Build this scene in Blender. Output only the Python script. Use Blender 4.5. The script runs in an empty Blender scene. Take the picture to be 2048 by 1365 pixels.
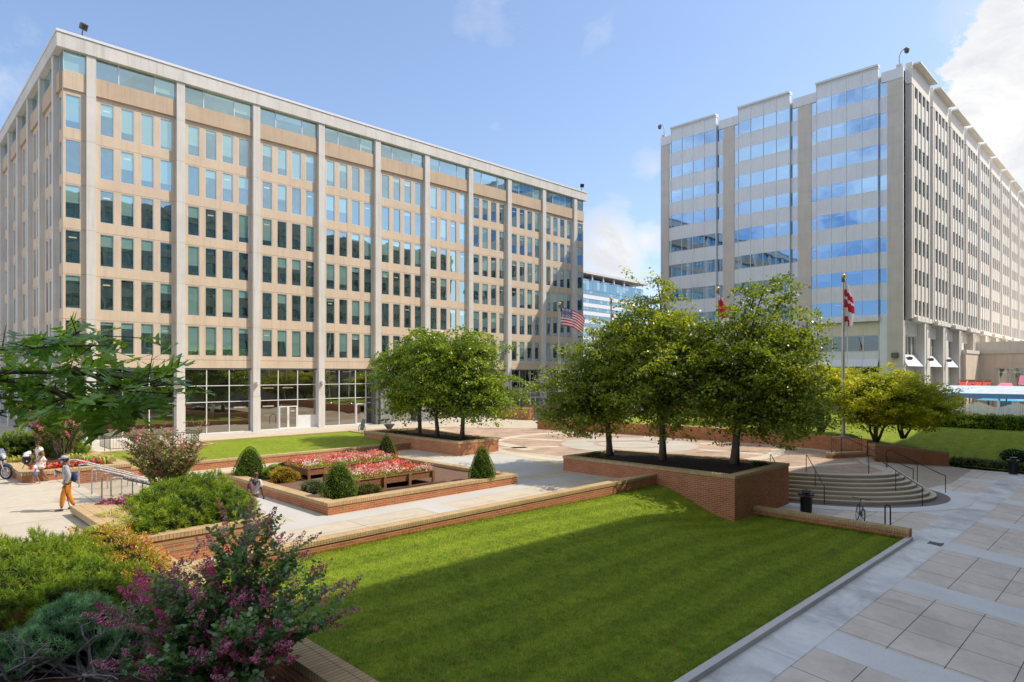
import bpy, bmesh, math, random
import numpy as np
from mathutils import Vector, Matrix
R = math.radians
random.seed(7)
S = bpy.context.scene
COL = S.collection

# ------------------------------------------------------------------ objects
def tag(o, label=None, cat=None, group=None, kind=None):
    if label: o["label"] = label
    if cat: o["category"] = cat
    if group: o["group"] = group
    if kind: o["kind"] = kind
    return o
def thing(name, label, cat, loc=(0, 0, 0), rz=0.0, group=None):
    o = bpy.data.objects.new(name, None); COL.objects.link(o)
    o.empty_display_size = .2
    o.location = loc; o.rotation_euler = (0, 0, rz)
    return tag(o, label, cat, group)
def copy_tree(o, parent=None):
    c = o.copy(); COL.objects.link(c)
    if parent is not None:
        c.parent = parent
    for ch in list(o.children):
        copy_tree(ch, c)
    return c

class MB:
    """collects faces with metric UVs and material slots, then links them as one mesh object"""
    def __init__(s):
        s.v = []; s.f = []; s.uv = []; s.mi = []; s.at = []; s.smooth = []
    def face(s, pts, uv=None, mi=0, at=0.0, sm=False):
        i = len(s.v); s.v += [tuple(p) for p in pts]
        s.f.append(tuple(range(i, i + len(pts))))
        if uv is None: uv = [(p[0] + p[1], p[2]) for p in pts]
        s.uv.append(uv); s.mi.append(mi); s.at.append(at); s.smooth.append(sm)
    def box(s, x0, x1, y0, y1, z0, z1, mi=0, along='x', skip='', top=None, at=0.0):
        a = [(x0, y0), (x1, y0), (x1, y1), (x0, y1)]
        for k in range(4):
            if 'yXYx'[k] in skip: continue
            (ax, ay), (bx, by) = a[k], a[(k + 1) % 4]
            h = (ax, bx) if k % 2 == 0 else (ay, by)
            s.face([(ax, ay, z0), (bx, by, z0), (bx, by, z1), (ax, ay, z1)],
                   [(h[0], z0), (h[1], z0), (h[1], z1), (h[0], z1)], mi, at)
        t = [(p[0], p[1]) if along == 'x' else (p[1], p[0]) for p in a]
        if 'T' not in skip: s.face([(p[0], p[1], z1) for p in a], t, mi if top is None else top, at)
        if 'B' not in skip: s.face([(p[0], p[1], z0) for p in a[::-1]], t[::-1], mi, at)
    def prism(s, poly, z0, z1, mi=0, top=None, skip=''):
        n = len(poly); u = 0
        for k in range(n):
            a, b = poly[k], poly[(k + 1) % n]
            l = math.hypot(b[0] - a[0], b[1] - a[1])
            s.face([(a[0], a[1], z0), (b[0], b[1], z0), (b[0], b[1], z1), (a[0], a[1], z1)],
                   [(u, z0), (u + l, z0), (u + l, z1), (u, z1)], mi); u += l
        if 'T' not in skip: s.face([(p[0], p[1], z1) for p in poly], [(p[0], p[1]) for p in poly], mi if top is None else top)
        if 'B' not in skip: s.face([(p[0], p[1], z0) for p in poly[::-1]], [(p[0], p[1]) for p in poly[::-1]], mi)
    def strip(s, pts, w, z0, z1, mi=0, ends=True):
        """wall of width w along a polyline; z0, z1 may be numbers or per-point lists"""
        n = len(pts)
        Z0 = z0 if isinstance(z0, (list, tuple)) else [z0] * n
        Z1 = z1 if isinstance(z1, (list, tuple)) else [z1] * n
        L = []; Rr = []
        for k in range(n):
            a = pts[max(k - 1, 0)]; b = pts[min(k + 1, n - 1)]
            dx, dy = b[0] - a[0], b[1] - a[1]; l = math.hypot(dx, dy); nx, ny = -dy / l, dx / l
            L.append((pts[k][0] + nx * w / 2, pts[k][1] + ny * w / 2)); Rr.append((pts[k][0] - nx * w / 2, pts[k][1] - ny * w / 2))
        u = 0
        for k in range(n - 1):
            l = math.dist(pts[k], pts[k + 1]); q = (u, u + l); j = k + 1
            s.face([(*Rr[k], Z0[k]), (*Rr[j], Z0[j]), (*Rr[j], Z1[j]), (*Rr[k], Z1[k])], [(q[0], Z0[k]), (q[1], Z0[j]), (q[1], Z1[j]), (q[0], Z1[k])], mi)
            s.face([(*L[j], Z0[j]), (*L[k], Z0[k]), (*L[k], Z1[k]), (*L[j], Z1[j])], [(q[1], Z0[j]), (q[0], Z0[k]), (q[0], Z1[k]), (q[1], Z1[j])], mi)
            s.face([(*Rr[k], Z1[k]), (*Rr[j], Z1[j]), (*L[j], Z1[j]), (*L[k], Z1[k])], [(q[0], 0), (q[1], 0), (q[1], w), (q[0], w)], mi)
            s.face([(*L[k], Z0[k]), (*L[j], Z0[j]), (*Rr[j], Z0[j]), (*Rr[k], Z0[k])], None, mi)
            u += l
        if ends:
            for k, (P, Q) in ((0, (L[0], Rr[0])), (n - 1, (Rr[-1], L[-1]))):
                s.face([(*P, Z0[k]), (*Q, Z0[k]), (*Q, Z1[k]), (*P, Z1[k])], [(0, Z0[k]), (w, Z0[k]), (w, Z1[k]), (0, Z1[k])], mi)
    def tube(s, pts, r, n=8, mi=0, cap=True, sm=True):
        pts = [Vector(p) for p in pts]; m = len(pts)
        rr = r if isinstance(r, (list, tuple)) else [r] * m
        ref = None; rings = []
        for k in range(m):
            d = (pts[min(k + 1, m - 1)] - pts[max(k - 1, 0)])
            d = d.normalized() if d.length > 1e-9 else Vector((0, 0, 1))
            if ref is None:
                ref = Vector((1, 0, 0)) if abs(d.x) < .8 else Vector((0, 1, 0))
            a = (ref - d * ref.dot(d)); a = a.normalized() if a.length > 1e-6 else d.orthogonal().normalized()
            ref = a; b = d.cross(a)
            rings.append([pts[k] + (a * math.cos(6.28318 * i / n) + b * math.sin(6.28318 * i / n)) * rr[k] for i in range(n)])
        for k in range(m - 1):
            for i in range(n):
                j = (i + 1) % n
                s.face([rings[k][i], rings[k][j], rings[k + 1][j], rings[k + 1][i]], [(i / n, k), ((i + 1) / n, k), ((i + 1) / n, k + 1), (i / n, k + 1)], mi, 0, sm)
        if cap:
            s.face(rings[0][::-1], None, mi); s.face(rings[-1], None, mi)
    def lathe(s, prof, cx=0, cy=0, n=20, mi=0, sm=True):
        for k in range(len(prof) - 1):
            (r0, z0), (r1, z1) = prof[k], prof[k + 1]
            for i in range(n):
                a, b = 6.28318 * i / n, 6.28318 * (i + 1) / n
                P = [(cx + r0 * math.cos(a), cy + r0 * math.sin(a), z0), (cx + r0 * math.cos(b), cy + r0 * math.sin(b), z0),
                     (cx + r1 * math.cos(b), cy + r1 * math.sin(b), z1), (cx + r1 * math.cos(a), cy + r1 * math.sin(a), z1)]
                if r0 < 1e-6: P = [P[0], P[2], P[3]]
                elif r1 < 1e-6: P = P[:3]
                s.face(P, [(0, 0)] * len(P), mi, 0, sm)
    def ball(s, c, r, n=12, m=8, mi=0, sq=(1, 1, 1)):
        pr = [(r * math.sin(math.pi * k / m), -r * math.cos(math.pi * k / m)) for k in range(m + 1)]
        pr[0] = (0, -r); pr[-1] = (0, r)
        i0 = len(s.v); s.lathe(pr, 0, 0, n, mi)
        for i in range(i0, len(s.v)):
            x, y, z = s.v[i]; s.v[i] = (c[0] + x * sq[0], c[1] + y * sq[1], c[2] + z * sq[2])
    def xform(s, M, i0=0):
        for i in range(i0, len(s.v)): s.v[i] = tuple(M @ Vector(s.v[i]))
    def build(s, name, mats, parent=None, merge=False, bevel=0, kind=None):
        me = bpy.data.meshes.new(name)
        off = Vector((0, 0, 0))
        if parent is not None:
            p = parent
            while p is not None: off += Vector(p.location); p = p.parent
        me.from_pydata([(a[0] - off.x, a[1] - off.y, a[2] - off.z) for a in s.v], [], s.f)
        uvl = me.uv_layers.new(name="UVMap")
        fl = [c for u in s.uv for p in u for c in p]
        uvl.data.foreach_set("uv", fl)
        me.polygons.foreach_set("material_index", s.mi)
        me.polygons.foreach_set("use_smooth", s.smooth)
        if any(s.at):
            a = me.attributes.new("rnd", 'FLOAT', 'FACE'); a.data.foreach_set("value", s.at)
        for m in (mats if isinstance(mats, (list, tuple)) else [mats]): me.materials.append(m)
        if merge or bevel:
            bm = bmesh.new(); bm.from_mesh(me); bmesh.ops.remove_doubles(bm, verts=bm.verts, dist=1e-4); bm.to_mesh(me); bm.free()
        me.update()
        o = bpy.data.objects.new(name, me); COL.objects.link(o)
        if parent is not None: o.parent = parent
        if bevel:
            b = o.modifiers.new("bevel", 'BEVEL'); b.width = bevel; b.segments = 2; b.limit_method = 'ANGLE'
        if kind: o["kind"] = kind
        return o
def struct(name, mb, mats, **k):
    return tag(mb.build(name, mats, **k), kind='structure')

def np_mesh(name, V, F, mat, parent=None, rnd=None, rgb=None, smooth=False, uv=None):
    """V (n,3), F (m,k) all of one size; rnd: per-vertex float"""
    V = np.asarray(V, dtype=np.float32); F = np.asarray(F, dtype=np.int32)
    off = Vector((0, 0, 0)); p = parent
    while p is not None: off += Vector(p.location); p = p.parent
    V = V - np.array(off, dtype=np.float32)
    me = bpy.data.meshes.new(name); n, k = F.shape
    me.vertices.add(len(V)); me.vertices.foreach_set("co", V.ravel())
    me.loops.add(n * k); me.loops.foreach_set("vertex_index", F.ravel())
    me.polygons.add(n)
    me.polygons.foreach_set("loop_start", np.arange(0, n * k, k, dtype=np.int32))
    me.polygons.foreach_set("loop_total", np.full(n, k, dtype=np.int32))
    if smooth: me.polygons.foreach_set("use_smooth", np.ones(n, dtype=bool))
    me.update(calc_edges=True)
    if rnd is not None:
        a = me.attributes.new("rnd", 'FLOAT', 'POINT'); a.data.foreach_set("value", np.asarray(rnd, dtype=np.float32))
    if rgb is not None:
        a = me.attributes.new("tint", 'FLOAT_COLOR', 'POINT')
        c = np.ones((len(V), 4), dtype=np.float32); c[:, :3] = rgb; a.data.foreach_set("color", c.ravel())
    me.materials.append(mat)
    o = bpy.data.objects.new(name, me); COL.objects.link(o)
    if parent is not None: o.parent = parent
    return o

# ------------------------------------------------------------------ materials
class NT:
    def __init__(s, name):
        s.m = bpy.data.materials.new(name); s.m.use_nodes = True
        s.t = s.m.node_tree; s.t.nodes.clear(); s.o = s.n('ShaderNodeOutputMaterial')
    def n(s, t, **k):
        x = s.t.nodes.new(t)
        for a, b in k.items():
            if a.startswith('i_'): x.inputs[a[2:].replace('_', ' ')].default_value = b
            else: setattr(x, a, b)
        return x
    def l(s, a, b): s.t.links.new(a, b)
    def coord(s, kind='Object', scale=(1, 1, 1)):
        c = s.n('ShaderNodeTexCoord'); m = s.n('ShaderNodeMapping'); m.inputs['Scale'].default_value = scale
        s.l(c.outputs[kind], m.inputs['Vector']); return m.outputs['Vector']
    def noise(s, vec, scale, detail=4, rough=.55, dist=0):
        x = s.n('ShaderNodeTexNoise'); x.inputs['Scale'].default_value = scale; x.inputs['Detail'].default_value = detail
        x.inputs['Roughness'].default_value = rough; x.inputs['Distortion'].default_value = dist
        s.l(vec, x.inputs['Vector']); return x.outputs['Fac']
    def ramp(s, fac, stops):
        r = s.n('ShaderNodeValToRGB'); e = r.color_ramp.elements
        while len(e) < len(stops): e.new(.5)
        for q, (p, c) in zip(e, stops): q.position = p; q.color = (*c, 1) if len(c) == 3 else c
        s.l(fac, r.inputs['Fac']); return r.outputs['Color']
    def mix(s, fac, a, b, mode='MIX'):
        x = s.n('ShaderNodeMix', data_type='RGBA', blend_type=mode)
        for k, q in ((0, fac), (6, a), (7, b)):
            if isinstance(q, (int, float)): x.inputs[k].default_value = q
            elif isinstance(q, tuple): x.inputs[k].default_value = (*q, 1)
            else: s.l(q, x.inputs[k])
        return x.outputs[2]
    def math(s, op, a, b=0.0, c=None, clamp=False):
        x = s.n('ShaderNodeMath', operation=op, use_clamp=clamp)
        for k, q in enumerate((a, b) if c is None else (a, b, c)):
            if isinstance(q, (int, float)): x.inputs[k].default_value = q
            else: s.l(q, x.inputs[k])
        return x.outputs[0]
    def bump(s, h, strength=.3, dist=.02):
        b = s.n('ShaderNodeBump'); b.inputs['Strength'].default_value = strength; b.inputs['Distance'].default_value = dist
        s.l(h, b.inputs['Height']); return b.outputs['Normal']
    def bsdf(s, color, rough=.6, metal=0, normal=None, spec=.5, out=True):
        b = s.n('ShaderNodeBsdfPrincipled'); b.inputs['Metallic'].default_value = metal
        b.inputs['Specular IOR Level'].default_value = spec
        if isinstance(rough, (int, float)): b.inputs['Roughness'].default_value = rough
        else: s.l(rough, b.inputs['Roughness'])
        if isinstance(color, tuple): b.inputs['Base Color'].default_value = (*color, 1)
        else: s.l(color, b.inputs['Base Color'])
        if normal is not None: s.l(normal, b.inputs['Normal'])
        if out: s.l(b.outputs[0], s.o.inputs['Surface'])
        return b.outputs[0]

def plain(name, c, rough=.6, metal=0, var=.12, scale=6, bump=0, spec=.5):
    t = NT(name); v = t.coord()
    f = t.noise(v, scale, 4)
    lo = tuple(x * (1 - var) for x in c); hi = tuple(min(1, x * (1 + var)) for x in c)
    col = t.ramp(f, [(.3, lo), (.7, hi)])
    t.bsdf(col, rough, metal, t.bump(f, bump) if bump else None, spec); return t.m

def concrete(name, c, var=.14, stain=.25, rough=.8, streak=True, fine=30.):
    """weathered concrete: cloudy tone, fine grain and vertical run-off streaks"""
    t = NT(name); v = t.coord()
    big = t.noise(v, .5, 5, .6); fn = t.noise(v, fine, 3, .6)
    col = t.ramp(big, [(.25, tuple(x * (1 - var) for x in c)), (.75, tuple(min(1, x * (1 + var * .6)) for x in c))])
    col = t.mix(.35, col, t.ramp(fn, [(.3, (.55, .55, .55)), (.7, (1, 1, 1))]), 'MULTIPLY')
    if streak:
        sv = t.coord('Object', (2.2, 2.2, .12)); st = t.noise(sv, 1.6, 5, .65)
        col = t.mix(t.ramp(st, [(.5, (0, 0, 0)), (.72, (stain, stain, stain))]), col, tuple(x * .45 for x in c))
    t.bsdf(col, rough, 0, t.bump(fn, .15, .01), .3); return t.m

def brick(name, c1, c2, mortar, bw=.27, rh=.085, ms=.011, dirt=.35, offset=.5, rough=.85):
    t = NT(name); v = t.coord('UV')
    b = t.n('ShaderNodeTexBrick'); b.offset = offset
    b.inputs['Scale'].default_value = 1; b.inputs['Brick Width'].default_value = bw; b.inputs['Row Height'].default_value = rh
    b.inputs['Mortar Size'].default_value = ms; b.inputs['Mortar Smooth'].default_value = .2; b.inputs['Bias'].default_value = -.1
    b.inputs['Color1'].default_value = (*c1, 1); b.inputs['Color2'].default_value = (*c2, 1); b.inputs['Mortar'].default_value = (*mortar, 1)
    t.l(v, b.inputs['Vector'])
    o = t.coord(); n1 = t.noise(o, 1.1, 5, .65); n2 = t.noise(o, 24, 3)
    col = t.mix(dirt, b.outputs['Color'], t.ramp(n1, [(.3, (.5, .47, .45)), (.6, (1, 1, 1)), (.75, (1.25, 1.2, 1.15))]), 'MULTIPLY')
    col = t.mix(.4, col, t.ramp(n2, [(.3, (.6, .6, .6)), (.7, (1.1, 1.1, 1.1))]), 'MULTIPLY')
    h = t.math('SUBTRACT', 1, b.outputs['Fac'])
    t.bsdf(col, rough, 0, t.bump(h, .5, .01), .25); return t.m

def paving(name, c, joint, jx, jy, js=.008, ox=0, oy=0, var=.2, dark=.5, blotch=.35):
    """slabs laid in a grid with dark joints, slab to slab tone and stains"""
    t = NT(name); c0 = t.n('ShaderNodeTexCoord'); m = t.n('ShaderNodeMapping'); m.inputs['Location'].default_value = (ox, oy, 0)
    t.l(c0.outputs['Object'], m.inputs['Vector']); v = m.outputs['Vector']
    b = t.n('ShaderNodeTexBrick'); b.offset = 0
    b.inputs['Scale'].default_value = 1; b.inputs['Brick Width'].default_value = jx; b.inputs['Row Height'].default_value = jy
    b.inputs['Mortar Size'].default_value = js; b.inputs['Mortar Smooth'].default_value = .1
    lo = tuple(x * (1 - var * .5) for x in c)
    b.inputs['Color1'].default_value = (*c, 1); b.inputs['Color2'].default_value = (*lo, 1); b.inputs['Mortar'].default_value = (*joint, 1)
    t.l(v, b.inputs['Vector'])
    o = c0.outputs['Object']; n1 = t.noise(o, .55, 6, .65, .6); n2 = t.noise(o, 45, 3, .7); n3 = t.noise(o, 3, 4, .6)
    col = t.mix(blotch, b.outputs['Color'], t.ramp(n1, [(.3, (dark, dark, dark)), (.55, (1, 1, 1)), (.75, (1.15, 1.14, 1.1))]), 'MULTIPLY')
    col = t.mix(.3, col, t.ramp(n2, [(.3, (.6, .6, .6)), (.7, (1.2, 1.2, 1.2))]), 'MULTIPLY')
    col = t.mix(.25, col, t.ramp(n3, [(.35, (.75, .75, .75)), (.65, (1.1, 1.1, 1.1))]), 'MULTIPLY')
    vo = t.n('ShaderNodeTexVoronoi'); vo.inputs['Scale'].default_value = 1.7; t.l(o, vo.inputs['Vector'])
    col = t.mix(t.ramp(vo.outputs['Distance'], [(.035, (.45, .45, .45)), (.06, (0, 0, 0))]), col, tuple(x * .4 for x in c))      # gum spots
    n4 = t.noise(t.coord('Object', (.5, 1.6, 1)), 1.3, 6, .7, .8)
    col = t.mix(t.ramp(n4, [(.58, (0, 0, 0)), (.75, (.5, .5, .5))]), col, tuple(x * .5 for x in c))      # damp stains
    t.bsdf(col, .75, 0, t.bump(n2, .12, .005), .3); return t.m

def leafmat(name, stops, trans=.35, rough=.45, spec=.4, glow=None):
    """leaf surface: colour by a random value with some shade worked in, partly see-through to light"""
    t = NT(name); a = t.n('ShaderNodeAttribute', attribute_name='rnd')
    col = t.ramp(a.outputs['Fac'], stops)
    b = t.bsdf(col, rough, 0, None, spec, out=False)
    tr = t.n('ShaderNodeBsdfTranslucent')
    t.l(t.mix(1.0, col, (1.7, 1.5, .5), 'MULTIPLY'), tr.inputs['Color'])
    mx = t.n('ShaderNodeMixShader'); mx.inputs[0].default_value = trans
    t.l(b, mx.inputs[1]); t.l(tr.outputs[0], mx.inputs[2]); t.l(mx.outputs[0], t.o.inputs['Surface']); return t.m
def petalmat(name, trans=.25):
    t = NT(name); a = t.n('ShaderNodeAttribute', attribute_name='tint')
    b = t.bsdf(a.outputs['Color'], .6, 0, None, .2, out=False)
    tr = t.n('ShaderNodeBsdfTranslucent'); t.l(a.outputs['Color'], tr.inputs['Color'])
    mx = t.n('ShaderNodeMixShader'); mx.inputs[0].default_value = trans
    t.l(b, mx.inputs[1]); t.l(tr.outputs[0], mx.inputs[2]); t.l(mx.outputs[0], t.o.inputs['Surface']); return t.m

def glass(name, tint, refl, dark, blind, blind_amt=.6, wave=.012, wscale=.35, lights=0.0):
    """coated office glazing: tinted mirror reflection over a dim room with a blind drawn part way"""
    t = NT(name); a = t.n('ShaderNodeAttribute', attribute_name='rnd'); r = a.outputs['Fac']
    uv = t.n('ShaderNodeTexCoord'); sp = t.n('ShaderNodeSeparateXYZ'); t.l(uv.outputs['UV'], sp.inputs[0]); vv = sp.outputs[1]
    wn = t.n('ShaderNodeTexWhiteNoise', noise_dimensions='1D'); t.l(r, wn.inputs['W']); r2 = wn.outputs['Value']
    r3 = t.n('ShaderNodeSeparateColor'); t.l(wn.outputs['Color'], r3.inputs[0]); r4 = r3.outputs[1]
    drop = t.math('MULTIPLY', r2, 1.25)
    on = t.math('GREATER_THAN', t.math('ADD', vv, 0), drop)
    has = t.math('LESS_THAN', r4, blind_amt)
    o = t.coord(); n = t.noise(o, 1.3, 4, .7, 1.0); n2 = t.noise(t.coord('Object', (.6, .6, 3.5)), 1.2, 4, .7)
    room = t.ramp(n, [(.35, tuple(x * .35 for x in dark)), (.6, dark), (.8, tuple(min(1, x * 2.6) for x in dark))])
    room = t.mix(t.ramp(n2, [(.62, (0, 0, 0)), (.68, (.5, .5, .5))]), room, tuple(min(1, x * 3) for x in dark))
    bl = t.n('ShaderNodeTexWave', wave_type='BANDS', bands_direction='Y'); bl.inputs['Scale'].default_value = 14
    t.l(uv.outputs['UV'], bl.inputs['Vector'])
    bc = t.mix(.22, blind, t.ramp(bl.outputs['Fac'], [(0, (.5, .5, .5)), (1, (1, 1, 1))]), 'MULTIPLY')
    bc = t.mix(.5, bc, t.ramp(r2, [(0, (.55, .55, .55)), (1, (1.1, 1.1, 1.1))]), 'MULTIPLY')
    col = t.mix(t.math('MULTIPLY', on, has), room, bc)
    su = sp.outputs[0]; lit = t.math('MULTIPLY', t.math('MULTIPLY', t.math('GREATER_THAN', r3.outputs[2], .80), t.math('COMPARE', vv, .80, .022)), t.math('COMPARE', su, .5, .28))
    col = t.mix(lit, col, (.95, .80, .48))      # ceiling light seen inside
    d = t.bsdf(col, .6, 0, None, 0, out=False)
    g = t.n('ShaderNodeBsdfGlossy'); g.inputs['Roughness'].default_value = .012; g.inputs['Color'].default_value = (*tint, 1)
    wv = t.noise(o, wscale, 2, .5, .3)
    off = t.n('ShaderNodeCombineXYZ')
    g_n = t.n('ShaderNodeNewGeometry')
    vm = t.n('ShaderNodeVectorMath', operation='SUBTRACT'); t.l(wn.outputs['Color'], vm.inputs[0]); vm.inputs[1].default_value = (.5, .5, .5)
    vs = t.n('ShaderNodeVectorMath', operation='SCALE'); t.l(vm.outputs[0], vs.inputs[0]); vs.inputs['Scale'].default_value = wave * .8
    bp = t.n('ShaderNodeBump'); bp.inputs['Strength'].default_value = min(1, wave * 22); bp.inputs['Distance'].default_value = .1
    t.l(wv, bp.inputs['Height'])
    va = t.n('ShaderNodeVectorMath', operation='ADD'); t.l(bp.outputs[0], va.inputs[0]); t.l(vs.outputs[0], va.inputs[1])
    vn = t.n('ShaderNodeVectorMath', operation='NORMALIZE'); t.l(va.outputs[0], vn.inputs[0]); t.l(vn.outputs[0], g.inputs['Normal'])
    lw = t.n('ShaderNodeLayerWeight'); lw.inputs['Blend'].default_value = .35
    fac = t.math('ADD', t.math('MULTIPLY', lw.outputs['Facing'], .45), refl, clamp=True)
    mx = t.n('ShaderNodeMixShader'); t.l(fac, mx.inputs[0]); t.l(d, mx.inputs[1]); t.l(g.outputs[0], mx.inputs[2])
    t.l(mx.outputs[0], t.o.inputs['Surface']); return t.m

M = {}
M['conc'] = concrete('grey_precast', (.72, .685, .64), .12, .40)
M['concw'] = concrete('painted_column', (.72, .68, .64), .08, .2)
M['tan'] = concrete('tan_panel', (.71, .565, .425), .11, .30)
M['tan2'] = concrete('tan_spandrel', (.60, .46, .33), .12, .36)
M['white'] = plain('white_metal', (.72, .71, .70), .45, 0, .05)
M['alu'] = plain('aluminium', (.62, .62, .63), .35, .4, .05)
M['limestone'] = concrete('limestone', (.66, .60, .555), .10, .25)
M['limelow'] = concrete('limestone_base', (.78, .71, .62), .10, .25)
M['panelw'] = concrete('pale_panel', (.80, .82, .88), .06, .22)
M['granite'] = concrete('grey_granite', (.16, .155, .16), .35, .15, .35)
M['granitel'] = concrete('pale_granite', (.33, .33, .33), .35, .2, .35)
M['gtop'] = glass('teal_glass', (.60, .80, .84), .48, (.05, .09, .08), (.32, .56, .50), .66, .006)
M['glob'] = glass('lobby_glass', (.60, .60, .55), .50, (.016, .018, .016), (.02, .02, .02), 0, .0045, .4)
M['gblue'] = glass('blue_glass', (.28, .46, .72), .64, (.02, .035, .06), (.30, .36, .42), .25, .004)
M['gdark'] = glass('slit_glass', (.45, .50, .55), .30, (.02, .023, .028), (.20, .21, .22), .3)
M['gslit'] = glass('finned_slit_glass', (.50, .56, .62), .38, (.05, .055, .065), (.22, .24, .26), .4)
M['finw'] = concrete('cream_fin', (.84, .79, .71), .06, .14)
M['gfar'] = glass('far_glass', (.35, .52, .62), .38, (.05, .09, .11), (.4, .5, .55), .5)
M['gblk'] = glass('block_glass', (.35, .45, .42), .3, (.02, .03, .03), (.12, .16, .15), .4)
M['brick'] = brick('red_brick', (.56, .19, .07), (.42, .125, .05), (.50, .37, .25))
M['brickband'] = brick('orange_brick', (.52, .20, .085), (.42, .14, .06), (.50, .38, .25))
M['cap'] = brick('tan_coping', (.60, .43, .23), (.50, .35, .18), (.14, .10, .07), .092, .36, .006, .3, 0)
M['conclt'] = paving('pale_concrete', (.86, .86, .86), (.3, .3, .3), 3.05, 40., .008, .4, 0, .1, .45, .75)
M['ring'] = concrete('pale_ring', (.86, .86, .86), .12, 0, .8, False)
M['ringd'] = concrete('grey_ring', (.22, .20, .18), .15, 0, .8, False)
M['fore'] = paving('buff_slabs', (.84, .75, .655), (.10, .095, .09), 1.45, 1.18, .011, 0, -.05, .14, .50, .42)
M['plaza'] = paving('plaza_slabs', (.58, .505, .395), (.16, .14, .11), 3.0, 1.5, .012, 0, .2, .14, .6, .3)
M['terr'] = paving('terrace_slabs', (.56, .49, .39), (.14, .12, .10), 3.0, 3.0, .012, .5, .4, .08, .7, .3)
M['step'] = concrete('step_concrete', (.46, .385, .28), .16, .3, .85, False)
M['kerb'] = concrete('kerb_concrete', (.66, .65, .63), .15, .2, .85, False)
M['asphalt'] = concrete('asphalt', (.09, .09, .09), .2, 0, .9, False)
M['pinkpave'] = paving('red_brick_paving', (.52, .37, .27), (.43, .31, .22), .22, .11, .006, 0, 0, .35, .42, .6)
M['bandp'] = concrete('plaza_band', (.62, .55, .44), .14, 0, .8, False)
M['mulch'] = plain('bark_mulch', (.075, .042, .028), .95, 0, .6, 28, .8, .1)
M['soil'] = plain('dark_soil', (.03, .02, .016), .95, 0, .6, 22, .8, .1)
M['gravel'] = plain('brown_mulch', (.17, .105, .075), .95, 0, .55, 22, .8, .1)
M['black'] = plain('black_metal', (.018, .018, .02), .35, .3, .3, 8)
M['dkgrey'] = plain('dark_grey_metal', (.11, .11, .115), .45, .3, .2)
M['galv'] = plain('worn_rail_paint', (.42, .43, .46), .4, .5, .5, 14)
M['steel'] = plain('brushed_steel', (.62, .60, .57), .35, .7, .08)
M['gold'] = plain('gold_ball', (.75, .48, .12), .3, .9, .1)
M['wood'] = plain('weathered_wood', (.25, .115, .05), .75, 0, .35, 9, .2)
M['woodd'] = plain('dark_wood', (.10, .055, .032), .8, 0, .35, 9, .2)
M['bark'] = plain('bark', (.135, .105, .085), .95, 0, .4, 14, .8, .1)
M['barkd'] = plain('dark_bark', (.14, .105, .08), .95, 0, .4, 14, .8, .1)
M['barkl'] = plain('pale_bark', (.30, .22, .16), .8, 0, .3, 12, .4, .1)
M['twig'] = plain('grey_twig', (.24, .22, .22), .9, 0, .35, 20, .4, .1)
# ------------------------------------------------------------------ ground levels (plaza = 0)
def fz(y): return -1.2 - .085 * max(0.0, 6.9 - y)
def sstep(t): t = max(0., min(1., t)); return t * t * (3 - 2 * t)
def lawn_z(x, y):
    d = 16.95 - y
    steep = -1.14 * sstep(d / 3.9)
    ease = -1.15 * sstep(d / 10.5)
    w = sstep((x - 20) / 6.5)
    top = .10 - .16 * sstep((x - 12) / 10.)
    return top * (1 - sstep(d / 5)) + steep * w + ease * (1 - w)
EDGE = [(46.6, 42., .75), (47.4, 34, .75), (47.6, 27.5, .78), (46.9, 19, .8), (44.2, 13.3, .72), (46.5, 12.4, .45), (49.0, 11.6, .12), (51.3, 10.85, -.22), (51.9, 10.2, -1.0), (52.0, 4, -1.15), (52.1, -3, -1.5)]
def rlawn_z(x, y):
    best = (1e9, 0)
    for (a, b) in zip(EDGE[:-1], EDGE[1:]):
        dx, dy = b[0] - a[0], b[1] - a[1]
        t = max(0, min(1, ((x - a[0]) * dx + (y - a[1]) * dy) / (dx * dx + dy * dy)))
        d = math.hypot(x - a[0] - t * dx, y - a[1] - t * dy)
        if d < best[0]: best = (d, a[2] + (b[2] - a[2]) * t)
    return best[1] + (.72 - best[1]) * sstep(best[0] / 9.)

def grid_mesh(name, x0, x1, y0, y1, nx, ny, zf, mat, inside=None):
    mb = MB()
    P = [[(x0 + (x1 - x0) * i / nx, y0 + (y1 - y0) * j / ny) for i in range(nx + 1)] for j in range(ny + 1)]
    for j in range(ny):
        for i in range(nx):
            q = [P[j][i], P[j][i + 1], P[j + 1][i + 1], P[j + 1][i]]
            if inside and not all(inside(*p) for p in q): continue
            mb.face([(p[0], p[1], zf(*p)) for p in q], [p for p in q], 0, 0, True)
    return struct(name, mb, mat, merge=True)

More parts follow.
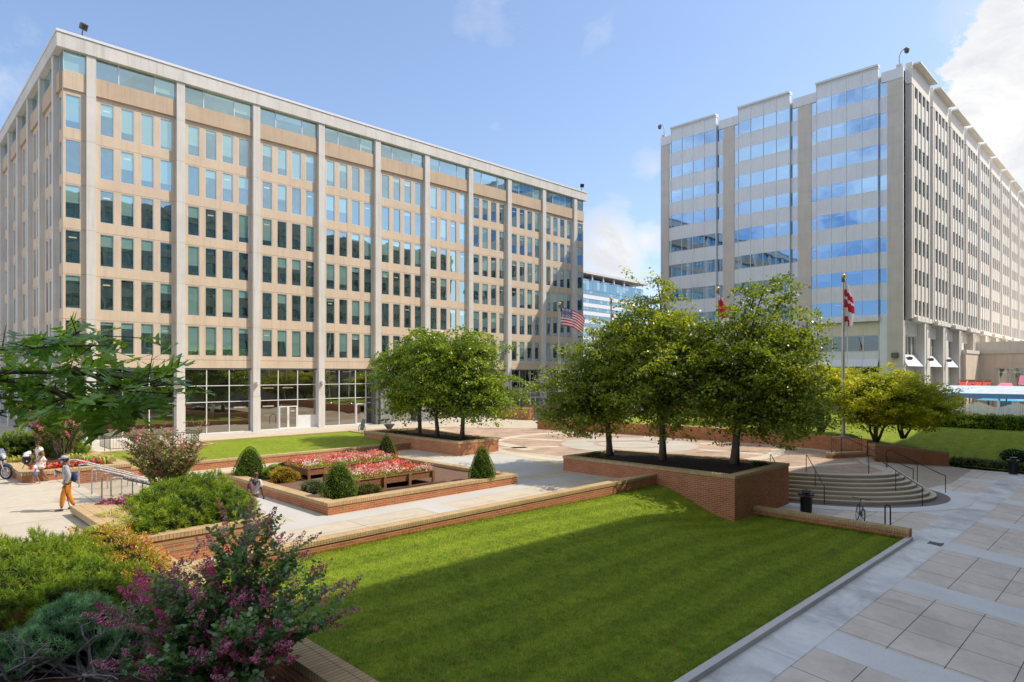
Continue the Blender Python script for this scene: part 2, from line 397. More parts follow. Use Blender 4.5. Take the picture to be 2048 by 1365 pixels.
# --- grass materials
def grassmat(name, lo, hi, dry, stripe=0.0):
    t = NT(name); v = t.coord()
    n1 = t.noise(v, .45, 6, .7); n2 = t.noise(v, 6, 6, .75); n3 = t.noise(v, 70, 2, .6)
    col = t.ramp(n1, [(.3, lo), (.7, hi)])
    col = t.mix(t.ramp(n2, [(.52, (0, 0, 0)), (.72, (.55, .55, .55))]), col, dry)
    if stripe:
        w = t.n('ShaderNodeTexWave', wave_type='BANDS', bands_direction='Y'); w.inputs['Scale'].default_value = .30; w.inputs['Distortion'].default_value = 1.6; w.inputs['Detail'].default_value = 3
        t.l(v, w.inputs['Vector']); col = t.mix(stripe, col, t.ramp(w.outputs['Fac'], [(.35, (.62, .66, .62)), (.65, (1.12, 1.1, 1.1))]), 'MULTIPLY')
    n5 = t.noise(v, 3.2, 6, .75); col = t.mix(.8, col, t.ramp(n5, [(.35, (.55, .62, .5)), (.5, (1, 1, 1)), (.66, (1.3, 1.2, 1.3))]), 'MULTIPLY')
    col = t.mix(.5, col, t.ramp(n3, [(.3, (.35, .35, .35)), (.7, (1.25, 1.25, 1.25))]), 'MULTIPLY')
    t.bsdf(col, .8, 0, t.bump(n3, .7, .03), .15); return t.m
M['turf'] = grassmat('turf', (.16, .25, .016), (.24, .32, .022), (.42, .37, .06), .35)
M['turf2'] = grassmat('sunny_turf', (0.178, 0.254, 0.013), (0.256, 0.326, 0.021), (0.419, 0.392, 0.052), .15)
def blademat(name, stops):
    t = NT(name); a = t.n('ShaderNodeAttribute', attribute_name='rnd'); v = t.coord()
    col = t.ramp(a.outputs['Fac'], stops)
    w = t.n('ShaderNodeTexWave', wave_type='BANDS', bands_direction='Y'); w.inputs['Scale'].default_value = .30; w.inputs['Distortion'].default_value = .9; w.inputs['Detail'].default_value = 3
    t.l(v, w.inputs['Vector']); col = t.mix(.6, col, t.ramp(w.outputs['Fac'], [(.35, (.66, .72, .66)), (.65, (1.12, 1.1, 1.1))]), 'MULTIPLY')
    n5 = t.noise(v, 5.5, 5, .75); col = t.mix(.9, col, t.ramp(n5, [(.32, (.45, .55, .45)), (.5, (.95, .95, .95)), (.7, (1.35, 1.22, 1.2))]), 'MULTIPLY')
    n1 = t.noise(v, 1.1, 6, .7); col = t.mix(.85, col, t.ramp(n1, [(.3, (.75, .8, .7)), (.7, (1.2, 1.12, 1.1))]), 'MULTIPLY')
    b = t.bsdf(col, .6, 0, None, .15, out=False); tr = t.n('ShaderNodeBsdfTranslucent'); t.l(col, tr.inputs['Color'])
    mx = t.n('ShaderNodeMixShader'); mx.inputs[0].default_value = .45
    t.l(b, mx.inputs[1]); t.l(tr.outputs[0], mx.inputs[2]); t.l(mx.outputs[0], t.o.inputs['Surface']); return t.m
M['blade'] = blademat('grass_blades', [(0, (.11, .20, .016)), (.5, (.29, .375, .024)), (.82, (.45, .47, .036)), (.95, (.68, .57, .10)), (1, (.80, .60, .2))])
def edge_pts(rg, n):
    e = rg.integers(0, 4, n); u = rg.uniform(0, 1, n); d = np.abs(rg.normal(0, .05, n)); x = np.select([e == 0, e == 1, e == 2, e == 3], [5.2 + 22.8 * u, 5.2 + 21. * u, 5.08 + d, 28.04 - d]); y = np.select([e == 0, e == 1, e == 2, e == 3], [7.09 + d, 16.93 - d, 7.1 + 9.8 * u, 7.1 + 5.9 * u])
    return np.c_[x, y]
def blades(name, label, n, sample, zf, hmin, hmax, w, seed):
    rg = np.random.default_rng(seed); P = sample(rg, n); n = len(P)
    z = np.array([zf(x, y) for x, y in P]); a = rg.uniform(0, 6.283, n); h = rg.uniform(hmin, hmax, n)
    lean = rg.normal(0, .5, (n, 2)) * h[:, None]; ww = w * rg.uniform(.7, 1.3, n)
    V = np.zeros((n, 3, 3))
    V[:, 0] = np.c_[P[:, 0] - np.cos(a) * ww, P[:, 1] - np.sin(a) * ww, z - .01]
    V[:, 1] = np.c_[P[:, 0] + np.cos(a) * ww, P[:, 1] + np.sin(a) * ww, z - .01]
    V[:, 2] = np.c_[P[:, 0] + lean[:, 0], P[:, 1] + lean[:, 1], z + h]
    o = np_mesh(name, V.reshape(-1, 3), np.arange(3 * n).reshape(n, 3), M['blade'], rnd=np.repeat(rg.beta(2, 2.6, n), 3))
    return tag(o, label, 'grass', kind='stuff')

# --- big ground, roads and paved levels
mb = MB(); mb.face([(-400, -400, -2.6), (900, -400, -2.6), (900, 900, -2.6), (-400, 900, -2.6)], [(0, 0), (1, 0), (1, 1), (0, 1)]); struct('ground', mb, M['asphalt'])
STAIR = [(33.5, 15.6), (33.85, 14.9), (34.2, 14.05), (34.65, 12.95), (35.25, 11.75), (36.0, 10.85), (36.9, 10.25), (37.6, 10.0), (38.2, 9.95), (38.8, 10.1), (39.35, 10.45), (39.85, 10.95)]
plaza_poly = [(5.3, 17.1), (31.0, 17.1), (31.0, 15.0), (33.5, 15.6)] + STAIR[1:] + [(41.3, 12.3), (44.1, 13.1), (46.2, 17.), (47.2, 24), (47.3, 30), (46.6, 36), (45.2, 41.8), (70, 44), (120, 60), (120, 140), (-60, 140), (-60, 46.5), (5.95, 46.5)]
mb = MB(); mb.prism(plaza_poly, -.4, 0, skip='B'); struct('plaza', mb, M['plaza'])
mb = MB()
mb.prism([(-60, 18.95), (4.75, 18.95), (4.75, 24.0), (5.9, 24.0), (5.9, 32.3), (4.45, 32.3), (4.2, 36.5), (-60, 60)], -.4, .8, skip='B'); struct('terrace', mb, M['terr'])
mb = MB()
for (xa, xb, ya, yb) in ((5.06, 53, -6, 6.9), (28.2, 53, 6.9, 8.5), (28.2, 53, 8.5, 15.5)):
    mb.face([(xa, ya, fz(ya)), (xb, ya, fz(ya)), (xb, yb, fz(yb)), (xa, yb, fz(yb))], [(xa, ya), (xb, ya), (xb, yb), (xa, yb)])
struct('forecourt', mb, M['fore'])
mb = MB()
for xb in (-.9 + 6.1 * k for k in range(1, 9)):          # bands running down the slope
    x0, x1 = xb + 4.6, xb + 5.95
    if x0 > 6: mb.face([(x0, -6, fz(-6) + .004), (x1, -6, fz(-6) + .004), (x1, 5.9, fz(5.9) + .004), (x0, 5.9, fz(5.9) + .004)], [(0, 0)] * 4)
    if x0 > 29: mb.face([(x0, 7.0, -1.196), (x1, 7.0, -1.196), (x1, 13., -1.196), (x0, 13., -1.196)], [(0, 0)] * 4)
struct('paving_band', mb, M['ring'])
mb = MB(); mb.face([(5.06, 5.9, fz(5.9) + .008), (52, 5.9, fz(5.9) + .008), (52, 6.9, fz(6.9) + .008), (5.06, 6.9, fz(6.9) + .008)], [(0, 0)] * 4)
mb.face([(28.15, 6.9, -1.192), (52, 6.9, -1.192), (52, 7.15, -1.192), (28.15, 7.15, -1.192)], [(0, 0)] * 4)
mb.face([(51.2, 7.15, -1.192), (51.9, 7.15, -1.192), (51.9, 10.3, -1.192), (51.2, 10.3, -1.192)], [(0, 0)] * 4)
struct('paving_band', mb, M['conclt'])
mb = MB()
mb.face([(39.9, 10.95, .0), (41.7, 9.5, -1.19), (44.5, 8.9, -1.195), (52.0, 9.2, -1.195), (51.6, 10.7, -1.05), (44.3, 12.75, -.3), (44.1, 13.1, .002), (41.3, 12.3, .002)], [(0, 0)] * 8)
struct('ramp', mb, M['terr'])
mb = MB(); mb.box(5.06, 28.3, 6.88, 7.08, -2.0, -1.06); struct('kerb', mb, M['kerb'])

# --- curved steps: seven risers fanning out from the plaza edge
def offset(poly, d):
    out = []
    for k, p in enumerate(poly):
        a = poly[max(k - 1, 0)]; b = poly[min(k + 1, len(poly) - 1)]
        dx, dy = b[0] - a[0], b[1] - a[1]; l = math.hypot(dx, dy)
        out.append((p[0] + dy / l * d, p[1] - dx / l * d))
    return out
def resample(poly, n):
    P = [Vector((*p, 0)) for p in poly]; out = []
    for k in range(len(P) - 1):
        p0 = P[max(k - 1, 0)]; p1 = P[k]; p2 = P[k + 1]; p3 = P[min(k + 2, len(P) - 1)]
        for i in range(n):
            t = i / n
            q = .5 * ((2 * p1) + (p2 - p0) * t + (2 * p0 - 5 * p1 + 4 * p2 - p3) * t * t + (3 * p1 - p0 - 3 * p2 + p3) * t ** 3)
            out.append((q.x, q.y))
    out.append(poly[-1]); return out
SS = resample(STAIR, 5)
mb = MB(); TR = .27; RI = 1.2 / 7
for k in range(7):
    zt = -RI * k; fr = offset(SS, TR * k); bk = offset(SS, TR * (k - 1)) if k else offset(SS, -TR * .9)
    nx = offset(SS, TR * k + .02)
    for i in range(len(SS) - 1):
        A, B = (i, i + 1)
        mb.face([(*bk[B], zt + .003), (*bk[A], zt + .003), (*nx[A], zt + .003), (*nx[B], zt + .003)], [bk[B], bk[A], nx[A], nx[B]], 1)      # tread with lighter nosing
        mb.face([(*nx[A], zt + .003), (*nx[A], zt - .045), (*nx[B], zt - .045), (*nx[B], zt + .003)], None, 1)
        mb.face([(*fr[A], zt - .045), (*fr[A], zt - RI), (*fr[B], zt - RI), (*fr[B], zt - .045)], None, 0)
        mb.face([(*nx[A], zt - .045), (*fr[A], zt - .045), (*fr[B], zt - .045), (*nx[B], zt - .045)], None, 0)
    mb.face([(*nx[-1], zt + .003), (*nx[-1], -1.2), (*bk[-1], -1.2), (*bk[-1], zt + .003)], None, 0)
M['nose'] = concrete('step_tread', (.70, .62, .50), .14, .3, .85, False)
struct('steps', mb, [M['step'], M['nose']])
mb = MB()
for (d0, d1, zz, mi) in ((TR * 6 - .1, TR * 6 + .62, -1.189, 0), (TR * 6 + .62, TR * 6 + 1.55, -1.186, 1)):
    a = offset(SS, d0); b = offset(SS, d1)
    for i in range(8, len(SS) - 1):
        mb.face([(*a[i], zz), (*b[i], zz), (*b[i + 1], zz), (*a[i + 1], zz)], None, mi)
struct('paving_ring', mb, [M['ringd'], M['ring']])

# --- terrace stairs
mb = MB()
for k in range(5):
    mb.box(5.9 + .36 * k, 7.8, 24.35, 31.55, -.2 - .001 * k, .8 - .16 * (k + 1) + (.0 if k else .0), skip='B')
struct('terrace_steps', mb, M['step'])
# --- plaza paving: pale bands, red brick field, round grey inset
mb = MB()
for q in ((8.6, 26., 20.35, 21.45), (10.6, 11.8, 21.45, 36.2), (8.6, 10.6, 22.6, 23.8), (21.75, 22.9, 21.45, 36.2), (15., 16.1, 17.2, 20.35), (8.6, 26, 33.2, 34.2), (12, 26.2, 49.2, 50.0), (5.9, 75, 55.4, 56.2)):
    mb.face([(q[0], q[2], .004), (q[1], q[2], .004), (q[1], q[3], .004), (q[0], q[3], .004)], [(0, 0)] * 4)
mb.face([(22.9, 22.9, .004), (26.2, 22.9, .004), (29.7, 31.0, .004), (29.7, 47, .004), (26.5, 47, .004), (26.5, 42.2, .004), (22.9, 33, .004)][:3] + [(29.6, 31.0, .004), (22.9, 31.0, .004)], [(0, 0)] * 5)
M['ringp'] = concrete('plaza_grey_band', (.55, .53, .50), .12, 0, .8, False)
struct('paving_band', mb, M['ringp'])
red = [(31.9, 15.3), (33.9, 15.3), (34.6, 13.6), (35.5, 12.2), (36.6, 11.1), (38.1, 10.6), (40.2, 12.2), (43.6, 13.9), (45.2, 17), (46.2, 24), (46.2, 30), (45.5, 36), (44.1, 41.4), (40, 49), (31, 53), (30.4, 40), (30.2, 32)]
mb = MB(); mb.face([(p[0], p[1], .004) for p in red], red); struct('brick_paving', mb, M['pinkpave'])
mb = MB()
def disc(cx, cy, r0, r1, z, mi, a0=0, a1=6.28319, n=40):
    for i in range(n):
        a, b = a0 + (a1 - a0) * i / n, a0 + (a1 - a0) * (i + 1) / n
        P = [(cx + r1 * math.cos(a), cy + r1 * math.sin(a), z), (cx + r1 * math.cos(b), cy + r1 * math.sin(b), z)]
        P += [(cx + r0 * math.cos(b), cy + r0 * math.sin(b), z), (cx + r0 * math.cos(a), cy + r0 * math.sin(a), z)] if r0 else [(cx, cy, z)]
        mb.face(P, None, mi)
disc(39.2, 27.6, 0, 2.2, .012, 0); disc(39.2, 27.6, 2.6, 4.9, .012, 0)
disc(39.2, 27.6, 9.6, 10.5, .008, 1, 1.2, 5.2)
for a in (.35, 1.1, 1.85, 2.6, 3.35, 4.1, 4.85, 5.6):
    c, s_ = math.cos(a), math.sin(a); w = .35
    r1 = 9.6 if 1.2 < a < 5.2 else 6.8
    mb.face([(39.2 + c * r0 + s_ * q * w, 27.6 + s_ * r0 - c * q * w, .008) for r0, q in ((5.3, -1), (5.3, 1), (r1, 1), (r1, -1))], None, 1)
struct('paving_ring', mb, [M['ringd'] if False else concrete('blue_grey_inset', (.50, .455, .39), .15, 0, .8, False), M['bandp']])
mb = MB()
mb.face([(31.2, 30.5, .008), (31.2 + 1.0, 30.2, .008), (38, 48.5, .008), (36.9, 49, .008)], None); mb.face([(33.6, 15.9, .010), (33.9, 15.2, .010), (40.4, 12.5, .010), (40.9, 12.9, .010)], None)
struct('paving_band', mb, M['bandp'])
# --- beds and lawns
grid_mesh('lawn', 5.0, 28.1, 7.05, 16.95, 46, 34, lawn_z, M['turf'])
grid_mesh('bed_soil', -26, 8.35, -1, 24, 34, 26, lambda x, y: .62 + .25 * sstep((4.0 - x) / 5.) + .05 * math.sin(x * 3 + y), M['mulch'], lambda x, y: x < 4.75 or (y > 18.8 and x < 8.3))
mb = MB(); mb.prism([(8.3, 36.5), (26.3, 36.5), (26.3, 42.4), (28.0, 42.4), (28.0, 47.4), (16.6, 47.4), (16.6, 45.2), (8.3, 45.2)], .05, .36, skip='B'); struct('lawn', mb, M['turf2'])
grid_mesh('lawn', 44.2, 78.2, -3, 44, 44, 52, rlawn_z, M['turf2'], lambda x, y: (x > 47.7 or y < 19 or x > 47.2) and not (y < 10.9 and x < 51.9) and not (x < 51.5 and y < 13.25 - (x - 44.2) * .32) and not (y > 13.2 and x < 44.3 + min(3.2, (y - 13.2) * .5)))
def lawn_pts(rg, n):
    x = rg.uniform(5.1, 28.0, n); y = rg.uniform(7.1, 16.9, n)
    ok = ~((x > 26.3) & (y > 13.0)) & (rg.uniform(0, 1, n) < np.clip(1.25 - (x - 5) / 40, .3, 1))
    return np.c_[x, y][ok]
blades('grass', 'mown grass blades of the large sloping lawn between brick wall and kerb', 190000, lawn_pts, lawn_z, .025, .06, .006, 3)

blades('grass', 'longer unmown grass fringe along the edges of the big lawn', 9000, edge_pts, lawn_z, .06, .14, .006, 4)
t = thing('drain_cover', 'small dark drain grate in the pale band near the low wall end', 'drain', (28.6, 6.2, fz(6.2)))
mb = MB()
for k in range(6): mb.box(28.4 + .07 * k, 28.44 + .07 * k, 6.05, 6.4, fz(6.2) - .01, fz(6.2) + .03)
mb.box(28.36, 28.86, 6.0, 6.05, fz(6.2) - .01, fz(6.2) + .035); mb.box(28.36, 28.86, 6.4, 6.45, fz(6.2) - .01, fz(6.2) + .035); mb.build('grate', M['dkgrey'], t)
# ------------------------------------------------------------------ brick walls and planters
BR, CP = M['brick'], M['cap']
def planter(name, label, poly, zb, zt, th, soil_mat, soil_z, capw=.06, ch=.13, bricks=None, group=None, soil_poly=None):
    c = (sum(p[0] for p in poly) / len(poly), sum(p[1] for p in poly) / len(poly))
    t = thing(name, label, 'planter', (poly[0][0], poly[0][1], zb), group=group)
    n = len(poly)
    def inset(d):
        out = []
        for k in range(n):
            a, b, e = poly[k - 1], poly[k], poly[(k + 1) % n]
            d1 = Vector((b[0] - a[0], b[1] - a[1])).normalized(); d2 = Vector((e[0] - b[0], e[1] - b[1])).normalized()
            n1 = Vector((-d1.y, d1.x)); n2 = Vector((-d2.y, d2.x)); m = (n1 + n2); m = m / max(.3, m.dot(n1))
            out.append((b[0] + m.x * d, b[1] + m.y * d))
        return out
    w, cp = MB(), MB()
    I0, I1, O1 = inset(th), inset(th + .02), inset(-.03)
    for k in range(n):
        j = (k + 1) % n; a, b = poly[k], poly[j]; l = math.dist(a, b); u = 0
        w.face([(*a, zb), (*b, zb), (*b, zt - ch), (*a, zt - ch)], [(0, zb), (l, zb), (l, zt - ch), (0, zt - ch)])
        w.face([(*I0[j], zb), (*I0[k], zb), (*I0[k], zt - ch), (*I0[j], zt - ch)], [(l, zb), (0, zb), (0, zt - ch), (l, zt - ch)])
        cp.face([(*O1[k], zt - ch), (*O1[j], zt - ch), (*O1[j], zt), (*O1[k], zt)], [(0, .1), (l, .1), (l, .1 + ch), (0, .1 + ch)])
        cp.face([(*O1[k], zt), (*O1[j], zt), (*I1[j], zt), (*I1[k], zt)], [(0, .36), (l, .36), (l, .36 + th), (0, .36 + th)])
        cp.face([(*I1[j], zt - ch), (*I1[k], zt - ch), (*I1[k], zt), (*I1[j], zt)], [(l, .1), (0, .1), (0, .1 + ch), (l, .1 + ch)])
        cp.face([(*O1[j], zt - ch), (*O1[k], zt - ch), (*I1[k], zt - ch), (*I1[j], zt - ch)])
    w.build('wall', bricks or BR, t); cp.build('coping', CP, t)
    if soil_mat:
        so = MB(); I2 = soil_poly or inset(th - .03); rg = random.Random(int(poly[0][0] * 10))
        cz = soil_z + .06
        m = 10
        xs0, xs1 = min(p[0] for p in I2), max(p[0] for p in I2); ys0, ys1 = min(p[1] for p in I2), max(p[1] for p in I2)
        H = [[soil_z + rg.uniform(-.02, .05) + .07 * math.sin(math.pi * i / m) * math.sin(math.pi * j / m) for i in range(m + 1)] for j in range(m + 1)]
        for j in range(m):
            for i in range(m):
                so.face([(xs0 + (xs1 - xs0) * a / m, ys0 + (ys1 - ys0) * b / m, H[b][a]) for a, b in ((i, j), (i + 1, j), (i + 1, j + 1), (i, j + 1))], None, 0, 0, True)
        so.build('soil', soil_mat, t, merge=True)
    return t
def wall(name, label, pts, w, zb, zt, ch=.13, bricks=None, cap=True, group=None, over=.05):
    t = thing(name, label, 'wall', (pts[0][0], pts[0][1], zb if not isinstance(zb, list) else zb[0]), group=group)
    n = len(pts); ZT = zt if isinstance(zt, list) else [zt] * n
    a = MB(); a.strip(pts, w, zb, [z - ch for z in ZT] if cap else ZT); a.build('wall', bricks or BR, t)
    if cap:
        b = MB(); b.strip(pts, w + over, [z - ch for z in ZT], ZT); b.build('coping', CP, t)
    return t
planter('garden_planter', 'square low brick planter with tan coping around the raised flower boxes', [(11.9, 21.55), (21.65, 21.55), (21.65, 31.85), (11.9, 31.85)], -.05, .45, .45, M['gravel'], .26)
planter('tree_planter', 'brick planter with dark soil under three trees before the tan office entrance', [(26.25, 31.3), (29.7, 31.3), (31.2, 42.2), (26.25, 42.2)], -.05, .87, .42, M['soil'], .72)
planter('tree_planter', 'tall brick planter beside the curved steps holding three large dark trees', [(26.3, 13.07), (31.9, 13.07), (31.9, 16.5), (30.6, 22.7), (26.3, 22.7)], -1.6, .79, .42, M['soil'], .66)
t = wall('garden_wall', 'long low brick wall with tan coping between paved walk and big lawn', [(5.25, 17.15), (26.29, 17.15)], .40, -1.3, .45)
wall('garden_wall', 'low brick wall ending at the kerb beside the parked bicycle', [(28.28, 13.06), (28.28, 6.97)], .40, -1.6, -.77)
wall('garden_wall', 'tan coped retaining wall running from foreground bed along left lawn edge', [(4.8, 18.55), (4.8, 14.7), (4.8, 9), (4.8, 3)], .46, -1.6, .9)
t = planter('shrub_planter', 'brick planter with pale banding and tan coping filled by a spreading pine', [(4.62, 18.78), (8.55, 18.78), (8.55, 24.2), (4.62, 24.2)], -.4, .9, .42, None, 0, bricks=M['brickband'])
mb = MB()
for k, z in enumerate((.62, .42)):
    for (p, q) in (((5.0, 18.775), (8.56, 18.775)), ((8.555, 18.775), (8.555, 24.2))):
        l = math.dist(p, q); mb.face([(*p, z), (*q, z), (*q, z + .085), (*p, z + .085)], [(0, .36), (l, .36), (l, .44), (0, .44)])
M['tanband'] = brick('tan_brick_band', (.47, .33, .17), (.40, .27, .14), (.36, .27, .19), .27, .12, .008, .3, .5)
mb.build('band', M['tanband'], t)
mb = MB(); mb.box(4.45, 5.5, 20.2, 23.95, .9, 1.08, along='y'); mb.build('coping', CP, t)
planter('shrub_planter', 'tan coped brick planter with flowers and shrubs behind the walking woman', [(4.35, 32.2), (8.25, 32.2), (8.25, 36.3), (8.25, 45.5), (-6, 45.5), (-6, 38.2), (4.35, 37)], -.3, 1.2, .5, M['mulch'], 1.02, bricks=M['brickband'], soil_poly=[(4.8, 32.6), (7.8, 32.6), (7.8, 45.1), (4.8, 45.1)])
mb = MB(); mb.face([(-5.6, 38.6, 1.03), (4.85, 37.4, 1.03), (4.85, 45.1, 1.03), (-5.6, 45.1, 1.03)]); mb.build('soil', M['mulch'], [o for o in COL.objects if o.name.startswith('shrub_planter')][-1])
wall('garden_wall', 'brick wall with tan coping along the near side of the small sunlit lawn', [(8.2, 36.6), (26.25, 36.6)], .38, -.05, .47)
wall('garden_wall', 'tan coped edging stepping along the far side of the small sunlit lawn', [(8.3, 45.3), (16.5, 45.3), (16.5, 47.5), (28.1, 47.5), (28.1, 42.4)], .36, -.05, .44)
arc = []
for k in range(25):
    y = 41.3 - (41.3 - 13.35) * k / 24
    arc.append((46.55 - (y - 23.) ** 2 / 150. - .07 * max(0, 17 - y) ** 2, y))
ARC = arc
wall('plaza_wall', 'long curved plain brick wall behind the plaza below the flagpoles', ARC, .45, -.3, [.95] * 25, cap=False)
wall('plaza_wall', 'sloping brick wall with tan coping beside the ramp and right lawn', [(44.2, 13.0), (46.2, 12.35), (48.8, 11.5), (51.5, 10.6)], .42, -1.5, [.82, .62, .25, -.1])
wall('plaza_wall', 'small low brick block with coping carrying a short railing near steps', [(41.6, 14.6), (43.9, 13.4)], .5, -.2, .33)
t = thing('brick_steps', 'small brick stair block by the tan office door in the far background', 'steps', (52, 50, 0))
for xa in (51.6, 56.9): mb = MB(); mb.box(xa, xa + .5, 49.4, 55.6, 0, 1.3); mb.build('wall', BR, t)
mb = MB()
for k in range(6): mb.box(52.1, 56.9, 50 + .4 * k, 55.6, .18 * k + .002, .18 * (k + 1))
mb.build('tread', M['step'], t)
# ------------------------------------------------------------------ tan office building (left)
def pane(mb, x0, x1, y, z0, z1, rv, axis='y', flip=False):
    """one pane with its own 0..1 UVs; axis 'y': lies in plane y, spans x; axis 'x': lies in plane x=y, spans y"""
    uv = [(0, 0), (1, 0), (1, 1), (0, 1)]
    if axis == 'y': P = [(x0, y, z0), (x1, y, z0), (x1, y, z1), (x0, y, z1)]
    else: P = [(y, x1, z0), (y, x0, z0), (y, x0, z1), (y, x1, z1)]
    if flip: P = P[::-1]
    mb.face(P, uv, 0, rv)
def frame(mb, x0, x1, y, z0, z1, t=.05, d=.09, axis='y'):
    """aluminium frame ring around an opening; y is the front plane, d the depth behind it"""
    def bx(a0, a1, c0, c1):
        if axis == 'y': mb.box(a0, a1, y, y + d, c0, c1)
        else: mb.box(y, y + d, a0, a1, c0, c1)
    bx(x0, x0 + t, z0, z1); bx(x1 - t, x1, z0, z1); bx(x0 + t, x1 - t, z0, z0 + t); bx(x0 + t, x1 - t, z1 - t, z1)

rw = random.Random(11)
LB = thing('office_building', 'tan precast office building with grey columns and rows of narrow green windows', 'office building', (9.76, 56.5, 0))
CX0, BAY = 11.83, 6.245
colx = [CX0 + BAY * k for k in range(10)]
WT = [25.6 - 3.305 * i for i in range(6)]; WB = [23.15 - 3.305 * i for i in range(6)]
YP, YC, YG = 56.85, 56.5, 56.93
panel = MB(); stuffF, stuffP = MB(), MB()
def panel_rows(add, a0, a1, wins):
    """wall between a0 and a1 with window openings wins=[(s,e)]; add(a0,a1,z0,z1) places a block"""
    zs = [25.97]
    for i in range(6):
        g = WT[i] + .10
        add(a0, a1, WT[i], g - .02) if i else add(a0, a1, WT[i], 25.97)
        e = a0
        for (s_, f_) in wins: add(e, s_, WB[i], WT[i]); e = f_
        add(e, a1, WB[i], WT[i])
        nxt = WT[i + 1] + .10 if i < 5 else 6.28
        add(a0, a1, nxt, WB[i])
    add(a0, a1, 5.6, 6.26)
for k in range(9):
    a0, a1 = colx[k] + .31, colx[k + 1] - .31
    wins = [(colx[k] + .62 + 1.385 * j, colx[k] + .62 + 1.385 * j + .93) for j in range(4)]
    panel_rows(lambda p, q, z0, z1: panel.box(p, q, YP, YP + .3, z0, z1), a0, a1, wins)
    for i in range(6):
        for (s_, e_) in wins:
            rv = rw.random()
            if k < 4:
                f = MB(); frame(f, s_, e_, YP + .015, WB[i], WT[i]); fo = f.build('window', M['alu'], LB)
                p = MB(); pane(p, s_ + .05, e_ - .05, YG, WB[i] + .05, WT[i] - .05, rv); p.build('pane', M['gtop'], fo)
            else:
                frame(stuffF, s_, e_, YP + .015, WB[i], WT[i]); pane(stuffP, s_ + .05, e_ - .05, YG, WB[i] + .05, WT[i] - .05, rv)
    sp = MB(); sp.box(a0, a1, YC + .17, YP + .3, 25.975, 27.3); sp.build('spandrel', M['tan2'], LB)
    f, p = MB(), MB()
    xs = [a0, a0 + 1.55, a1 - 1.55, a1]
    for j in range(3): frame(f, xs[j], xs[j + 1], YC + .30, 27.3, 28.86, .045); pane(p, xs[j] + .045, xs[j + 1] - .045, YC + .34, 27.345, 28.81, rw.random())
    p.build('pane', M['gtop'], f.build('clerestory_window', M['alu'], LB))
# corner bays (front corner and far corner) wrap round the edge
for (xa, xb, side) in ((10.10, colx[0] - .31, -1), (colx[9] + .31, 69.9, 1)):
    w = (xa + .12, xb - .32) if side < 0 else (xa + .3, xb - .12)
    panel_rows(lambda p, q, z0, z1: panel.box(p, q, YP - .12, YP + .3, z0, z1), xa, xb, [w])
    panel.box(xa, xb, YC + .12, YP + .3, 25.975, 27.3, 0)
    for i in range(7):
        z0, z1 = (WB[i], WT[i]) if i < 6 else (27.32, 28.86)
        a, b = w if i < 6 else (xa, xb)
        f, p = MB(), MB(); y = YP - .10 if i < 6 else YC + .25
        frame(f, a, b, y, z0, z1); pane(p, a + .05, b - .05, y + .06, z0 + .05, z1 - .05, rw.random())
        p.build('pane', M['gtop'], f.build('corner_window', M['alu'], LB))
# left flank facing the side street
XP, XC, XG = 10.10, 9.76, 10.18
coly = [58.6 + 5.4 * k for k in range(8)]
for k in range(-1, 7):
    a0, a1 = (coly[k] + .31, coly[k + 1] - .31) if k >= 0 else (YP + .302, coly[0] - .31)
    wins = [(coly[k] + .62 + 1.5 * j, coly[k] + .62 + 1.5 * j + .95) for j in range(3)] if k >= 0 else [(57.3, a1 - .2)]
    panel_rows(lambda p, q, z0, z1: panel.box(XP, XP + .3, p, q, z0, z1), a0, a1, wins)
    for i in range(6):
        for (s_, e_) in wins:
            frame(stuffF, s_, e_, XP + .015, WB[i], WT[i], axis='x'); pane(stuffP, s_ + .05, e_ - .05, XG, WB[i] + .05, WT[i] - .05, rw.random(), 'x')
    sp = MB(); sp.box(XC + .17, XP + .3, a0, a1, 25.975, 27.3); sp.build('spandrel', M['tan2'], LB)
    f, p = MB(), MB(); h = (a1 - a0) / 2
    for j in range(2): frame(f, a0 + h * j, a0 + h * (j + 1), XC + .30, 27.3, 28.86, .045, axis='x'); pane(p, a0 + h * j + .045, a0 + h * (j + 1) - .045, XC + .34, 27.345, 28.81, rw.random(), 'x')
    p.build('pane', M['gtop'], f.build('clerestory_window', M['alu'], LB))
panel.build('wall', M['tan'], LB)
stuffP.build('pane', M['gtop'], stuffF.build('window', M['alu'], LB, kind='stuff'), kind='stuff')
def column(x0, x1, y0, y1):
    m = MB()
    zz = [3.1, 5.6] + [WT[i] + .10 for i in range(5, -1, -1)] + [28.8]
    for a, b in zip(zz[:-1], zz[1:]): m.box(x0, x1, y0, y1, a + .008, b - .008)
    m.box(x0 + .02, x1 - .02, y0 + .02, y1 - .02, 3.0, 28.8, 0)
    m.box(x0 - .02, x1 + .02, y0 - .02, y1, 0, 3.085, 1)
    m.build('column', [M['conc'], M['concw']], LB)
for x in colx: column(x - .31, x + .31, YC, YP + .4)
for y in coly: column(XC, XP + .4, y - .31, y + .31)
m = MB()
m.box(9.66, 70.25, 56.40, 57.2, 28.8, 29.85); m.box(9.66, 10.5, 57.2, 103, 28.8, 29.85); m.box(69.4, 70.25, 57.2, 103, 28.8, 29.85)
m.build('fascia', M['conc'], LB)
m = MB(); m.box(9.60, 70.31, 56.34, 57.3, 29.853, 30.03); m.box(9.60, 10.6, 57.3, 103, 29.853, 30.03); m.box(69.3, 70.31, 57.3, 103, 29.853, 30.03); m.build('coping', M['white'], LB)
m = MB(); m.box(10.45, 69.6, 57.2, 102, 5.5, 29.5); m.box(12.6, 69., 58.6, 102, -.1, 5.5); m.box(10.12, 69.9, 56.9, 58.6, 5.46, 5.598); m.build('core', M['granite'], LB)
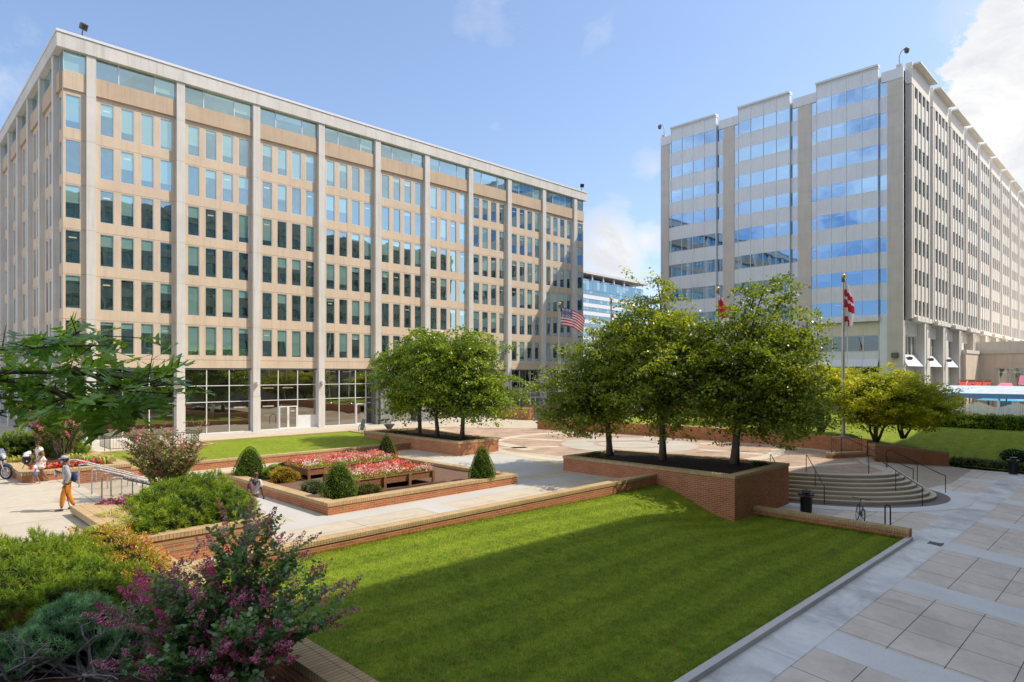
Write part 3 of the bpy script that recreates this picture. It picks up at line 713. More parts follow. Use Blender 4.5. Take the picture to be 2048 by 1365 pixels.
m = MB(); m.box(10.4, 69.7, 56.55, 57.15, .0, .10); m.build('plinth', M['concw'], LB)
# lobby glazing
YL = 57.0
for k in range(9):
    a0, a1 = colx[k] + .33, colx[k + 1] - .33
    if k == 4: continue
    xs = [a0, a0 + 1.83, a0 + 3.7, a1] if k != 3 else [a0, a0 + 1.75, a0 + 3.55, a0 + 4.75, a1]
    f, p = MB(), MB()
    zs = [.1, 2.72, 4.1, 5.6]
    n = len(xs) - 1
    dj = {2: 1, 3: 2, 7: 2, 8: 0}.get(k)
    for x in xs: f.box(x - .035, x + .035, YL - .06, YL + .06, .1, 5.6)
    for z in zs: f.box(a0, a1, YL - .055, YL + .05, z - .03, z + .03)
    for j in range(n):
        for q in range(3):
            if q == 0 and j == dj: pane(p, xs[j], xs[j + 1], YL, 2.15, zs[1], rw.random()); continue
            if k == 2 and j == 2 and q == 0: pane(p, xs[j], xs[j + 1], YL, 1.25, zs[1], rw.random()); continue
            pane(p, xs[j], xs[j + 1], YL, zs[q], zs[q + 1], rw.random())
    if k == 2: f.box(xs[2], xs[3], YL - .07, YL + .04, .1, 1.25)
    fo = f.build('lobby_window', M['white'], LB); p.build('pane', M['glob'], fo)
    if dj is not None:
        x0, x1 = xs[dj] + .06, xs[dj + 1] - .06
        leaves = [(x0, (x0 + x1) / 2), ((x0 + x1) / 2, x1)] if k != 3 else [(x0, x1)]
        for (u0, u1) in leaves:
            d, p = MB(), MB(); frame(d, u0, u1, YL - .10, .1, 2.15, .10, .06)
            do = d.build('door', M['white'], LB)
            pane(p, u0 + .1, u1 - .1, YL - .05, .2, 2.05, rw.random()); p.build('pane', M['glob'], do)
            h = MB(); hx = u1 - .05 if u0 == x0 else u0 + .05; h.tube([(hx, YL - .16, .85), (hx, YL - .16, 1.35)], .016, 6); h.build('handle', M['steel'], do)
f, p = MB(), MB()
for k in range(7):
    a0, a1 = coly[k] + .33, coly[k + 1] - .33
    for j in range(3):
        q0, q1 = a0 + (a1 - a0) * j / 3, a0 + (a1 - a0) * (j + 1) / 3
        frame(f, q0, q1, XP + .2, .1, 5.6, .04, .08, 'x'); pane(p, q0 + .04, q1 - .04, XP + .25, .14, 5.56, rw.random(), 'x')
a0, a1 = YL, coly[0] - .31
frame(f, a0, a1, XP + .2, .1, 5.6, .04, .08, 'x'); pane(p, a0 + .04, a1 - .04, XP + .25, .14, 5.56, .3, 'x')
frame(f, 10.3, colx[0] - .31, YL - .04, .1, 5.6, .04); pane(p, 10.34, colx[0] - .35, YL, .14, 5.56, .7)
p.build('pane', M['glob'], f.build('lobby_window', M['white'], LB))
for x in colx[1:4] + colx[6:9]:
    m = MB(); m.box(x - .16, x + .16, YC - .36, YC - .03, 4.15, 4.42); m.box(x - .05, x + .05, YC - .1, YC - .019, 4.2, 4.36); m.build('wall_light', M['conc'], LB, bevel=.02)
# granite entrance surround in the fifth bay
EP = MB(); x0, x1 = colx[4] - .55, colx[5] + .55
EP.box(x0, x0 + .5, 56.1, 57.4, 0, 6.55); EP.box(x0 + .5, x0 + 1.75, 55.95, 57.4, 0, 6.55, 1); EP.box(x1 - 1.75, x1, 55.95, 57.4, 0, 6.55, 1)
EP.box(x0 + 1.75, x1 - 1.75, 55.98, 57.4, 4.9, 6.55, 1); EP.box(x0 + 1.75, x1 - 1.75, 56.4, 57.4, 4.3, 4.9, 0)
eo = EP.build('entrance_surround', [M['granite'], M['granitel']], LB)
f, p = MB(), MB()
for j in range(4):
    q0 = x0 + 1.75 + (x1 - x0 - 3.5) * j / 4; q1 = x0 + 1.75 + (x1 - x0 - 3.5) * (j + 1) / 4
    frame(f, q0, q1, 56.9, .02, 4.3, .05, .1); f.box(q0, q1, 56.88, 57.0, 2.2, 2.3); pane(p, q0 + .05, q1 - .05, 56.95, .07, 4.25, .1)
p.build('pane', M['glob'], f.build('door', M['steel'], LB))
def text_obj(name, body, size, M4, mat, parent, ext=.012, font_scale=1):
    cu = bpy.data.curves.new(name, 'FONT'); cu.body = body; cu.size = size; cu.extrude = ext; cu.align_x = 'LEFT'
    o = bpy.data.objects.new(name, cu); COL.objects.link(o); bpy.context.view_layer.update()
    me = bpy.data.meshes.new_from_object(o.evaluated_get(bpy.context.evaluated_depsgraph_get()))
    bpy.data.objects.remove(o); me.transform(M4)
    off = Vector((0, 0, 0)); p = parent
    while p is not None: off += Vector(p.location); p = p.parent
    me.transform(Matrix.Translation(-off)); me.materials.append(mat)
    o = bpy.data.objects.new(name, me); COL.objects.link(o); o.parent = parent; return o
M['letter'] = plain('steel_letters', (.80, .80, .78), .35, .2, .03)
text_obj('lettering', '999 No', .36, Matrix.Translation((x0 + 1.9, 55.965, 6.0)) @ Matrix.Rotation(R(90), 4, 'X'), M['letter'], eo)
# floodlights on the roof edge
def floodlight(loc, rz, label):
    t = thing('floodlight', label, 'floodlight', loc, 0, 'floodlights on the roof edge')
    a = MB(); a.tube([(0, 0, 0), (0, 0, .45)], .05, 8); a.box(-.12, .12, -.12, .12, 0, .05); a.tube([(0, 0, .45), (.0, -.12, .62)], .035, 6)
    Mx = Matrix.Translation(loc) @ Matrix.Rotation(rz, 4, 'Z')
    a.xform(Mx); a.build('bracket', M['dkgrey'], t)
    b = MB(); b.box(-.24, .24, -.11, .11, -.22, .22); b.box(-.265, .265, -.15, -.11, -.245, .245)
    Mh = Mx @ Matrix.Translation((0, -.1, .82)) @ Matrix.Rotation(R(22), 4, 'X'); b.xform(Mh); b.build('housing', M['dkgrey'], t, bevel=.03)
    c = MB(); c.face([(-.19, -.155, -.17), (.19, -.155, -.17), (.19, -.155, .17), (-.19, -.155, .17)]); c.xform(Mh); c.build('lens', M['gdark'], t)
floodlight((11.3, 56.75, 30.03), R(25), 'dark square floodlight on the left roof corner of the tan building')
floodlight((69.6, 56.75, 30.03), R(-35), 'dark square floodlight at the far right roof end of tan building')

# ------------------------------------------------------------------ pale office tower (right)
RB = thing('office_tower', 'tall pale stone office tower with blue window bands and finned side', 'office building', (80, 20.42, -1.2))
XF = 80.0; YS = 20.42
RT = [37.5 - 3.45 * i for i in range(8)]; RBt = [35.8 - 3.45 * i for i in range(8)]
stone = MB(); white = MB()
def ybox(mb, x0, x1, y0, y1, z0, z1, mi=0): mb.box(x0, x1, y0, y1, z0, z1, mi)
piers = [(20.42, 21.96), (30.12, 31.7), (39.84, 41.4), (49.55, 50.85)]
def jointed(mb, x0, x1, y0, y1, zz, g=.012):
    for a, b in zip(zz[:-1], zz[1:]): mb.box(x0, x1, y0, y1, a + g, b - g)
    mb.box(x0 + .02, x1 - .02, y0 + .02, y1 - .02, zz[0], zz[-1])
for (a, b) in piers:
    m = MB(); zz = [-1.3, 2.4, 5.9, 9.4, 11.2] + [RT[i] - 1.72 - 1.73 for i in range(6, -1, -1)] + [37.3]
    zz = sorted(set(round(z, 3) for z in [-1.3, 2.4, 5.9, 9.4, 11.2, 13.0] + [14.9 + 3.45 * i * .5 for i in range(13)] + [37.35]))
    jointed(m, XF, XF + .9, a, b, zz); m.build('pier', M['limestone'], RB)
    white.box(XF - .03, XF + .7, a - .6, b + .6, 37.36, 38.5) if a > 21 and b < 50 else white.box(XF - .03, XF + .7, a - (.0 if a < 21 else .6), b + (.6 if a < 21 else .0), 37.36, 38.5)
bays = [(22.82, 29.4), (32.56, 39.12), (42.24, 48.98)]
narrow = [(21.98, 22.76), (29.46, 30.1), (31.72, 32.5), (39.18, 39.82), (41.42, 42.18), (49.04, 49.53)]
for (a, b) in bays:
    n = 4; w = (b - a) / n
    for i in range(8):
        f, p = MB(), MB()
        for j in range(n):
            frame(f, a + w * j, a + w * (j + 1), XF - .3, RBt[i], RT[i], .035, .06, 'x'); pane(p, a + w * j + .035, a + w * (j + 1) - .035, XF - .27, RBt[i] + .035, RT[i] - .035, rw.random(), 'x')
        p.build('pane', M['gblue'], f.build('window', M['alu'], RB))
    sp = MB()
    for i in range(8):
        z1 = RBt[i]; z0 = RT[i + 1] if i < 7 else 11.42
        for j in range(n): sp.box(XF - .285, XF, a + w * j + .012, a + w * (j + 1) - .012, z0, z1)
    for j in range(n): sp.box(XF - .285, XF + .2, a + w * j + .012, a + w * (j + 1) - .012, 37.5, 39.05)
    sp.box(XF - .36, XF + .3, a - .06, b + .06, 39.05, 39.2); sp.box(XF - .55, XF + .3, a - .08, b + .08, 39.2, 39.42)
    sp.box(XF - .2, XF + .1, a, b, 11.42, 39.0)
    for j in range(n + 1): sp.box(XF - .34, XF - .2, a + w * j - .03, a + w * j + .03, 11.42, 39.05)
    sp.box(XF - .5, XF, a - .1, b + .1, 10.96, 11.42)
    sp.build('spandrel', M['panelw'], RB)
    # low storeys
    lo = MB()
    for j in range(n): lo.box(XF + .12, XF + .5, a + w * j + .01, a + w * (j + 1) - .01, 9.42, 10.94)
    lo.build('stone_band', M['limelow'], RB)
    f, p = MB(), MB()
    for (z0, z1) in ((7.62, 9.40), (2.6, 5.88)):
        nn = 4 if z0 > 5 else 7; ww = (b - a) / nn
        for j in range(nn): frame(f, a + ww * j, a + ww * (j + 1), XF + .16, z0, z1, .05, .1, 'x'); pane(p, a + ww * j + .05, a + ww * (j + 1) - .05, XF + .2, z0 + .05, z1 - .05, rw.random(), 'x')
    p.build('pane', M['gdark'], f.build('strip_window', M['white'], RB))
    sl = MB()
    for j in range(n):
        y0, y1 = a + w * j + .012, a + w * (j + 1) - .012
        sl.box(XF + .12, XF + .5, y0, y1, 6.72, 7.6)
        sl.face([(XF - .45, y1, 5.9), (XF - .45, y0, 5.9), (XF + .12, y0, 6.72), (XF + .12, y1, 6.72)]); sl.face([(XF - .45, y0, 5.9), (XF - .45, y1, 5.9), (XF + .5, y1, 5.9), (XF + .5, y0, 5.9)])
    sl.build('sloped_panel', M['panelw'], RB)
    sl = MB(); sl.box(XF + .1, XF + .5, a, b, -1.3, 2.6); sl.build('base_wall', M['limelow'], RB)
for (a, b) in narrow:
    sp = MB()
    for i in range(8):
        f, p = MB(), MB()
        frame(f, a, b, XF + .05, RBt[i], RT[i], .04, .06, 'x'); pane(p, a + .04, b - .04, XF + .09, RBt[i] + .04, RT[i] - .04, rw.random(), 'x')
        z0 = RT[i + 1] if i < 7 else -1.3
        sp.box(XF + .05, XF + .4, a, b, z0, RBt[i])
        p.build('pane', M['gblue'], f.build('narrow_window', M['alu'], RB))
    sp.box(XF + .12, XF + .4, a + .005, b - .005, -1.3, 37.4); sp.build('narrow_spandrel', M['panelw'], RB)
# finned flank
far_slits = MB()
for k in range(12):
    s0 = 81.35 + 9.05 * k; s1 = s0 + 7.75; yf = YS - .5
    zz = [11.2] + [14.9 + 3.45 * i for i in range(6)] + [36.9]
    for (q0, q1) in ((s0, s0 + .9), (s1 - .35, s1)):
        wl = MB()
        for a, b in zip(zz[:-1], zz[1:]): wl.box(q0, q1, yf, YS + .1, a + .012, b - .012)
        wl.box(q0 + .02, q1 - .02, yf + .02, YS + .1, 11.2, 36.85); wl.build('bay_wall', M['limestone'], RB)
    x0, x1 = s0 + .9, s1 - .35; n = 4; w = (x1 - x0) / n
    fi = MB()
    fi.box(s0, s1, yf, YS + .1, 37.0, 38.95); fi.box(s0 - .02, s1 + .02, yf - .04, YS + .1, 38.95, 39.3); fi.box(s0 + .5, s1 + .25, yf - .75, yf - .04, 39.12, 39.3)
    for j in range(n + 1): fi.box(x0 + w * j - .17, x0 + w * j + .17, yf - .04, yf + .3, 11.4, 37.0)
    for j in range(n): fi.box(x0 + w * j + .1, x0 + w * (j + 1) - .1, yf - .35, yf + .3, 10.95, 11.42)
    for i in range(8):
        z0 = RT[i + 1] if i < 7 else 11.42
        fi.box(x0 + .16, x1 - .16, yf + .06, yf + .2, z0, RBt[i])
    fi.build('fin', M['finw'], RB)
    yl = YS + 1.0; lo = MB()
    lo.box(x0, x1, yl - .3, yl + .6, 9.45, 10.95)
    for j in range(n + 1): lo.box(x0 + w * j - .11, x0 + w * j + .11, yl - .1, yl + .5, 7.3, 9.45)
    for j in range(n):
        for q in range(3): lo.box(x0 + w * (j + q / 3) + .02, x0 + w * (j + (q + 1) / 3) - .06, yl + .05, yl + .3, -1.3, 5.9)
    lo.box(x0, x1, yl + .25, yl + .4, -1.3, 6.); lo.build('base_fin', M['finw'], RB)
    cn = MB()
    for j in range(n):
        a, b = x0 + w * j + .02, x0 + w * (j + 1) - .02
        cn.face([(a, YS + .05, 5.95), (b, YS + .05, 5.95), (b, yl - .1, 7.3), (a, yl - .1, 7.3)]); cn.face([(a, yl, 5.95), (b, yl, 5.95), (b, YS + .05, 5.95), (a, YS + .05, 5.95)])
        cn.face([(a, YS + .05, 5.95), (a, yl - .1, 7.3), (a, yl, 5.95)])
    cn.build('sloped_canopy', M['panelw'], RB)
    co_ = MB(); co_.box(s1 - .35, s1 + 2.2, YS - .03, YS + 1.6, -1.3, 10.94); co_.box(s1 + .4, s1 + .5, YS - .1, YS - .031, -1.3, 10.94); co_.build('column', M['finw'], RB)
    for i in range(9):
        p = MB() if k < 10 else far_slits
        for j in range(n):
            if i < 8: pane(p, x0 + w * j + .15, x0 + w * (j + 1) - .15, yf + .12, RBt[i], RT[i], rw.random())
            else: pane(p, x0 + w * j, x0 + w * (j + 1), yl + .1, 7.3, 9.45, rw.random())
        if k < 10: p.build('slit_window', M['gslit'], RB)
    if k < 3:
        lt = MB(); lt.lathe([(0, 7.0), (.28, 6.9), (.3, 6.75), (.22, 6.6)], s0 - .35, YS - .4, 12); lt.box(s0 - .4, s0 - .3, YS - .35, YS - .032, 6.75, 6.9); lt.build('wall_light', M['dkgrey'], RB)
far_slits.build('slit_window', M['gslit'], RB, kind='stuff')
m = MB(); m.box(81.36, 82.24, YS + .9, YS + 1.6, -1.3, 10.94); m.box(XF + .3, 189, YS + 1.6, 50.8, -1.3, 10.94); m.box(XF + .3, 189, YS, 50.8, 10.94, 38.2); m.build('core', M['limestone'], RB)
white.box(XF + .71, 189, YS - .05, YS + .5, 37.0, 38.5); white.build('parapet', M['panelw'], RB)
m = MB(); m.box(XF - .38, XF - .0, 20.85, 21.5, 6.85, 7.4); m.build('wall_light', M['dkgrey'], RB, bevel=.03)
def camera_pole(loc, label, flip=1):
    t = thing('security_camera', label, 'security camera', loc, 0, 'cameras on the tower')
    x, y, z = loc
    m = MB(); m.box(x - .25, x + .25, y - .25, y + .25, z, z + .5); m.tube([(x, y, z + .5), (x, y, z + 1.4), (x, y - .15 * flip, z + 1.85), (x, y - .45 * flip, z + 2.1), (x, y - .75 * flip, z + 2.2)], .05, 6); m.build('pole', M['galv'], t)
    m = MB(); m.ball((x, y - .72 * flip, z + 1.75), .24, 12, 8); m.lathe([(0.24, z + 1.78), (.28, z + 1.95), (.12, z + 2.15), (0, z + 2.2)], x, y - .72 * flip, 12); m.build('dome', M['dkgrey'], t)
camera_pole((80.5, 20.9, 38.5), 'domed security camera on a bent pole above the tower corner')
camera_pole((80.5, 50.6, 38.5), 'domed security camera on a bent pole at far tower edge', -1)

# ------------------------------------------------------------------ low annex, play yard, fence
AX = thing('annex', 'low buff concrete annex with large windows beside the pale tower', 'building', (117, 19.85, -1))
m = MB(); m.box(107.9, 117, 19.85, 22.0, -1.2, 7.9); m.box(117, 170, -40, 22.0, -1.2, 3.0); m.box(117, 170, -40, 11.3, 3.0, 5.9); m.box(117.4, 170, 11.3, 17.9, 3.0, 5.9); m.box(117, 170, 17.9, 22.0, 3.0, 5.9); m.box(117, 170, -40, 22.0, 5.9, 8.0)
m.build('wall', M['annex'] if 'annex' in M else M.setdefault('annex', concrete('buff_concrete', (.80, .66, .52), .12, .3)), AX)
m = MB(); m.box(116.85, 170, -40, 22.05, 8.0, 8.5); m.box(107.85, 116.85, 19.75, 22.05, 7.9, 8.4); m.box(117.6, 170, -40, 21.6, 8.5, 9.75); m.build('parapet', M['limelow'], AX)
f, p = MB(), MB()
for j in range(4): frame(f, 11.3 + 1.65 * j, 11.3 + 1.65 * (j + 1), 117.1, 3.0, 5.9, .06, .08, 'x'); pane(p, 11.36 + 1.65 * j, 11.24 + 1.65 * (j + 1), 117.16, 3.06, 5.84, .2, 'x')
p.build('pane', M['glob'], f.build('window', M['alu'], AX))

def awning():
    t = thing('awning', 'long blue fabric awning on posts above the white zigzag fence', 'awning', (80.3, 19, .6))
    m = MB(); m.face([(80, 4, 3.1), (80, 19.6, 3.1), (82.4, 19.0, 3.85), (82.4, 4, 3.85)][::-1]); m.face([(84.8, 4, 3.1), (84.8, 19.6, 3.1), (82.4, 19.0, 3.85), (82.4, 4, 3.85)]); m.face([(80, 19.6, 3.1), (84.8, 19.6, 3.1), (82.4, 19.0, 3.85)])
    m.build('roof', plain('pale_blue_canvas', (.55, .66, .82), .7, 0, .12, 2), t)
    m = MB(); m.box(79.95, 80.0, 4, 19.6, 2.62, 3.1); m.build('valance', plain('blue_canvas', (.14, .29, .55), .7, 0, .12, 2), t)
    for y in (6, 9, 12, 15.2, 18.6):
        for x in (80.3, 84.5):
            m = MB(); m.box(x - .07, x + .07, y - .07, y + .07, .3, 3.0); m.build('post', M['limelow'], t)
awning()
def zig_fence():
    t = thing('fence', 'white board fence with a zigzag top edge behind the hedge', 'fence', (79, 17, .4))
    m = MB(); y = 4.0
    while y < 18.6:
        ph = (y - 2.3) / 1.6 % 2; tri = ph if ph < 1 else 2 - ph
        m.box(78.97, 79.0, y, y + .125, .3, 1.72 + .62 * tri); y += .15
    m.box(79.002, 79.06, 4, 18.6, .6, .7); m.box(79.002, 79.06, 4, 18.6, 1.5, 1.58); m.build('boards', plain('white_boards', (.80, .80, .84), .6, 0, .12, 3), t)
    for k in range(9):
        m = MB(); yy = 5.5 + 1.6 * k; m.box(78.92, 79.12, yy - .08, yy + .08, .3, 1.72 if k % 2 else 2.4); m.build('post', M['panelw'], t)
zig_fence()
def play():
    t = thing('playhouse', 'wooden play structure with red roof panels behind blue awning', 'playhouse', (90, 15.2, .3))
    wd = plain('pine_wood', (.48, .30, .15), .7, 0, .2, 4)
    m = MB()
    for y in (14.2, 15.6, 17.0):
        for x in (88.6, 91.0): m.box(x - .08, x + .08, y - .08, y + .08, .2, 4.0)
    for y in (14.2, 14.9, 15.6, 16.3, 17.0): m.box(88.3, 91.3, y - .06, y + .06, 3.6, 3.72)
    m.build('frame', wd, t)
    m = MB()
    for k in range(4): m.face([(88.2, 14.1 + .75 * k, 3.72), (88.2, 14.72 + .75 * k, 3.72), (89.4, 14.72 + .75 * k, 4.28), (89.4, 14.1 + .75 * k, 4.28)][::-1])
    m.build('roof', plain('red_plastic', (.60, .05, .03), .5), t)
    m = MB(); m.box(88.1, 88.2, 14.0, 17.2, 3.6, 3.7); m.box(89.35, 89.5, 14.0, 17.2, 4.28, 4.42)
    m.build('trim', wd, t)
    pk = plain('pink_plastic', (.78, .22, .36), .5)
    t = thing('playhouse', 'pink roofed play house at right edge behind the blue awning', 'playhouse', (92, 11, .3))
    m = MB(); m.face([(91, 10.6, 3.9), (91, 11.9, 3.9), (92.2, 11.9, 4.9), (92.2, 10.6, 4.9)][::-1]); m.build('roof', pk, t)
    m = MB(); m.box(91.2, 93, 10.8, 11.8, .2, 3.85); m.build('wall', wd, t)
    t = thing('playhouse', 'low pink roofed play house next to the annex window', 'playhouse', (92, 13, .3))
    m = MB(); m.face([(91, 12.3, 3.6), (91, 13.9, 3.6), (92, 13.6, 4.05), (92, 12.6, 4.05)][::-1]); m.build('roof', pk, t)
    m = MB(); m.box(91.2, 93, 12.6, 13.7, .2, 3.55); m.build('wall', plain('blue_plastic', (.10, .35, .60), .5), t)
    um = thing('parasol', 'bright blue play yard parasol glimpsed under the awning', 'parasol', (87, 12.5, .3))
    m = MB(); m.lathe([(2.6, 2.25), (1.4, 2.55), (0, 2.75)], 87, 12.5, 10); m.build('canopy', plain('cyan_canvas', (.05, .42, .72), .6), um)
    m = MB(); m.tube([(87, 12.5, .3), (87, 12.5, 2.75)], .05, 8); m.build('pole', M['white'], um)
play()

# ------------------------------------------------------------------ distant banded building
FB = thing('office_building', 'distant white banded office building with flat roof canopy seen between towers', 'office building', (0, 0, -2))
def far_local():
    # facade runs from A to B
    A = Vector((178.4 * .9, 206.4 * .9, 0)); B = Vector((244.0 * .9, 208. * .9, 0))
    return A, B
import itertools
_F = 1302.; _TH = R(45.31)
def _ray(px):
    a = (px - 1024.) / _F; return (math.cos(_TH) + a * math.sin(_TH), math.sin(_TH) - a * math.cos(_TH))
A = Vector((_ray(1168)[0] * 270, _ray(1168)[1] * 270, 0)); B = Vector((_ray(1287)[0] * 306, _ray(1287)[1] * 306, 0))
ex = (B - A).normalized(); L = (B - A).length; ey = Vector((-ex.y, ex.x, 0))
MF = Matrix(((ex.x, ey.x, 0, A.x), (ex.y, ey.y, 0, A.y), (0, 0, 1, 0), (0, 0, 0, 1)))
x_l = -45.
m = MB(); g = MB(); fr = MB()
zt = 47.2
m.box(x_l, L, .6, 30, -2, 40)
for i in range(13):
    z1 = 41.4 - 3.45 * i
    if z1 - 3.45 < -2: break
    if i: m.box(x_l, L, 0, .6, z1 - 1.7, z1 - .12)
    for j in range(36):
        a = x_l + (L - x_l) * j / 36; b = x_l + (L - x_l) * (j + 1) / 36
        pane(g, a + .06, b - .06, .3, z1 - 3.4, z1 - 1.7, rw.random())
        if i == 0: pane(g, a + .06, b - .06, .1, z1 - 1.7, z1 + 2.8, rw.random())
m.box(x_l, L, .4, .6, 38, 44.4); m.box(x_l, L - 2, 5, 28, 44, 45.8)
m.xform(MF); m.build('wall', M['panelw'], FB)
g.xform(MF); g.build('window', M['gfar'], FB, kind='stuff')
m = MB(); m.box(x_l, L + 2, -1.6, 28, 46.3, 47.3)
for j in range(10): m.box(x_l + 8.3 * j, x_l + 8.3 * j + .7, -.8, -.2, 44, 46.3)
m.xform(MF); m.build('roof', M['conc'], FB)

# ------------------------------------------------------------------ office block the picture is taken from
OB = thing('office_block', 'dark banded office block on the near side, seen mirrored in the facade windows', 'office building', (-20, -3, -2))
m = MB(); g = MB()
m.box(-20, 95, -36, -3.6, -2.6, 31.4)
for i in range(9):
    z0 = 2.2 + 3.3 * i
    m.box(-20, 95, -3.6, -3.0, z0 + 1.9, z0 + 3.3)
    for j in range(60): pane(g, -20 + 115 / 60 * j + .05, -20 + 115 / 60 * (j + 1) - .05, -3.45, z0, z0 + 1.9, rw.random(), flip=True)
for j in range(21): m.box(-20.3 + 5.75 * j, -19.7 + 5.75 * j, -3.0, -2.6, -2.6, 31.4)
m.box(-20, 95, -3.6, -2.6, 31.4, 32.2); m.box(40, 66, -30, -10, 31.4, 36.5)
m.build('wall', concrete('block_concrete', (.34, .32, .28), .15, .25), OB); g.build('window', M['gblk'], OB, kind='stuff')
# ------------------------------------------------------------------ vegetation generators
def nrm(a): return a / np.maximum(np.linalg.norm(a, axis=-1, keepdims=True), 1e-9)
def leaf_geo(rg, C, size, up=1.0, aspect=.55, droop=.0, shape='quad', axis=None):
    """one small folded leaf at every point of C; returns V, F"""
    n = len(C); N = nrm(rg.normal(0, 1, (n, 3)) + np.array([0, 0, up]))
    D = rg.normal(0, 1, (n, 3)) if axis is None else axis + rg.normal(0, .35, (n, 3))
    D[:, 2] -= droop; D = nrm(D - N * np.sum(D * N, 1, keepdims=True) * .8); Sd = nrm(np.cross(N, D)); N = np.cross(D, Sd)
    s = (size * rg.uniform(.65, 1.3, n))[:, None]; w = s * aspect
    b = C - D * s * .5
    if shape == 'quad':
        V = np.stack([b, b + D * s * .5 + Sd * w * .5 + N * s * .08, b + D * s - N * s * .1, b + D * s * .5 - Sd * w * .5 + N * s * .08], 1); k = 4
    else:
        V = np.stack([b, b + D * s * .3 + Sd * w * .48 + N * s * .06, b + D * s * .68 + Sd * w * .42 + N * s * .05, b + D * s - N * s * .08, b + D * s * .68 - Sd * w * .42 + N * s * .05, b + D * s * .3 - Sd * w * .48 + N * s * .06], 1); k = 6
    return V.reshape(-1, 3), np.arange(n * k).reshape(n, k), k
def curve3(p0, p1, p2, n=7):
    p0, p1, p2 = Vector(p0), Vector(p1), Vector(p2)
    return [p0 * (1 - t) ** 2 + p1 * 2 * t * (1 - t) + p2 * t * t for t in [i / (n - 1) for i in range(n)]]

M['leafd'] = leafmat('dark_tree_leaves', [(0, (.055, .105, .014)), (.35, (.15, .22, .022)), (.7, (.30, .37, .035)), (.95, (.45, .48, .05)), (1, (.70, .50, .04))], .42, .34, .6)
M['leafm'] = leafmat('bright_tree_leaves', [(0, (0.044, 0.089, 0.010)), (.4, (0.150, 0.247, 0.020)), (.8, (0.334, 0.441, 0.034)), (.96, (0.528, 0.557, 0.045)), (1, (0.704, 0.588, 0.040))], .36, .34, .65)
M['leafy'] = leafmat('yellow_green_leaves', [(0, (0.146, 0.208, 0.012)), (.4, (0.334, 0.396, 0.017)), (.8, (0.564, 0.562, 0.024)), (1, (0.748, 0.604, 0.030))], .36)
M['pine'] = leafmat('pine_needles', [(0, (0.068, 0.125, 0.013)), (.5, (0.184, 0.306, 0.019)), (1, (0.434, 0.501, 0.035))], .25, .5)
M['pineb'] = leafmat('blue_pine_needles', [(0, (0.085, 0.208, 0.100)), (.5, (0.216, 0.437, 0.230)), (1, (0.479, 0.738, 0.422))], .2, .5)
M['pinebr'] = leafmat('dead_needles', [(0, (0.130, 0.072, 0.026)), (1, (0.390, 0.221, 0.091))], .2, .6)
M['yew'] = leafmat('clipped_yew', [(0, (0.043, 0.100, 0.009)), (.45, (0.155, 0.285, 0.014)), (1, (0.368, 0.500, 0.029))], .25)
M['yewy'] = leafmat('thin_yew', [(0, (0.065, 0.078, 0.019)), (.5, (0.169, 0.195, 0.039)), (1, (0.312, 0.286, 0.078))], .3)
M['gold_l'] = leafmat('golden_shrub', [(0, (0.156, 0.117, 0.013)), (.5, (0.442, 0.286, 0.019)), (1, (0.650, 0.429, 0.039))], .3)
M['olive'] = leafmat('olive_shrub', [(0, (0.052, 0.078, 0.016)), (.5, (0.143, 0.169, 0.033)), (1, (0.364, 0.182, 0.039))], .3)
M['grey_l'] = leafmat('greygreen_shrub', [(0, (0.065, 0.091, 0.046)), (.5, (0.143, 0.189, 0.091)), (1, (0.260, 0.312, 0.169))], .25)
M['rose_l'] = leafmat('rose_leaves', [(0, (0.084, 0.113, 0.014)), (.4, (0.252, 0.258, 0.025)), (.8, (0.470, 0.354, 0.035)), (1, (0.638, 0.322, 0.042))], .3)
M['crape_l'] = leafmat('crape_leaves', [(0, (0.062, 0.146, 0.059)), (.5, (0.148, 0.302, 0.109)), (.9, (0.316, 0.485, 0.166)), (1, (0.683, 0.612, 0.109))], .30, .28, .55)
M['crape2_l'] = leafmat('sunny_crape_leaves', [(0, (0.060, 0.083, 0.027)), (.5, (0.165, 0.188, 0.060)), (1, (0.360, 0.315, 0.135))], .3)
M['oak_l'] = leafmat('oak_leaves', [(0, (0.127, 0.251, 0.053)), (.5, (0.253, 0.476, 0.087)), (1, (0.455, 0.688, 0.139))], .40, .28, .7)
M['varieg'] = leafmat('variegated_blades', [(0, (0.208, 0.260, 0.052)), (.5, (0.494, 0.494, 0.130)), (1, (0.715, 0.676, 0.312))], .3)
M['cover'] = leafmat('ground_cover', [(0, (0.028, 0.070, 0.021)), (.5, (0.070, 0.140, 0.042)), (1, (0.224, 0.280, 0.168))], .25)
M['petal'] = petalmat('petals')

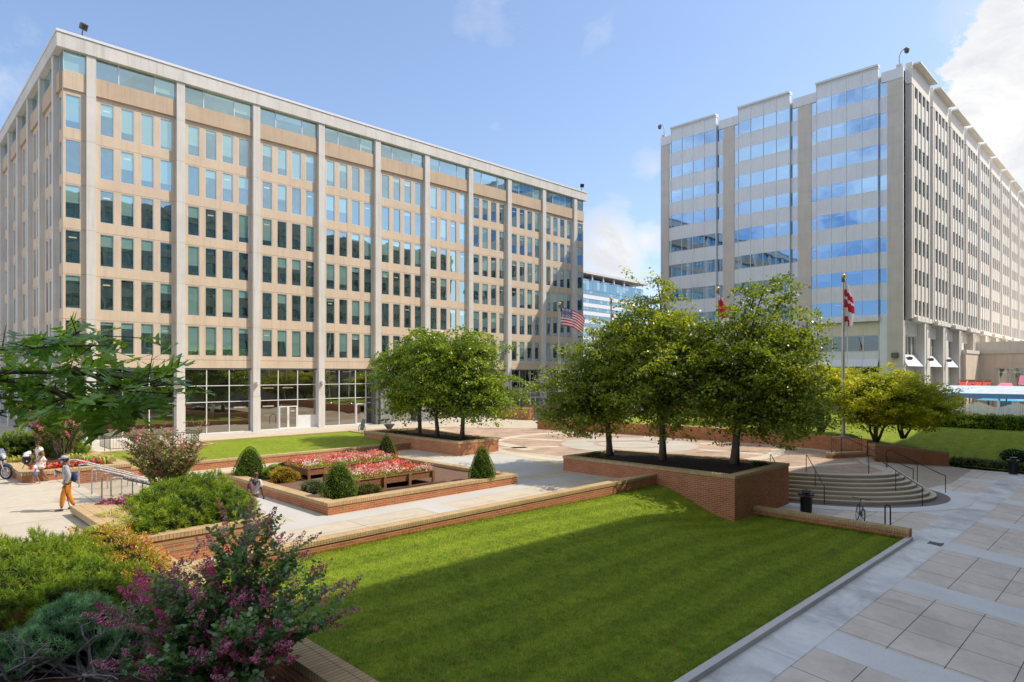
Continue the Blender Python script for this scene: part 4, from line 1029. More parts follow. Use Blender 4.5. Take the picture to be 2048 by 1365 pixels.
def tree(name, label, seed, base, h0, env, n_major, n_spray, n_leaf, lsize, leaf, bark, tr=.16, group=None, stems=1, spread=.62, flat=.38, cat='tree', up=1.3, bark_split=.45):
    """env: list of (cx,cy,cz,rx,ry,rz) ellipsoids relative to the base that the crown fills; h0 height of lowest limbs"""
    rg = np.random.default_rng(seed); t = thing(name, label, cat, base, group=group); bx, by, bz = base
    E = np.array(env); vol = E[:, 3] * E[:, 4] * E[:, 5]; MJ = []
    tries = 0
    while len(MJ) < n_major and tries < 20000:
        tries += 1
        e = E[rg.choice(len(E), p=vol / vol.sum())]
        d = nrm(rg.normal(0, 1, 3)); r = rg.uniform(.1, 1) ** .42 * rg.uniform(.86, 1.08)
        p = e[:3] + d * e[3:] * r
        if p[2] < h0 * .62: continue
        if MJ and min(np.linalg.norm((np.array(MJ) - p) * [1, 1, 1.35], axis=1)) < spread * 1.0: continue
        MJ.append(p)
    MJ = np.array(MJ); H = E[:, 2] + E[:, 5]; top = H.max()
    br = MB()
    sb = []
    for s in range(stems):
        a = s * 6.283 / max(1, stems) + rg.uniform(0, 1)
        ln = Vector((math.cos(a), math.sin(a), 0)) * (.0 if stems == 1 else .55)
        m0 = Vector((bx, by, bz - .1)); tz = top * (.82 if stems == 1 else .62)
        cxy = E[:, :2].mean(0) * .5
        P = []
        for i in range(9):
            q = i / 8
            P.append(m0 + Vector((cxy[0] * q + ln.x * (q * 1.9 + .25 * math.sin(q * 5)), cxy[1] * q + ln.y * (q * 1.9 + .2 * math.sin(q * 4 + 1)), tz * q)) + Vector((rg.normal(0, .04), rg.normal(0, .04), 0)) * (i > 1))
        rad = [tr * (1.25 if i == 0 else 1) * (1 - .86 * (i / 8)) + .012 for i in range(9)]
        br.tube(P, rad, 9); sb.append(P)
    trunk = br.build('trunk', bark, t, merge=True)
    br = MB(); tw = MB()
    for p in MJ:
        P = sb[int(rg.integers(len(sb)))]; w = Vector((bx + p[0], by + p[1], bz + p[2]))
        zb = max(h0, min(top * .75, p[2] * rg.uniform(.35, .65))) if stems == 1 else rg.uniform(.5, .95) * p[2]
        q = min(.98, zb / ((top * (.82 if stems == 1 else .62)))) * 8; i = min(7, int(q)); s = P[i].lerp(P[i + 1], q - i)
        mid = s.lerp(w, .5) + Vector((0, 0, .22 * (w - s).length))
        if (w - s).length > 1: mid += Vector(rg.normal(0, .12, 3))
        ln = (w - s).length; pts = curve3(s, mid, w, 7); r0 = min(tr * .42, .012 + .014 * ln)
        br.tube(pts, [r0 * (1 - .8 * k / 6) + .004 for k in range(7)], 5, cap=False)
    br.build('limb', bark, t)
    Cs = []; Rv = []
    for p in MJ:
        mt = rg.uniform(-.12, .12)
        for k in range(n_spray):
            c = p + rg.normal(0, 1, 3) * np.array([spread, spread, spread * .55])
            tilt = rg.normal(0, .35, 2)
            m = int(n_leaf * 1.3 * rg.uniform(.6, 1.3)); o = rg.normal(0, 1, (m, 3)) * np.array([.30, .30, .085]) * (spread / .62)
            o[:, 2] += o[:, 0] * tilt[0] + o[:, 1] * tilt[1] - .35 * (o[:, 0] ** 2 + o[:, 1] ** 2)
            Cs.append(c + o)
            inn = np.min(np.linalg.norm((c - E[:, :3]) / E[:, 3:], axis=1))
            Rv.append(np.clip(.12 + .33 * np.clip(inn, 0, 1.2) + mt + .16 * rg.normal() * .6 + rg.normal(0, .13, m), 0, .97))  # sprays deep in the crown get darker colour, painted inner shade
    C = np.concatenate(Cs); Rr = np.concatenate(Rv)
    z_ok = C[:, 2] > h0 * .45; C, Rr = C[z_ok], Rr[z_ok]
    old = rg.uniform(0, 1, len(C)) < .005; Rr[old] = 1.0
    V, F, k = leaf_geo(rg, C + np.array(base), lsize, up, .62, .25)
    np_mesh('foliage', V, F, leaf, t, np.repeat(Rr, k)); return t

def needles(rg, C, A, n, ln, w, spread=.55):
    """needle tufts: n thin triangles fanning out from every tuft centre C along axis A"""
    T = len(C); Cx = np.repeat(C, n, 0); Ax = np.repeat(A, n, 0)
    D = nrm(Ax + rg.normal(0, spread, (T * n, 3))); l = (ln * rg.uniform(.6, 1.15, T * n))[:, None]
    base = Cx + Ax * (rg.uniform(-.5, .4, T * n)[:, None]) * ln
    P = nrm(np.cross(D, rg.normal(0, 1, (T * n, 3)))) * w
    return np.stack([base - P, base + P, base + D * l], 1).reshape(-1, 3), np.arange(T * n * 3).reshape(-1, 3)
def lump_points(rg, lumps, dens, wob=.16):
    C, N, K = [], [], []
    for (cx, cy, cz, rx, ry, rz) in lumps:
        m = int(dens * (rx * ry + ry * rz + rx * rz) / 3 * 8)
        d = nrm(rg.normal(0, 1, (m, 3))); d = d[d[:, 2] > -.45]
        f = 1 + wob * (np.sin(d[:, 0] * rx * 9 + cx * 9) * np.sin(d[:, 1] * ry * 10 + cy * 5) + .7 * np.sin(d[:, 2] * rz * 13 + d[:, 0] * rx * 10 + cz * 7) + .6 * np.sin(d[:, 1] * ry * 15 + d[:, 2] * rz * 12))
        r = f * (1 - .16 * rg.uniform(0, 1, len(d)) ** 1.5)
        p = np.array([cx, cy, cz]) + d * np.array([rx, ry, rz]) * r[:, None]
        C.append(p); N.append(nrm(d / np.array([rx, ry, rz]))); K.append(np.full(len(d), rg.uniform(-.1, .1)) + (f - 1) * 1.6)
    C, N, K = np.concatenate(C), np.concatenate(N), np.concatenate(K)
    ok = np.ones(len(C), bool)
    for (cx, cy, cz, rx, ry, rz) in lumps:
        ok &= np.sum(((C - [cx, cy, cz]) / (np.array([rx, ry, rz]) * .80)) ** 2, 1) > 1
    return C[ok], N[ok], K[ok]
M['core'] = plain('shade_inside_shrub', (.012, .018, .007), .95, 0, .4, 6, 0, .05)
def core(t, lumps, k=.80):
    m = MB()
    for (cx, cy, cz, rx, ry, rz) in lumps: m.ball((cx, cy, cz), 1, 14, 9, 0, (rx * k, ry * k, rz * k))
    return m.build('shade_core', M['core'], t)  # solid dark ball standing in for the shaded inside, no real branches
def pine_shrub(name, label, seed, base, lumps, dens, ln, w, mat, n=15, group=None, spread=.55, up=.5, cored=True):
    rg = np.random.default_rng(seed); t = thing(name, label, 'shrub', base, group=group)
    C, N, K = lump_points(rg, lumps, dens)
    A = nrm(N + np.array([0, 0, up]) + rg.normal(0, .3, N.shape))
    V, F = needles(rg, C, A, n, ln, w, spread)
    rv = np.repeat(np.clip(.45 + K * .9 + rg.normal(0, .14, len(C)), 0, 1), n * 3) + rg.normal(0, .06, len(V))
    tip = np.tile([-.26, -.26, .24], len(V) // 3)  # shading painted per tuft: needle bases darkened, tips lightened
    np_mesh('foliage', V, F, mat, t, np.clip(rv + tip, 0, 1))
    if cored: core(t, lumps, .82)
    return t
def leaf_shrub(name, label, seed, base, lumps, dens, lsize, mat, group=None, aspect=.6, cat='shrub', up=.6, cored=True, wob=.12):
    rg = np.random.default_rng(seed); t = thing(name, label, cat, base, group=group)
    C, N, K = lump_points(rg, lumps, dens, wob)
    C = C + rg.normal(0, lsize * .5, C.shape)
    V, F, k = leaf_geo(rg, C, lsize, up, aspect, .1, axis=N * 1.0)
    np_mesh('foliage', V, F, mat, t, np.repeat(np.clip(.45 + K + rg.normal(0, .2, len(C)), 0, 1), k))
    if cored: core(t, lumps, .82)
    return t

# ------------------------------------------------------------------ trees
G = 'trees in the tall planter by the steps'
tree('street_tree', 'leftmost of three tall trees in planter by curved steps, drooping left branches', 21, (28.92, 21.6, .66), 2.2, [(-.2, .4, 3.9, 2.7, 2.8, 2.4), (.2, -.2, 5.5, 1.7, 1.7, 1.9), (-1.0, 1.5, 2.8, 2.0, 2.0, 1.5)], 88, 7, 42, .172, M['leafd'], M['barkd'], .17, G)
tree('street_tree', 'middle of three tall trees growing in planter by curved steps', 22, (28.9, 18.25, .66), 2.3, [(0, 0, 4.6, 2.9, 3.0, 2.8), (.2, .9, 7.2, 1.5, 1.5, 2.1), (0, -.8, 6.0, 1.5, 1.5, 1.5)], 96, 7, 42, .172, M['leafd'], M['barkd'], .18, G)
tree('street_tree', 'largest rightmost of three trees, its branches overhanging the curved steps', 23, (30.3, 15.07, .66), 2.1, [(.4, -.3, 4.5, 3.2, 3.3, 2.8), (1.5, -1.1, 7.5, 1.6, 1.6, 2.2), (1.0, -1.8, 3.0, 2.4, 2.4, 1.7), (.5, -1.1, 6.1, 2.3, 2.4, 1.6), (.2, .8, 6.0, 1.3, 1.3, 1.2)], 118, 7, 42, .172, M['leafd'], M['barkd'], .2, G)
G = 'trees in the planter before the tan building'
tree('street_tree', 'leftmost bright green tree in planter at the tan building entrance', 31, (28.65, 38.5, .72), 1.7, [(-.4, .8, 3.9, 2.5, 2.5, 2.3), (0, 0, 5.6, 1.7, 1.7, 1.6)], 76, 7, 40, .18, M['leafm'], M['bark'], .15, G)
tree('street_tree', 'central bright green tree in planter at the tan building entrance', 32, (27.95, 35.6, .72), 1.7, [(0, 0, 3.9, 2.3, 2.3, 2.2), (0, .2, 5.8, 1.7, 1.7, 1.6)], 74, 7, 40, .18, M['leafm'], M['bark'], .15, G)
tree('street_tree', 'rightmost bright green tree with wide low branches at tan building entrance', 33, (28.47, 33.6, .72), 1.6, [(.3, -.3, 3.7, 2.6, 2.6, 2.1), (.2, -.1, 5.4, 2.0, 2.0, 1.7), (.9, -1.2, 2.6, 2.2, 2.2, 1.1)], 84, 7, 40, .18, M['leafm'], M['bark'], .16, G)
G = 'spreading yellow green trees on the right lawn'
kw = dict(stems=4, spread=.50, flat=.25, group=G, up=2.2)
tree('spreading_tree', 'yellow green spreading tree with several bent stems right of flagpole', 41, (47.5, 13.7, .75), 1.0, [(0, -.3, 2.8, 2.9, 3.1, 1.4), (.4, -.4, 3.6, 2.0, 2.0, .9), (.3, -.6, 1.9, 2.6, 2.8, .8)], 88, 8, 50, .16, M['leafy'], M['bark'], .09, **kw)
tree('spreading_tree', 'rightmost yellow green tree standing before the white fence', 42, (51.3, 13.1, .75), 1.0, [(0, -.6, 2.4, 2.3, 2.6, 1.2), (-.2, .2, 3.2, 1.6, 1.7, .8), (0, -.6, 1.7, 2.2, 2.4, .7)], 76, 8, 50, .16, M['leafy'], M['bark'], .08, **kw)
tree('spreading_tree', 'yellow green spreading tree left of flagpole, partly behind dark trees', 43, (50.5, 18.3, .8), 1.0, [(0, 0, 3.2, 2.8, 3.2, 1.4), (.3, .3, 4.0, 2.0, 2.2, .9)], 72, 8, 50, .16, M['leafy'], M['bark'], .09, **kw)
tree('spreading_tree', 'farther yellow green tree seen between planter trees and pale tower', 44, (55.0, 26.5, .8), 1.0, [(0, 0, 3.0, 3.0, 3.4, 1.3)], 62, 7, 46, .17, M['leafy'], M['bark'], .09, **kw)

# fallen leaves on the lawn
rgl = np.random.default_rng(77); C = lawn_pts(rgl, 420); C = np.c_[C, [lawn_z(x, y) + .05 for x, y in C]]
V, F, k = leaf_geo(rgl, C, .09, 2.5, .6)
tag(np_mesh('fallen_leaves', V, F, M['pinebr'] if 'pinebr' in M else M['leafy'], None, np.repeat(rgl.uniform(0, 1, len(C)), k)), 'scattered dry leaves lying on the big lawn', 'leaves', kind='stuff')
# ------------------------------------------------------------------ near pine bed
def pl(*a): return list(a)
pine_shrub('pine_shrub', 'broad sunlit pine shrub at the left edge in the foreground bed', 51, (1.6, 17.2, .8),
           [(-.6, 18.2, .95, 1.6, 1.4, .75), (1.2, 17.8, 1.0, 1.3, 1.2, .72), (2.7, 17.2, 1.0, 1.0, 1.2, .66), (.4, 16.6, 1.05, 1.5, 1.2, .72), (2.1, 16.2, 1.05, 1.2, 1.0, .64), (3.1, 16.0, .9, .9, 1.0, .6), (-1.2, 16.4, 1.0, 1.5, 1.3, .8)], 150, .13, .0055, M['pine'], 26, None, .85)
pine_shrub('pine_shrub', 'dark shaded pine shrub in the middle of the foreground bed', 52, (1.8, 14, .7),
           [(.3, 15.0, 1.1, 1.3, 1.2, .72), (1.7, 14.6, 1.1, 1.2, 1.1, .70), (2.9, 14.3, 1.0, .95, 1.0, .62), (1.2, 13.5, 1.0, 1.0, .9, .62), (2.5, 13.2, 1.05, .9, .85, .58), (3.2, 13.0, .85, .7, .8, .5)], 150, .13, .0055, M['pine'], 26, None, .85)
pine_shrub('pine_shrub', 'low bluish pine shrub with bare twisted branches at the bottom left', 53, (2.2, 11.9, .65),
           [(2.25, 12.2, 1.18, .55, .5, .38), (2.0, 11.9, 1.12, .42, .42, .3), (2.6, 12.1, 1.1, .42, .42, .3), (1.62, 12.4, .98, .3, .32, .26), (2.85, 11.65, .9, .38, .36, .26), (1.25, 12.2, .85, .42, .4, .26), (2.45, 12.5, 1.2, .4, .4, .3)], 300, .11, .0045, M['pineb'], 26, None, .85)
pine_shrub('pine_shrub', 'patch of dead brown pine branch tips at the far left', 54, (1.5, 13.2, .8), [(1.45, 13.0, 1.15, .34, .3, .2), (1.9, 12.9, 1.2, .26, .26, .16), (1.1, 12.9, 1.1, .3, .3, .2)], 300, .10, .004, M['pinebr'], 14, cored=False)
def twisted(seed, base, n, reach, t, hz=.45):
    rg = random.Random(seed); m = MB()
    for k in range(n):
        a = rg.uniform(0, 6.283); p = Vector(base) + Vector((rg.uniform(-.12, .12), rg.uniform(-.12, .12), 0)); pts = [p.copy()]; r = rg.uniform(.012, .028)
        d = Vector((math.cos(a), math.sin(a), rg.uniform(.05, .7)))
        for i in range(8):
            d += Vector((rg.gauss(0, .35), rg.gauss(0, .35), rg.gauss(.02, .22))); d.normalize(); p = p + d * reach / 8
            p.z = max(base[2] + .02, min(base[2] + hz + .3, p.z)); pts.append(p.copy())
        m.tube(pts, [r * (1 - .85 * i / 8) + .003 for i in range(9)], 6)
        for i in (3, 5, 6):
            q = pts[i]; e = Vector((rg.gauss(0, 1), rg.gauss(0, 1), rg.uniform(-.1, .8))).normalized()
            m.tube([q, q + e * .18 + Vector((0, 0, .03)), q + e * .36 + Vector((rg.gauss(0, .05), rg.gauss(0, .05), .1))], [r * .4, r * .3, .003], 5)
    return m.build('stem', M['twig'], t)
tw = [o for o in COL.objects if o.get('label', '').startswith('low bluish')][0]
twisted(5, (2.35, 11.45, .66), 26, 1.25, tw); twisted(6, (1.5, 11.9, .66), 18, 1.2, tw, .3)

# pines in the brick planter and behind the far one
pine_shrub('pine_shrub', 'bright green spreading pine spilling over the pale banded brick planter', 55, (6.9, 21, .7),
           [(7.7, 22.3, 1.25, .95, 1.3, .62), (6.6, 21.7, 1.15, 1.0, 1.2, .6), (7.9, 20.6, 1.1, .75, 1.0, .56), (6.9, 20.4, 1.1, .9, 1.0, .56), (5.9, 20.4, .98, .75, .9, .46), (6.1, 19.7, .92, .8, .6, .42), (7.6, 19.6, .95, .8, .55, .42), (5.5, 19.5, .85, .5, .45, .34), (7.2, 23.1, 1.15, .9, .8, .5)], 120, .14, .0075, M['pine'], 24, None, .85)
for k, (lab, L) in enumerate((('left', [(3.4, 40.6, 1.35, 1.6, 1.3, .85), (1.4, 41.2, 1.3, 1.6, 1.3, .8), (-.6, 42.5, 1.4, 1.8, 1.4, .9)]), ('right', [(5.4, 39.9, 1.35, 1.5, 1.4, .9), (6.9, 40.0, 1.25, 1.2, 1.4, .75), (7.2, 38.4, 1.1, .8, 1.0, .5)]))):
    pine_shrub('pine_shrub', ('spreading pine hedge at the left edge behind the walking woman' if k == 0 else 'spreading pine behind the pink flowering tree in the far planter'), 56 + k, (L[0][0], L[0][1], 1.0), L, 70, .18, .012, M['pine'], 20, None, .85)
# rose bushes
def flowers(rg, C, size, cols, var=.15, per=6):
    """small rosettes: per petals around each centre"""
    n = len(C); Cx = np.repeat(C, per, 0) + rg.normal(0, size * .35, (n * per, 3))
    V, F, k = leaf_geo(rg, Cx, size, .6, .8)
    cc = np.array(cols)[rg.integers(len(cols), size=n)]
    cc = np.repeat(np.repeat(cc, per, 0) * rg.uniform(1 - var, 1 + var, (n * per, 1)), k, 0)
    return V, F, cc
def add_flowers(t, name, rg, C, size, cols, per=6, var=.2):
    V, F, c = flowers(rg, C, size, cols, var, per); return np_mesh(name, V, F, M['petal'], t, rgb=np.clip(c, 0, 1))
def rose(label, seed, base, lumps, nf, cols, dens=170):
    t = leaf_shrub('rose_bush', label, seed, base, lumps, dens * 5, .055, M['rose_l'], wob=.22)
    rg = np.random.default_rng(seed + 1); C, N, K = lump_points(rg, lumps, 60, .2); i = rg.choice(len(C), nf, replace=False)
    add_flowers(t, 'flower', rg, C[i] + N[i] * .03, .045, cols); return t
PK = [(.75, .12, .16), (.72, .06, .20), (.80, .25, .22), (.55, .03, .10)]
rose('yellowing rose bush with scattered pink blooms beside the tan coping', 61, (3.9, 16.6, .7), [(4.15, 17.6, .95, .62, .7, .42), (4.0, 16.6, .95, .7, .8, .45), (3.9, 18.6, .95, .6, .6, .4), (4.1, 15.6, .92, .6, .6, .42)], 130, PK, 330)
rose('shaded rose bush with red blooms in front of the purple flowering shrub', 62, (3.7, 14.2, .7), [(3.9, 14.7, .95, .55, .6, .42), (3.8, 13.9, .95, .6, .6, .4), (4.0, 13.2, .9, .5, .5, .4)], 70, PK, 330)
# grassy clumps
def clump(name, label, seed, pts, n, ln, mat, group=None, w=.012):
    rg = np.random.default_rng(seed); t = thing(name, label, 'plant', pts[0][:3], group=group); Vs = []
    for (x, y, z, r) in pts:
        m = int(n * r * r); a = rg.uniform(0, 6.283, m); q = r * np.sqrt(rg.uniform(0, 1, m)) * .7; b = np.c_[x + q * np.cos(a), y + q * np.sin(a), np.full(m, z)]
        th = a + rg.normal(0, .6, m); l = ln * rg.uniform(.6, 1.2, m); o = np.c_[np.cos(th), np.sin(th), np.zeros(m)]; s = np.c_[-np.sin(th), np.cos(th), np.zeros(m)] * w
        up = np.array([0, 0, 1.0]); lean = rg.uniform(.3, .8, m)[:, None]
        m1 = b + (up * .6 + o * .35 * lean) * l[:, None]; m2 = b + (up * .62 + o * .9 * lean) * l[:, None]
        Vs += [np.stack([b - s, b + s, m1 + s, m1 - s], 1).reshape(-1, 3), np.stack([m1 - s, m1 + s, m2 + s * .3, m2 - s * .3], 1).reshape(-1, 3)]
    V = np.concatenate(Vs); np_mesh('blades', V, np.arange(len(V)).reshape(-1, 4), mat, t, np.repeat(rg.uniform(0, 1, len(V) // 4), 4)); return t
clump('grass_clump', 'pale variegated grass clump between rose bush and wide brick coping', 63, [(4.4, 19.6, .88, .5), (4.9, 20.2, .88, .45), (5.4, 21.0, .9, .4), (5.0, 21.6, .9, .35), (5.6, 22.2, .92, .3)], 900, .42, M['varieg'])
clump('grass_clump', 'yellow green grass clump at the left edge by the motorcycle', 64, [(4.9, 36.6, 1.05, .6), (3.8, 37.4, 1.05, .6)], 500, .55, M['varieg'], w=.02)
clump('grass_clump', 'yellow green grass clump right of the red flowers near stairs', 65, [(7.4, 34.6, 1.05, .65), (6.9, 35.6, 1.05, .6), (7.7, 33.7, 1.05, .4)], 500, .55, M['varieg'], w=.02)
# low bedding flowers
def bedding(name, label, seed, area, zf, n, size, cols, leafmat_, group=None):
    rg = np.random.default_rng(seed); t = thing(name, label, 'flowers', (area[0][0], area[0][1], zf), group=group); Cs = []
    for (x, y, r) in area:
        m = int(n * r * r); a = rg.uniform(0, 6.283, m); q = r * np.sqrt(rg.uniform(0, 1, m)); Cs.append(np.c_[x + q * np.cos(a), y + q * np.sin(a), zf + .22 * r * (1 - (q / r) ** 2) + rg.uniform(.05, .22, m)])
    C = np.concatenate(Cs); L = C[rg.integers(len(C), size=len(C) * 3)] - [0, 0, .07] + rg.normal(0, .06, (len(C) * 3, 3))
    V, F, k = leaf_geo(rg, L, .08, .8, .7); np_mesh('foliage', V, F, leafmat_, t, np.repeat(rg.uniform(0, 1, len(L)), k))
    add_flowers(t, 'flower', rg, C, size, cols); return t
bedding('flower_bed', 'purple and maroon bedding flowers at the planter corner by handrails', 66, [(5.5, 23.6, .42), (6.1, 24.0, .36), (6.6, 23.9, .3)], .9, 700, .06, [(.35, .02, .14), (.55, .08, .28), (.62, .16, .40), (.22, .02, .08)], M['crape_l'])
bedding('flower_bed', 'red and orange bedding flowers on far planter behind masked man', 67, [(5.2, 33.2, .45), (5.9, 33.4, .45), (6.6, 33.6, .4), (7.1, 33.4, .3)], 1.08, 500, .085, [(.75, .05, .03), (.80, .18, .08), (.78, .14, .16), (.7, .3, .2)], M['cover'])

# crape myrtles
def crape(label, seed, base, stems, leaf, lsize, ntwig, nl, cols, bark, pan=.16, npet=90, petal=.028, shape='hex', bare=.25, budcols=None, tr=.022):
    """stems: tip positions relative to base; flower cones at the twig tips"""
    rg = np.random.default_rng(seed); t = thing('crape_myrtle', label, 'shrub', base); B = Vector(base); m = MB(); LC, LA, FC, FV, TW = [], [], [], [], MB()
    for (tx, ty, tz, fl) in stems:
        tip = B + Vector((tx, ty, tz)); root = B + Vector((tx * .12, ty * .12, -.05)) + Vector(rg.normal(0, .05, 3)) * .8
        mid = root.lerp(tip, .45) + Vector((-tx * .15, -ty * .15, tz * .18)) + Vector(rg.normal(0, .05, 3))
        P = curve3(root, mid, tip, 10); m.tube(P, [tr * (1 - .8 * i / 9) + .003 for i in range(10)], 6, cap=False)
        H = (tip - root).length
        ends = [(tip, (P[-1] - P[-2]).normalized(), fl)]
        for k in range(ntwig):
            q = rg.uniform(bare, .98); i = min(8, int(q * 9)); s = P[i].lerp(P[i + 1], q * 9 - i); d = (P[i + 1] - P[i]).normalized()
            o = Vector(rg.normal(0, 1, 3)); o.z = abs(o.z) * .4; o = (o.normalized() + d * .75).normalized(); l = H * rg.uniform(.10, .24)
            e = s + o * l + Vector((0, 0, l * .12)); TW.tube([s, s.lerp(e, .5) + Vector((0, 0, -.01)), e], [.006, .004, .002], 4, cap=False)
            for j in range(nl):
                u = (j + .5) / nl; c = s.lerp(e, u); sd = o.cross(Vector((0, 0, 1))); sd = sd.normalized() if sd.length > .1 else Vector((1, 0, 0)); sg = 1 if j % 2 else -1
                LC.append(c + sd * sg * lsize * .5); LA.append(sd * sg + o * .35 + Vector((0, 0, .1)))
            if rg.uniform() < .27: ends.append((e, o, fl * .55))
        for j in range(nl * 3):
            q = rg.uniform(bare, 1.0); i = min(8, int(q * 9)); c = P[i].lerp(P[i + 1], q * 9 - i); a = rg.uniform(0, 6.283); dd = Vector((math.cos(a), math.sin(a), .15)); LC.append(c + dd * lsize * .6); LA.append(dd)
        for (e, d, s) in ends:
            if s <= 0: continue
            k = int(npet * s); h = rg.uniform(0, 1, k); r = pan * .42 * s ** .5 * (1 - .75 * h) * np.sqrt(rg.uniform(.05, 1, k)); a = rg.uniform(0, 6.283, k)
            ax = np.array(d); u = nrm(np.cross(ax, [.3, .2, .9])); v = np.cross(ax, u)
            C = np.array(e) + ax * ((h * pan * 1.5 * s ** .5)[:, None]) + u * (r * np.cos(a))[:, None] + v * (r * np.sin(a))[:, None]
            FC.append(C); cc = np.array(cols)[rg.integers(len(cols))] * rg.uniform(.8, 1.2, (k, 1))
            if budcols is not None and rg.uniform() < .55: cc = np.where(rg.uniform(0, 1, (k, 1)) < .6, np.array(budcols)[rg.integers(len(budcols))], cc)
            FV.append(np.broadcast_to(cc, (k, 3)))
    m.build('stem', bark, t); TW.build('twig', bark, t)
    LC, LA = np.array(LC), np.array(LA)
    V, F, k = leaf_geo(rg, LC, lsize, .7, .62, .1, shape, LA)
    zz = (LC[:, 2] - base[2]) / max(s[2] for s in stems)
    np_mesh('foliage', V, F, leaf, t, np.repeat(np.clip(.25 + .35 * zz + rg.normal(0, .18, len(LC)), 0, 1), k))
    FC, FV = np.concatenate(FC), np.concatenate(FV); V, F, k = leaf_geo(rg, FC, petal, .3, .9)
    np_mesh('flower', V, F, M['petal'], t, rgb=np.clip(np.repeat(FV, k, 0), 0, 1)); return t
rc = random.Random(4)
st = []
spikes = [(.75, .95, 2.2, .9), (.35, .9, 1.95, .8), (1.0, .75, 2.05, 1.0), (1.35, .55, 1.7, .7), (.55, .55, 2.05, .5), (.1, .75, 1.5, .4), (1.2, .15, 1.55, .5), (1.15, -.9, 1.35, .7), (1.0, -1.5, 1.2, .8), (.9, -1.2, 1.0, .8), (1.25, -.35, 1.45, .8)]
st += spikes
for k in range(30):
    a = rc.uniform(0, 6.283); r = rc.uniform(.45, 1.35); st.append((r * math.cos(a) * 1.0 - .05, r * math.sin(a) * 1.15, rc.uniform(.7, 1.35) - .12 * r, rc.choice([0, .3, .7, 1.0])))
for q in ((-.8, 1.2, 1.15, 1.2), (-.55, 1.45, 1.2, 1.2), (-.9, .7, 1.0, 1.3), (-.3, 1.2, 1.3, 1.2), (-1.0, 1.5, .95, 1.2), (-.6, .9, 1.25, 1.2), (.0, .3, 1.35, .9), (-.75, -.1, .55, 1.2), (-.2, -.5, .75, 1.2), (.3, -.9, .75, 1.2), (-1.05, 1.1, .3, 1.2), (-.1, -.2, .15, 1.0)): st.append(q)
crape('large crape myrtle with magenta flower clusters in the near bed', 71, (3.62, 9.55, .66), st, M['crape_l'], .085, 30, 11,
      [(.85, .15, .38), (.85, .30, .48), (.70, .20, .36), (.85, .08, .34), (.78, .34, .46)], M['twig'], .25, 170, .026, budcols=[(.26, .12, .15), (.32, .20, .15), (.18, .09, .14)])
st = [(rc.uniform(-1, 1) * 1.25, rc.uniform(-1, 1) * 1.25, rc.uniform(1.5, 2.6), rc.choice([.4, .8, 1.0])) for k in range(26)]
crape('crape myrtle with faded pink flowers growing beside the stair handrails', 72, (7.55, 24.75, .5), st, M['crape2_l'], .10, 26, 9,
      [(.68, .16, .22), (.60, .22, .22), (.55, .30, .25), (.75, .06, .22)], M['barkl'], .22, 70, .035, 'quad', .35, [(.36, .22, .16)], .028)
st = [(rc.uniform(-1, 1) * 1.35, rc.uniform(-1, 1) * 1.35, rc.uniform(1.4, 2.6), rc.choice([.5, .9, 1.1])) for k in range(22)]
crape('pink flowering crape myrtle in the far planter under the oak leaves', 73, (6.7, 37.6, 1.02), st, M['crape2_l'], .12, 20, 8,
      [(.85, .16, .22), (.80, .30, .24), (.85, .08, .20)], M['bark'], .28, 60, .05, 'quad', .4, None, .03)

# ------------------------------------------------------------------ clipped shrubs in the garden planter
def cone_yew(label, seed, base, r, h, mat, dens=1900, lsize=.045, pw=.72, group='conical clipped yews'):
    rg = np.random.default_rng(seed); t = thing('conical_shrub', label, 'shrub', base, group=group); n = int(dens * r * h * 3)
    u = rg.uniform(0, 1, n) ** 1.25; a = rg.uniform(0, 6.283, n)
    prof = lambda q: r * np.clip(1 - q, 0, 1) ** pw * (1 - .18 * np.exp(-(q / .12) ** 2))
    R_ = prof(u) * (1 + .05 * np.sin(a * 5 + u * 9 + seed) + .04 * np.sin(a * 11 + u * 23)) - rg.uniform(0, .07, n) ** 1.3
    C = np.c_[R_ * np.cos(a), R_ * np.sin(a), u * h + .02]; N = nrm(np.c_[np.cos(a), np.sin(a), np.full(n, .5)])
    lum = .42 + 1.2 * (.05 * np.sin(a * 5 + u * 9 + seed) + .04 * np.sin(a * 11 + u * 23)) + rg.normal(0, .2, n)
    V, F, k = leaf_geo(rg, C + np.array(base), lsize, .2, .42, 0, axis=N + rg.normal(0, .5, N.shape))
    np_mesh('foliage', V, F, mat, t, np.repeat(np.clip(lum, 0, 1), k))
    m = MB(); pr = [(float(prof(q)) * .86, base[2] + q * h * .96) for q in np.linspace(0, 1, 10)]; pr[-1] = (0, base[2] + h * .94); m.lathe(pr, base[0], base[1], 18); m.build('shade_core', M['core'], t)  # dark filler cone in place of the shade within the foliage
    return t
cone_yew('rounded conical yew at the left corner of the garden planter', 81, (12.75, 30.4, .3), .86, 1.42, M['yew'], pw=.55)
cone_yew('plump conical yew at the nearest corner of the garden planter', 82, (13.05, 22.75, .3), .80, 1.42, M['yew'], pw=.5)
cone_yew('dark pointed conical yew at the right corner of garden planter', 83, (19.95, 22.1, .3), .72, 1.55, M['yew'], pw=.6)
cone_yew('thin yellowing conical yew at the far corner of garden planter', 84, (20.6, 30.8, .3), .70, 1.5, M['yewy'], 700, .06, .6)
leaf_shrub('round_shrub', 'small dark green shrub next to the left corner yew', 85, (13.5, 29.6, .3), [(13.5, 29.4, .52, .55, .55, .38)], 2600, .04, M['yew'])
leaf_shrub('round_shrub', 'golden yellow shrub in the garden planter', 86, (13.35, 28.0, .3), [(13.35, 28.1, .52, .62, .62, .42)], 2400, .045, M['gold_l'])
leaf_shrub('round_shrub', 'small grey green shrub left of the nearest yew', 87, (13.2, 24.7, .3), [(13.1, 24.9, .45, .5, .6, .30)], 2200, .045, M['grey_l'])
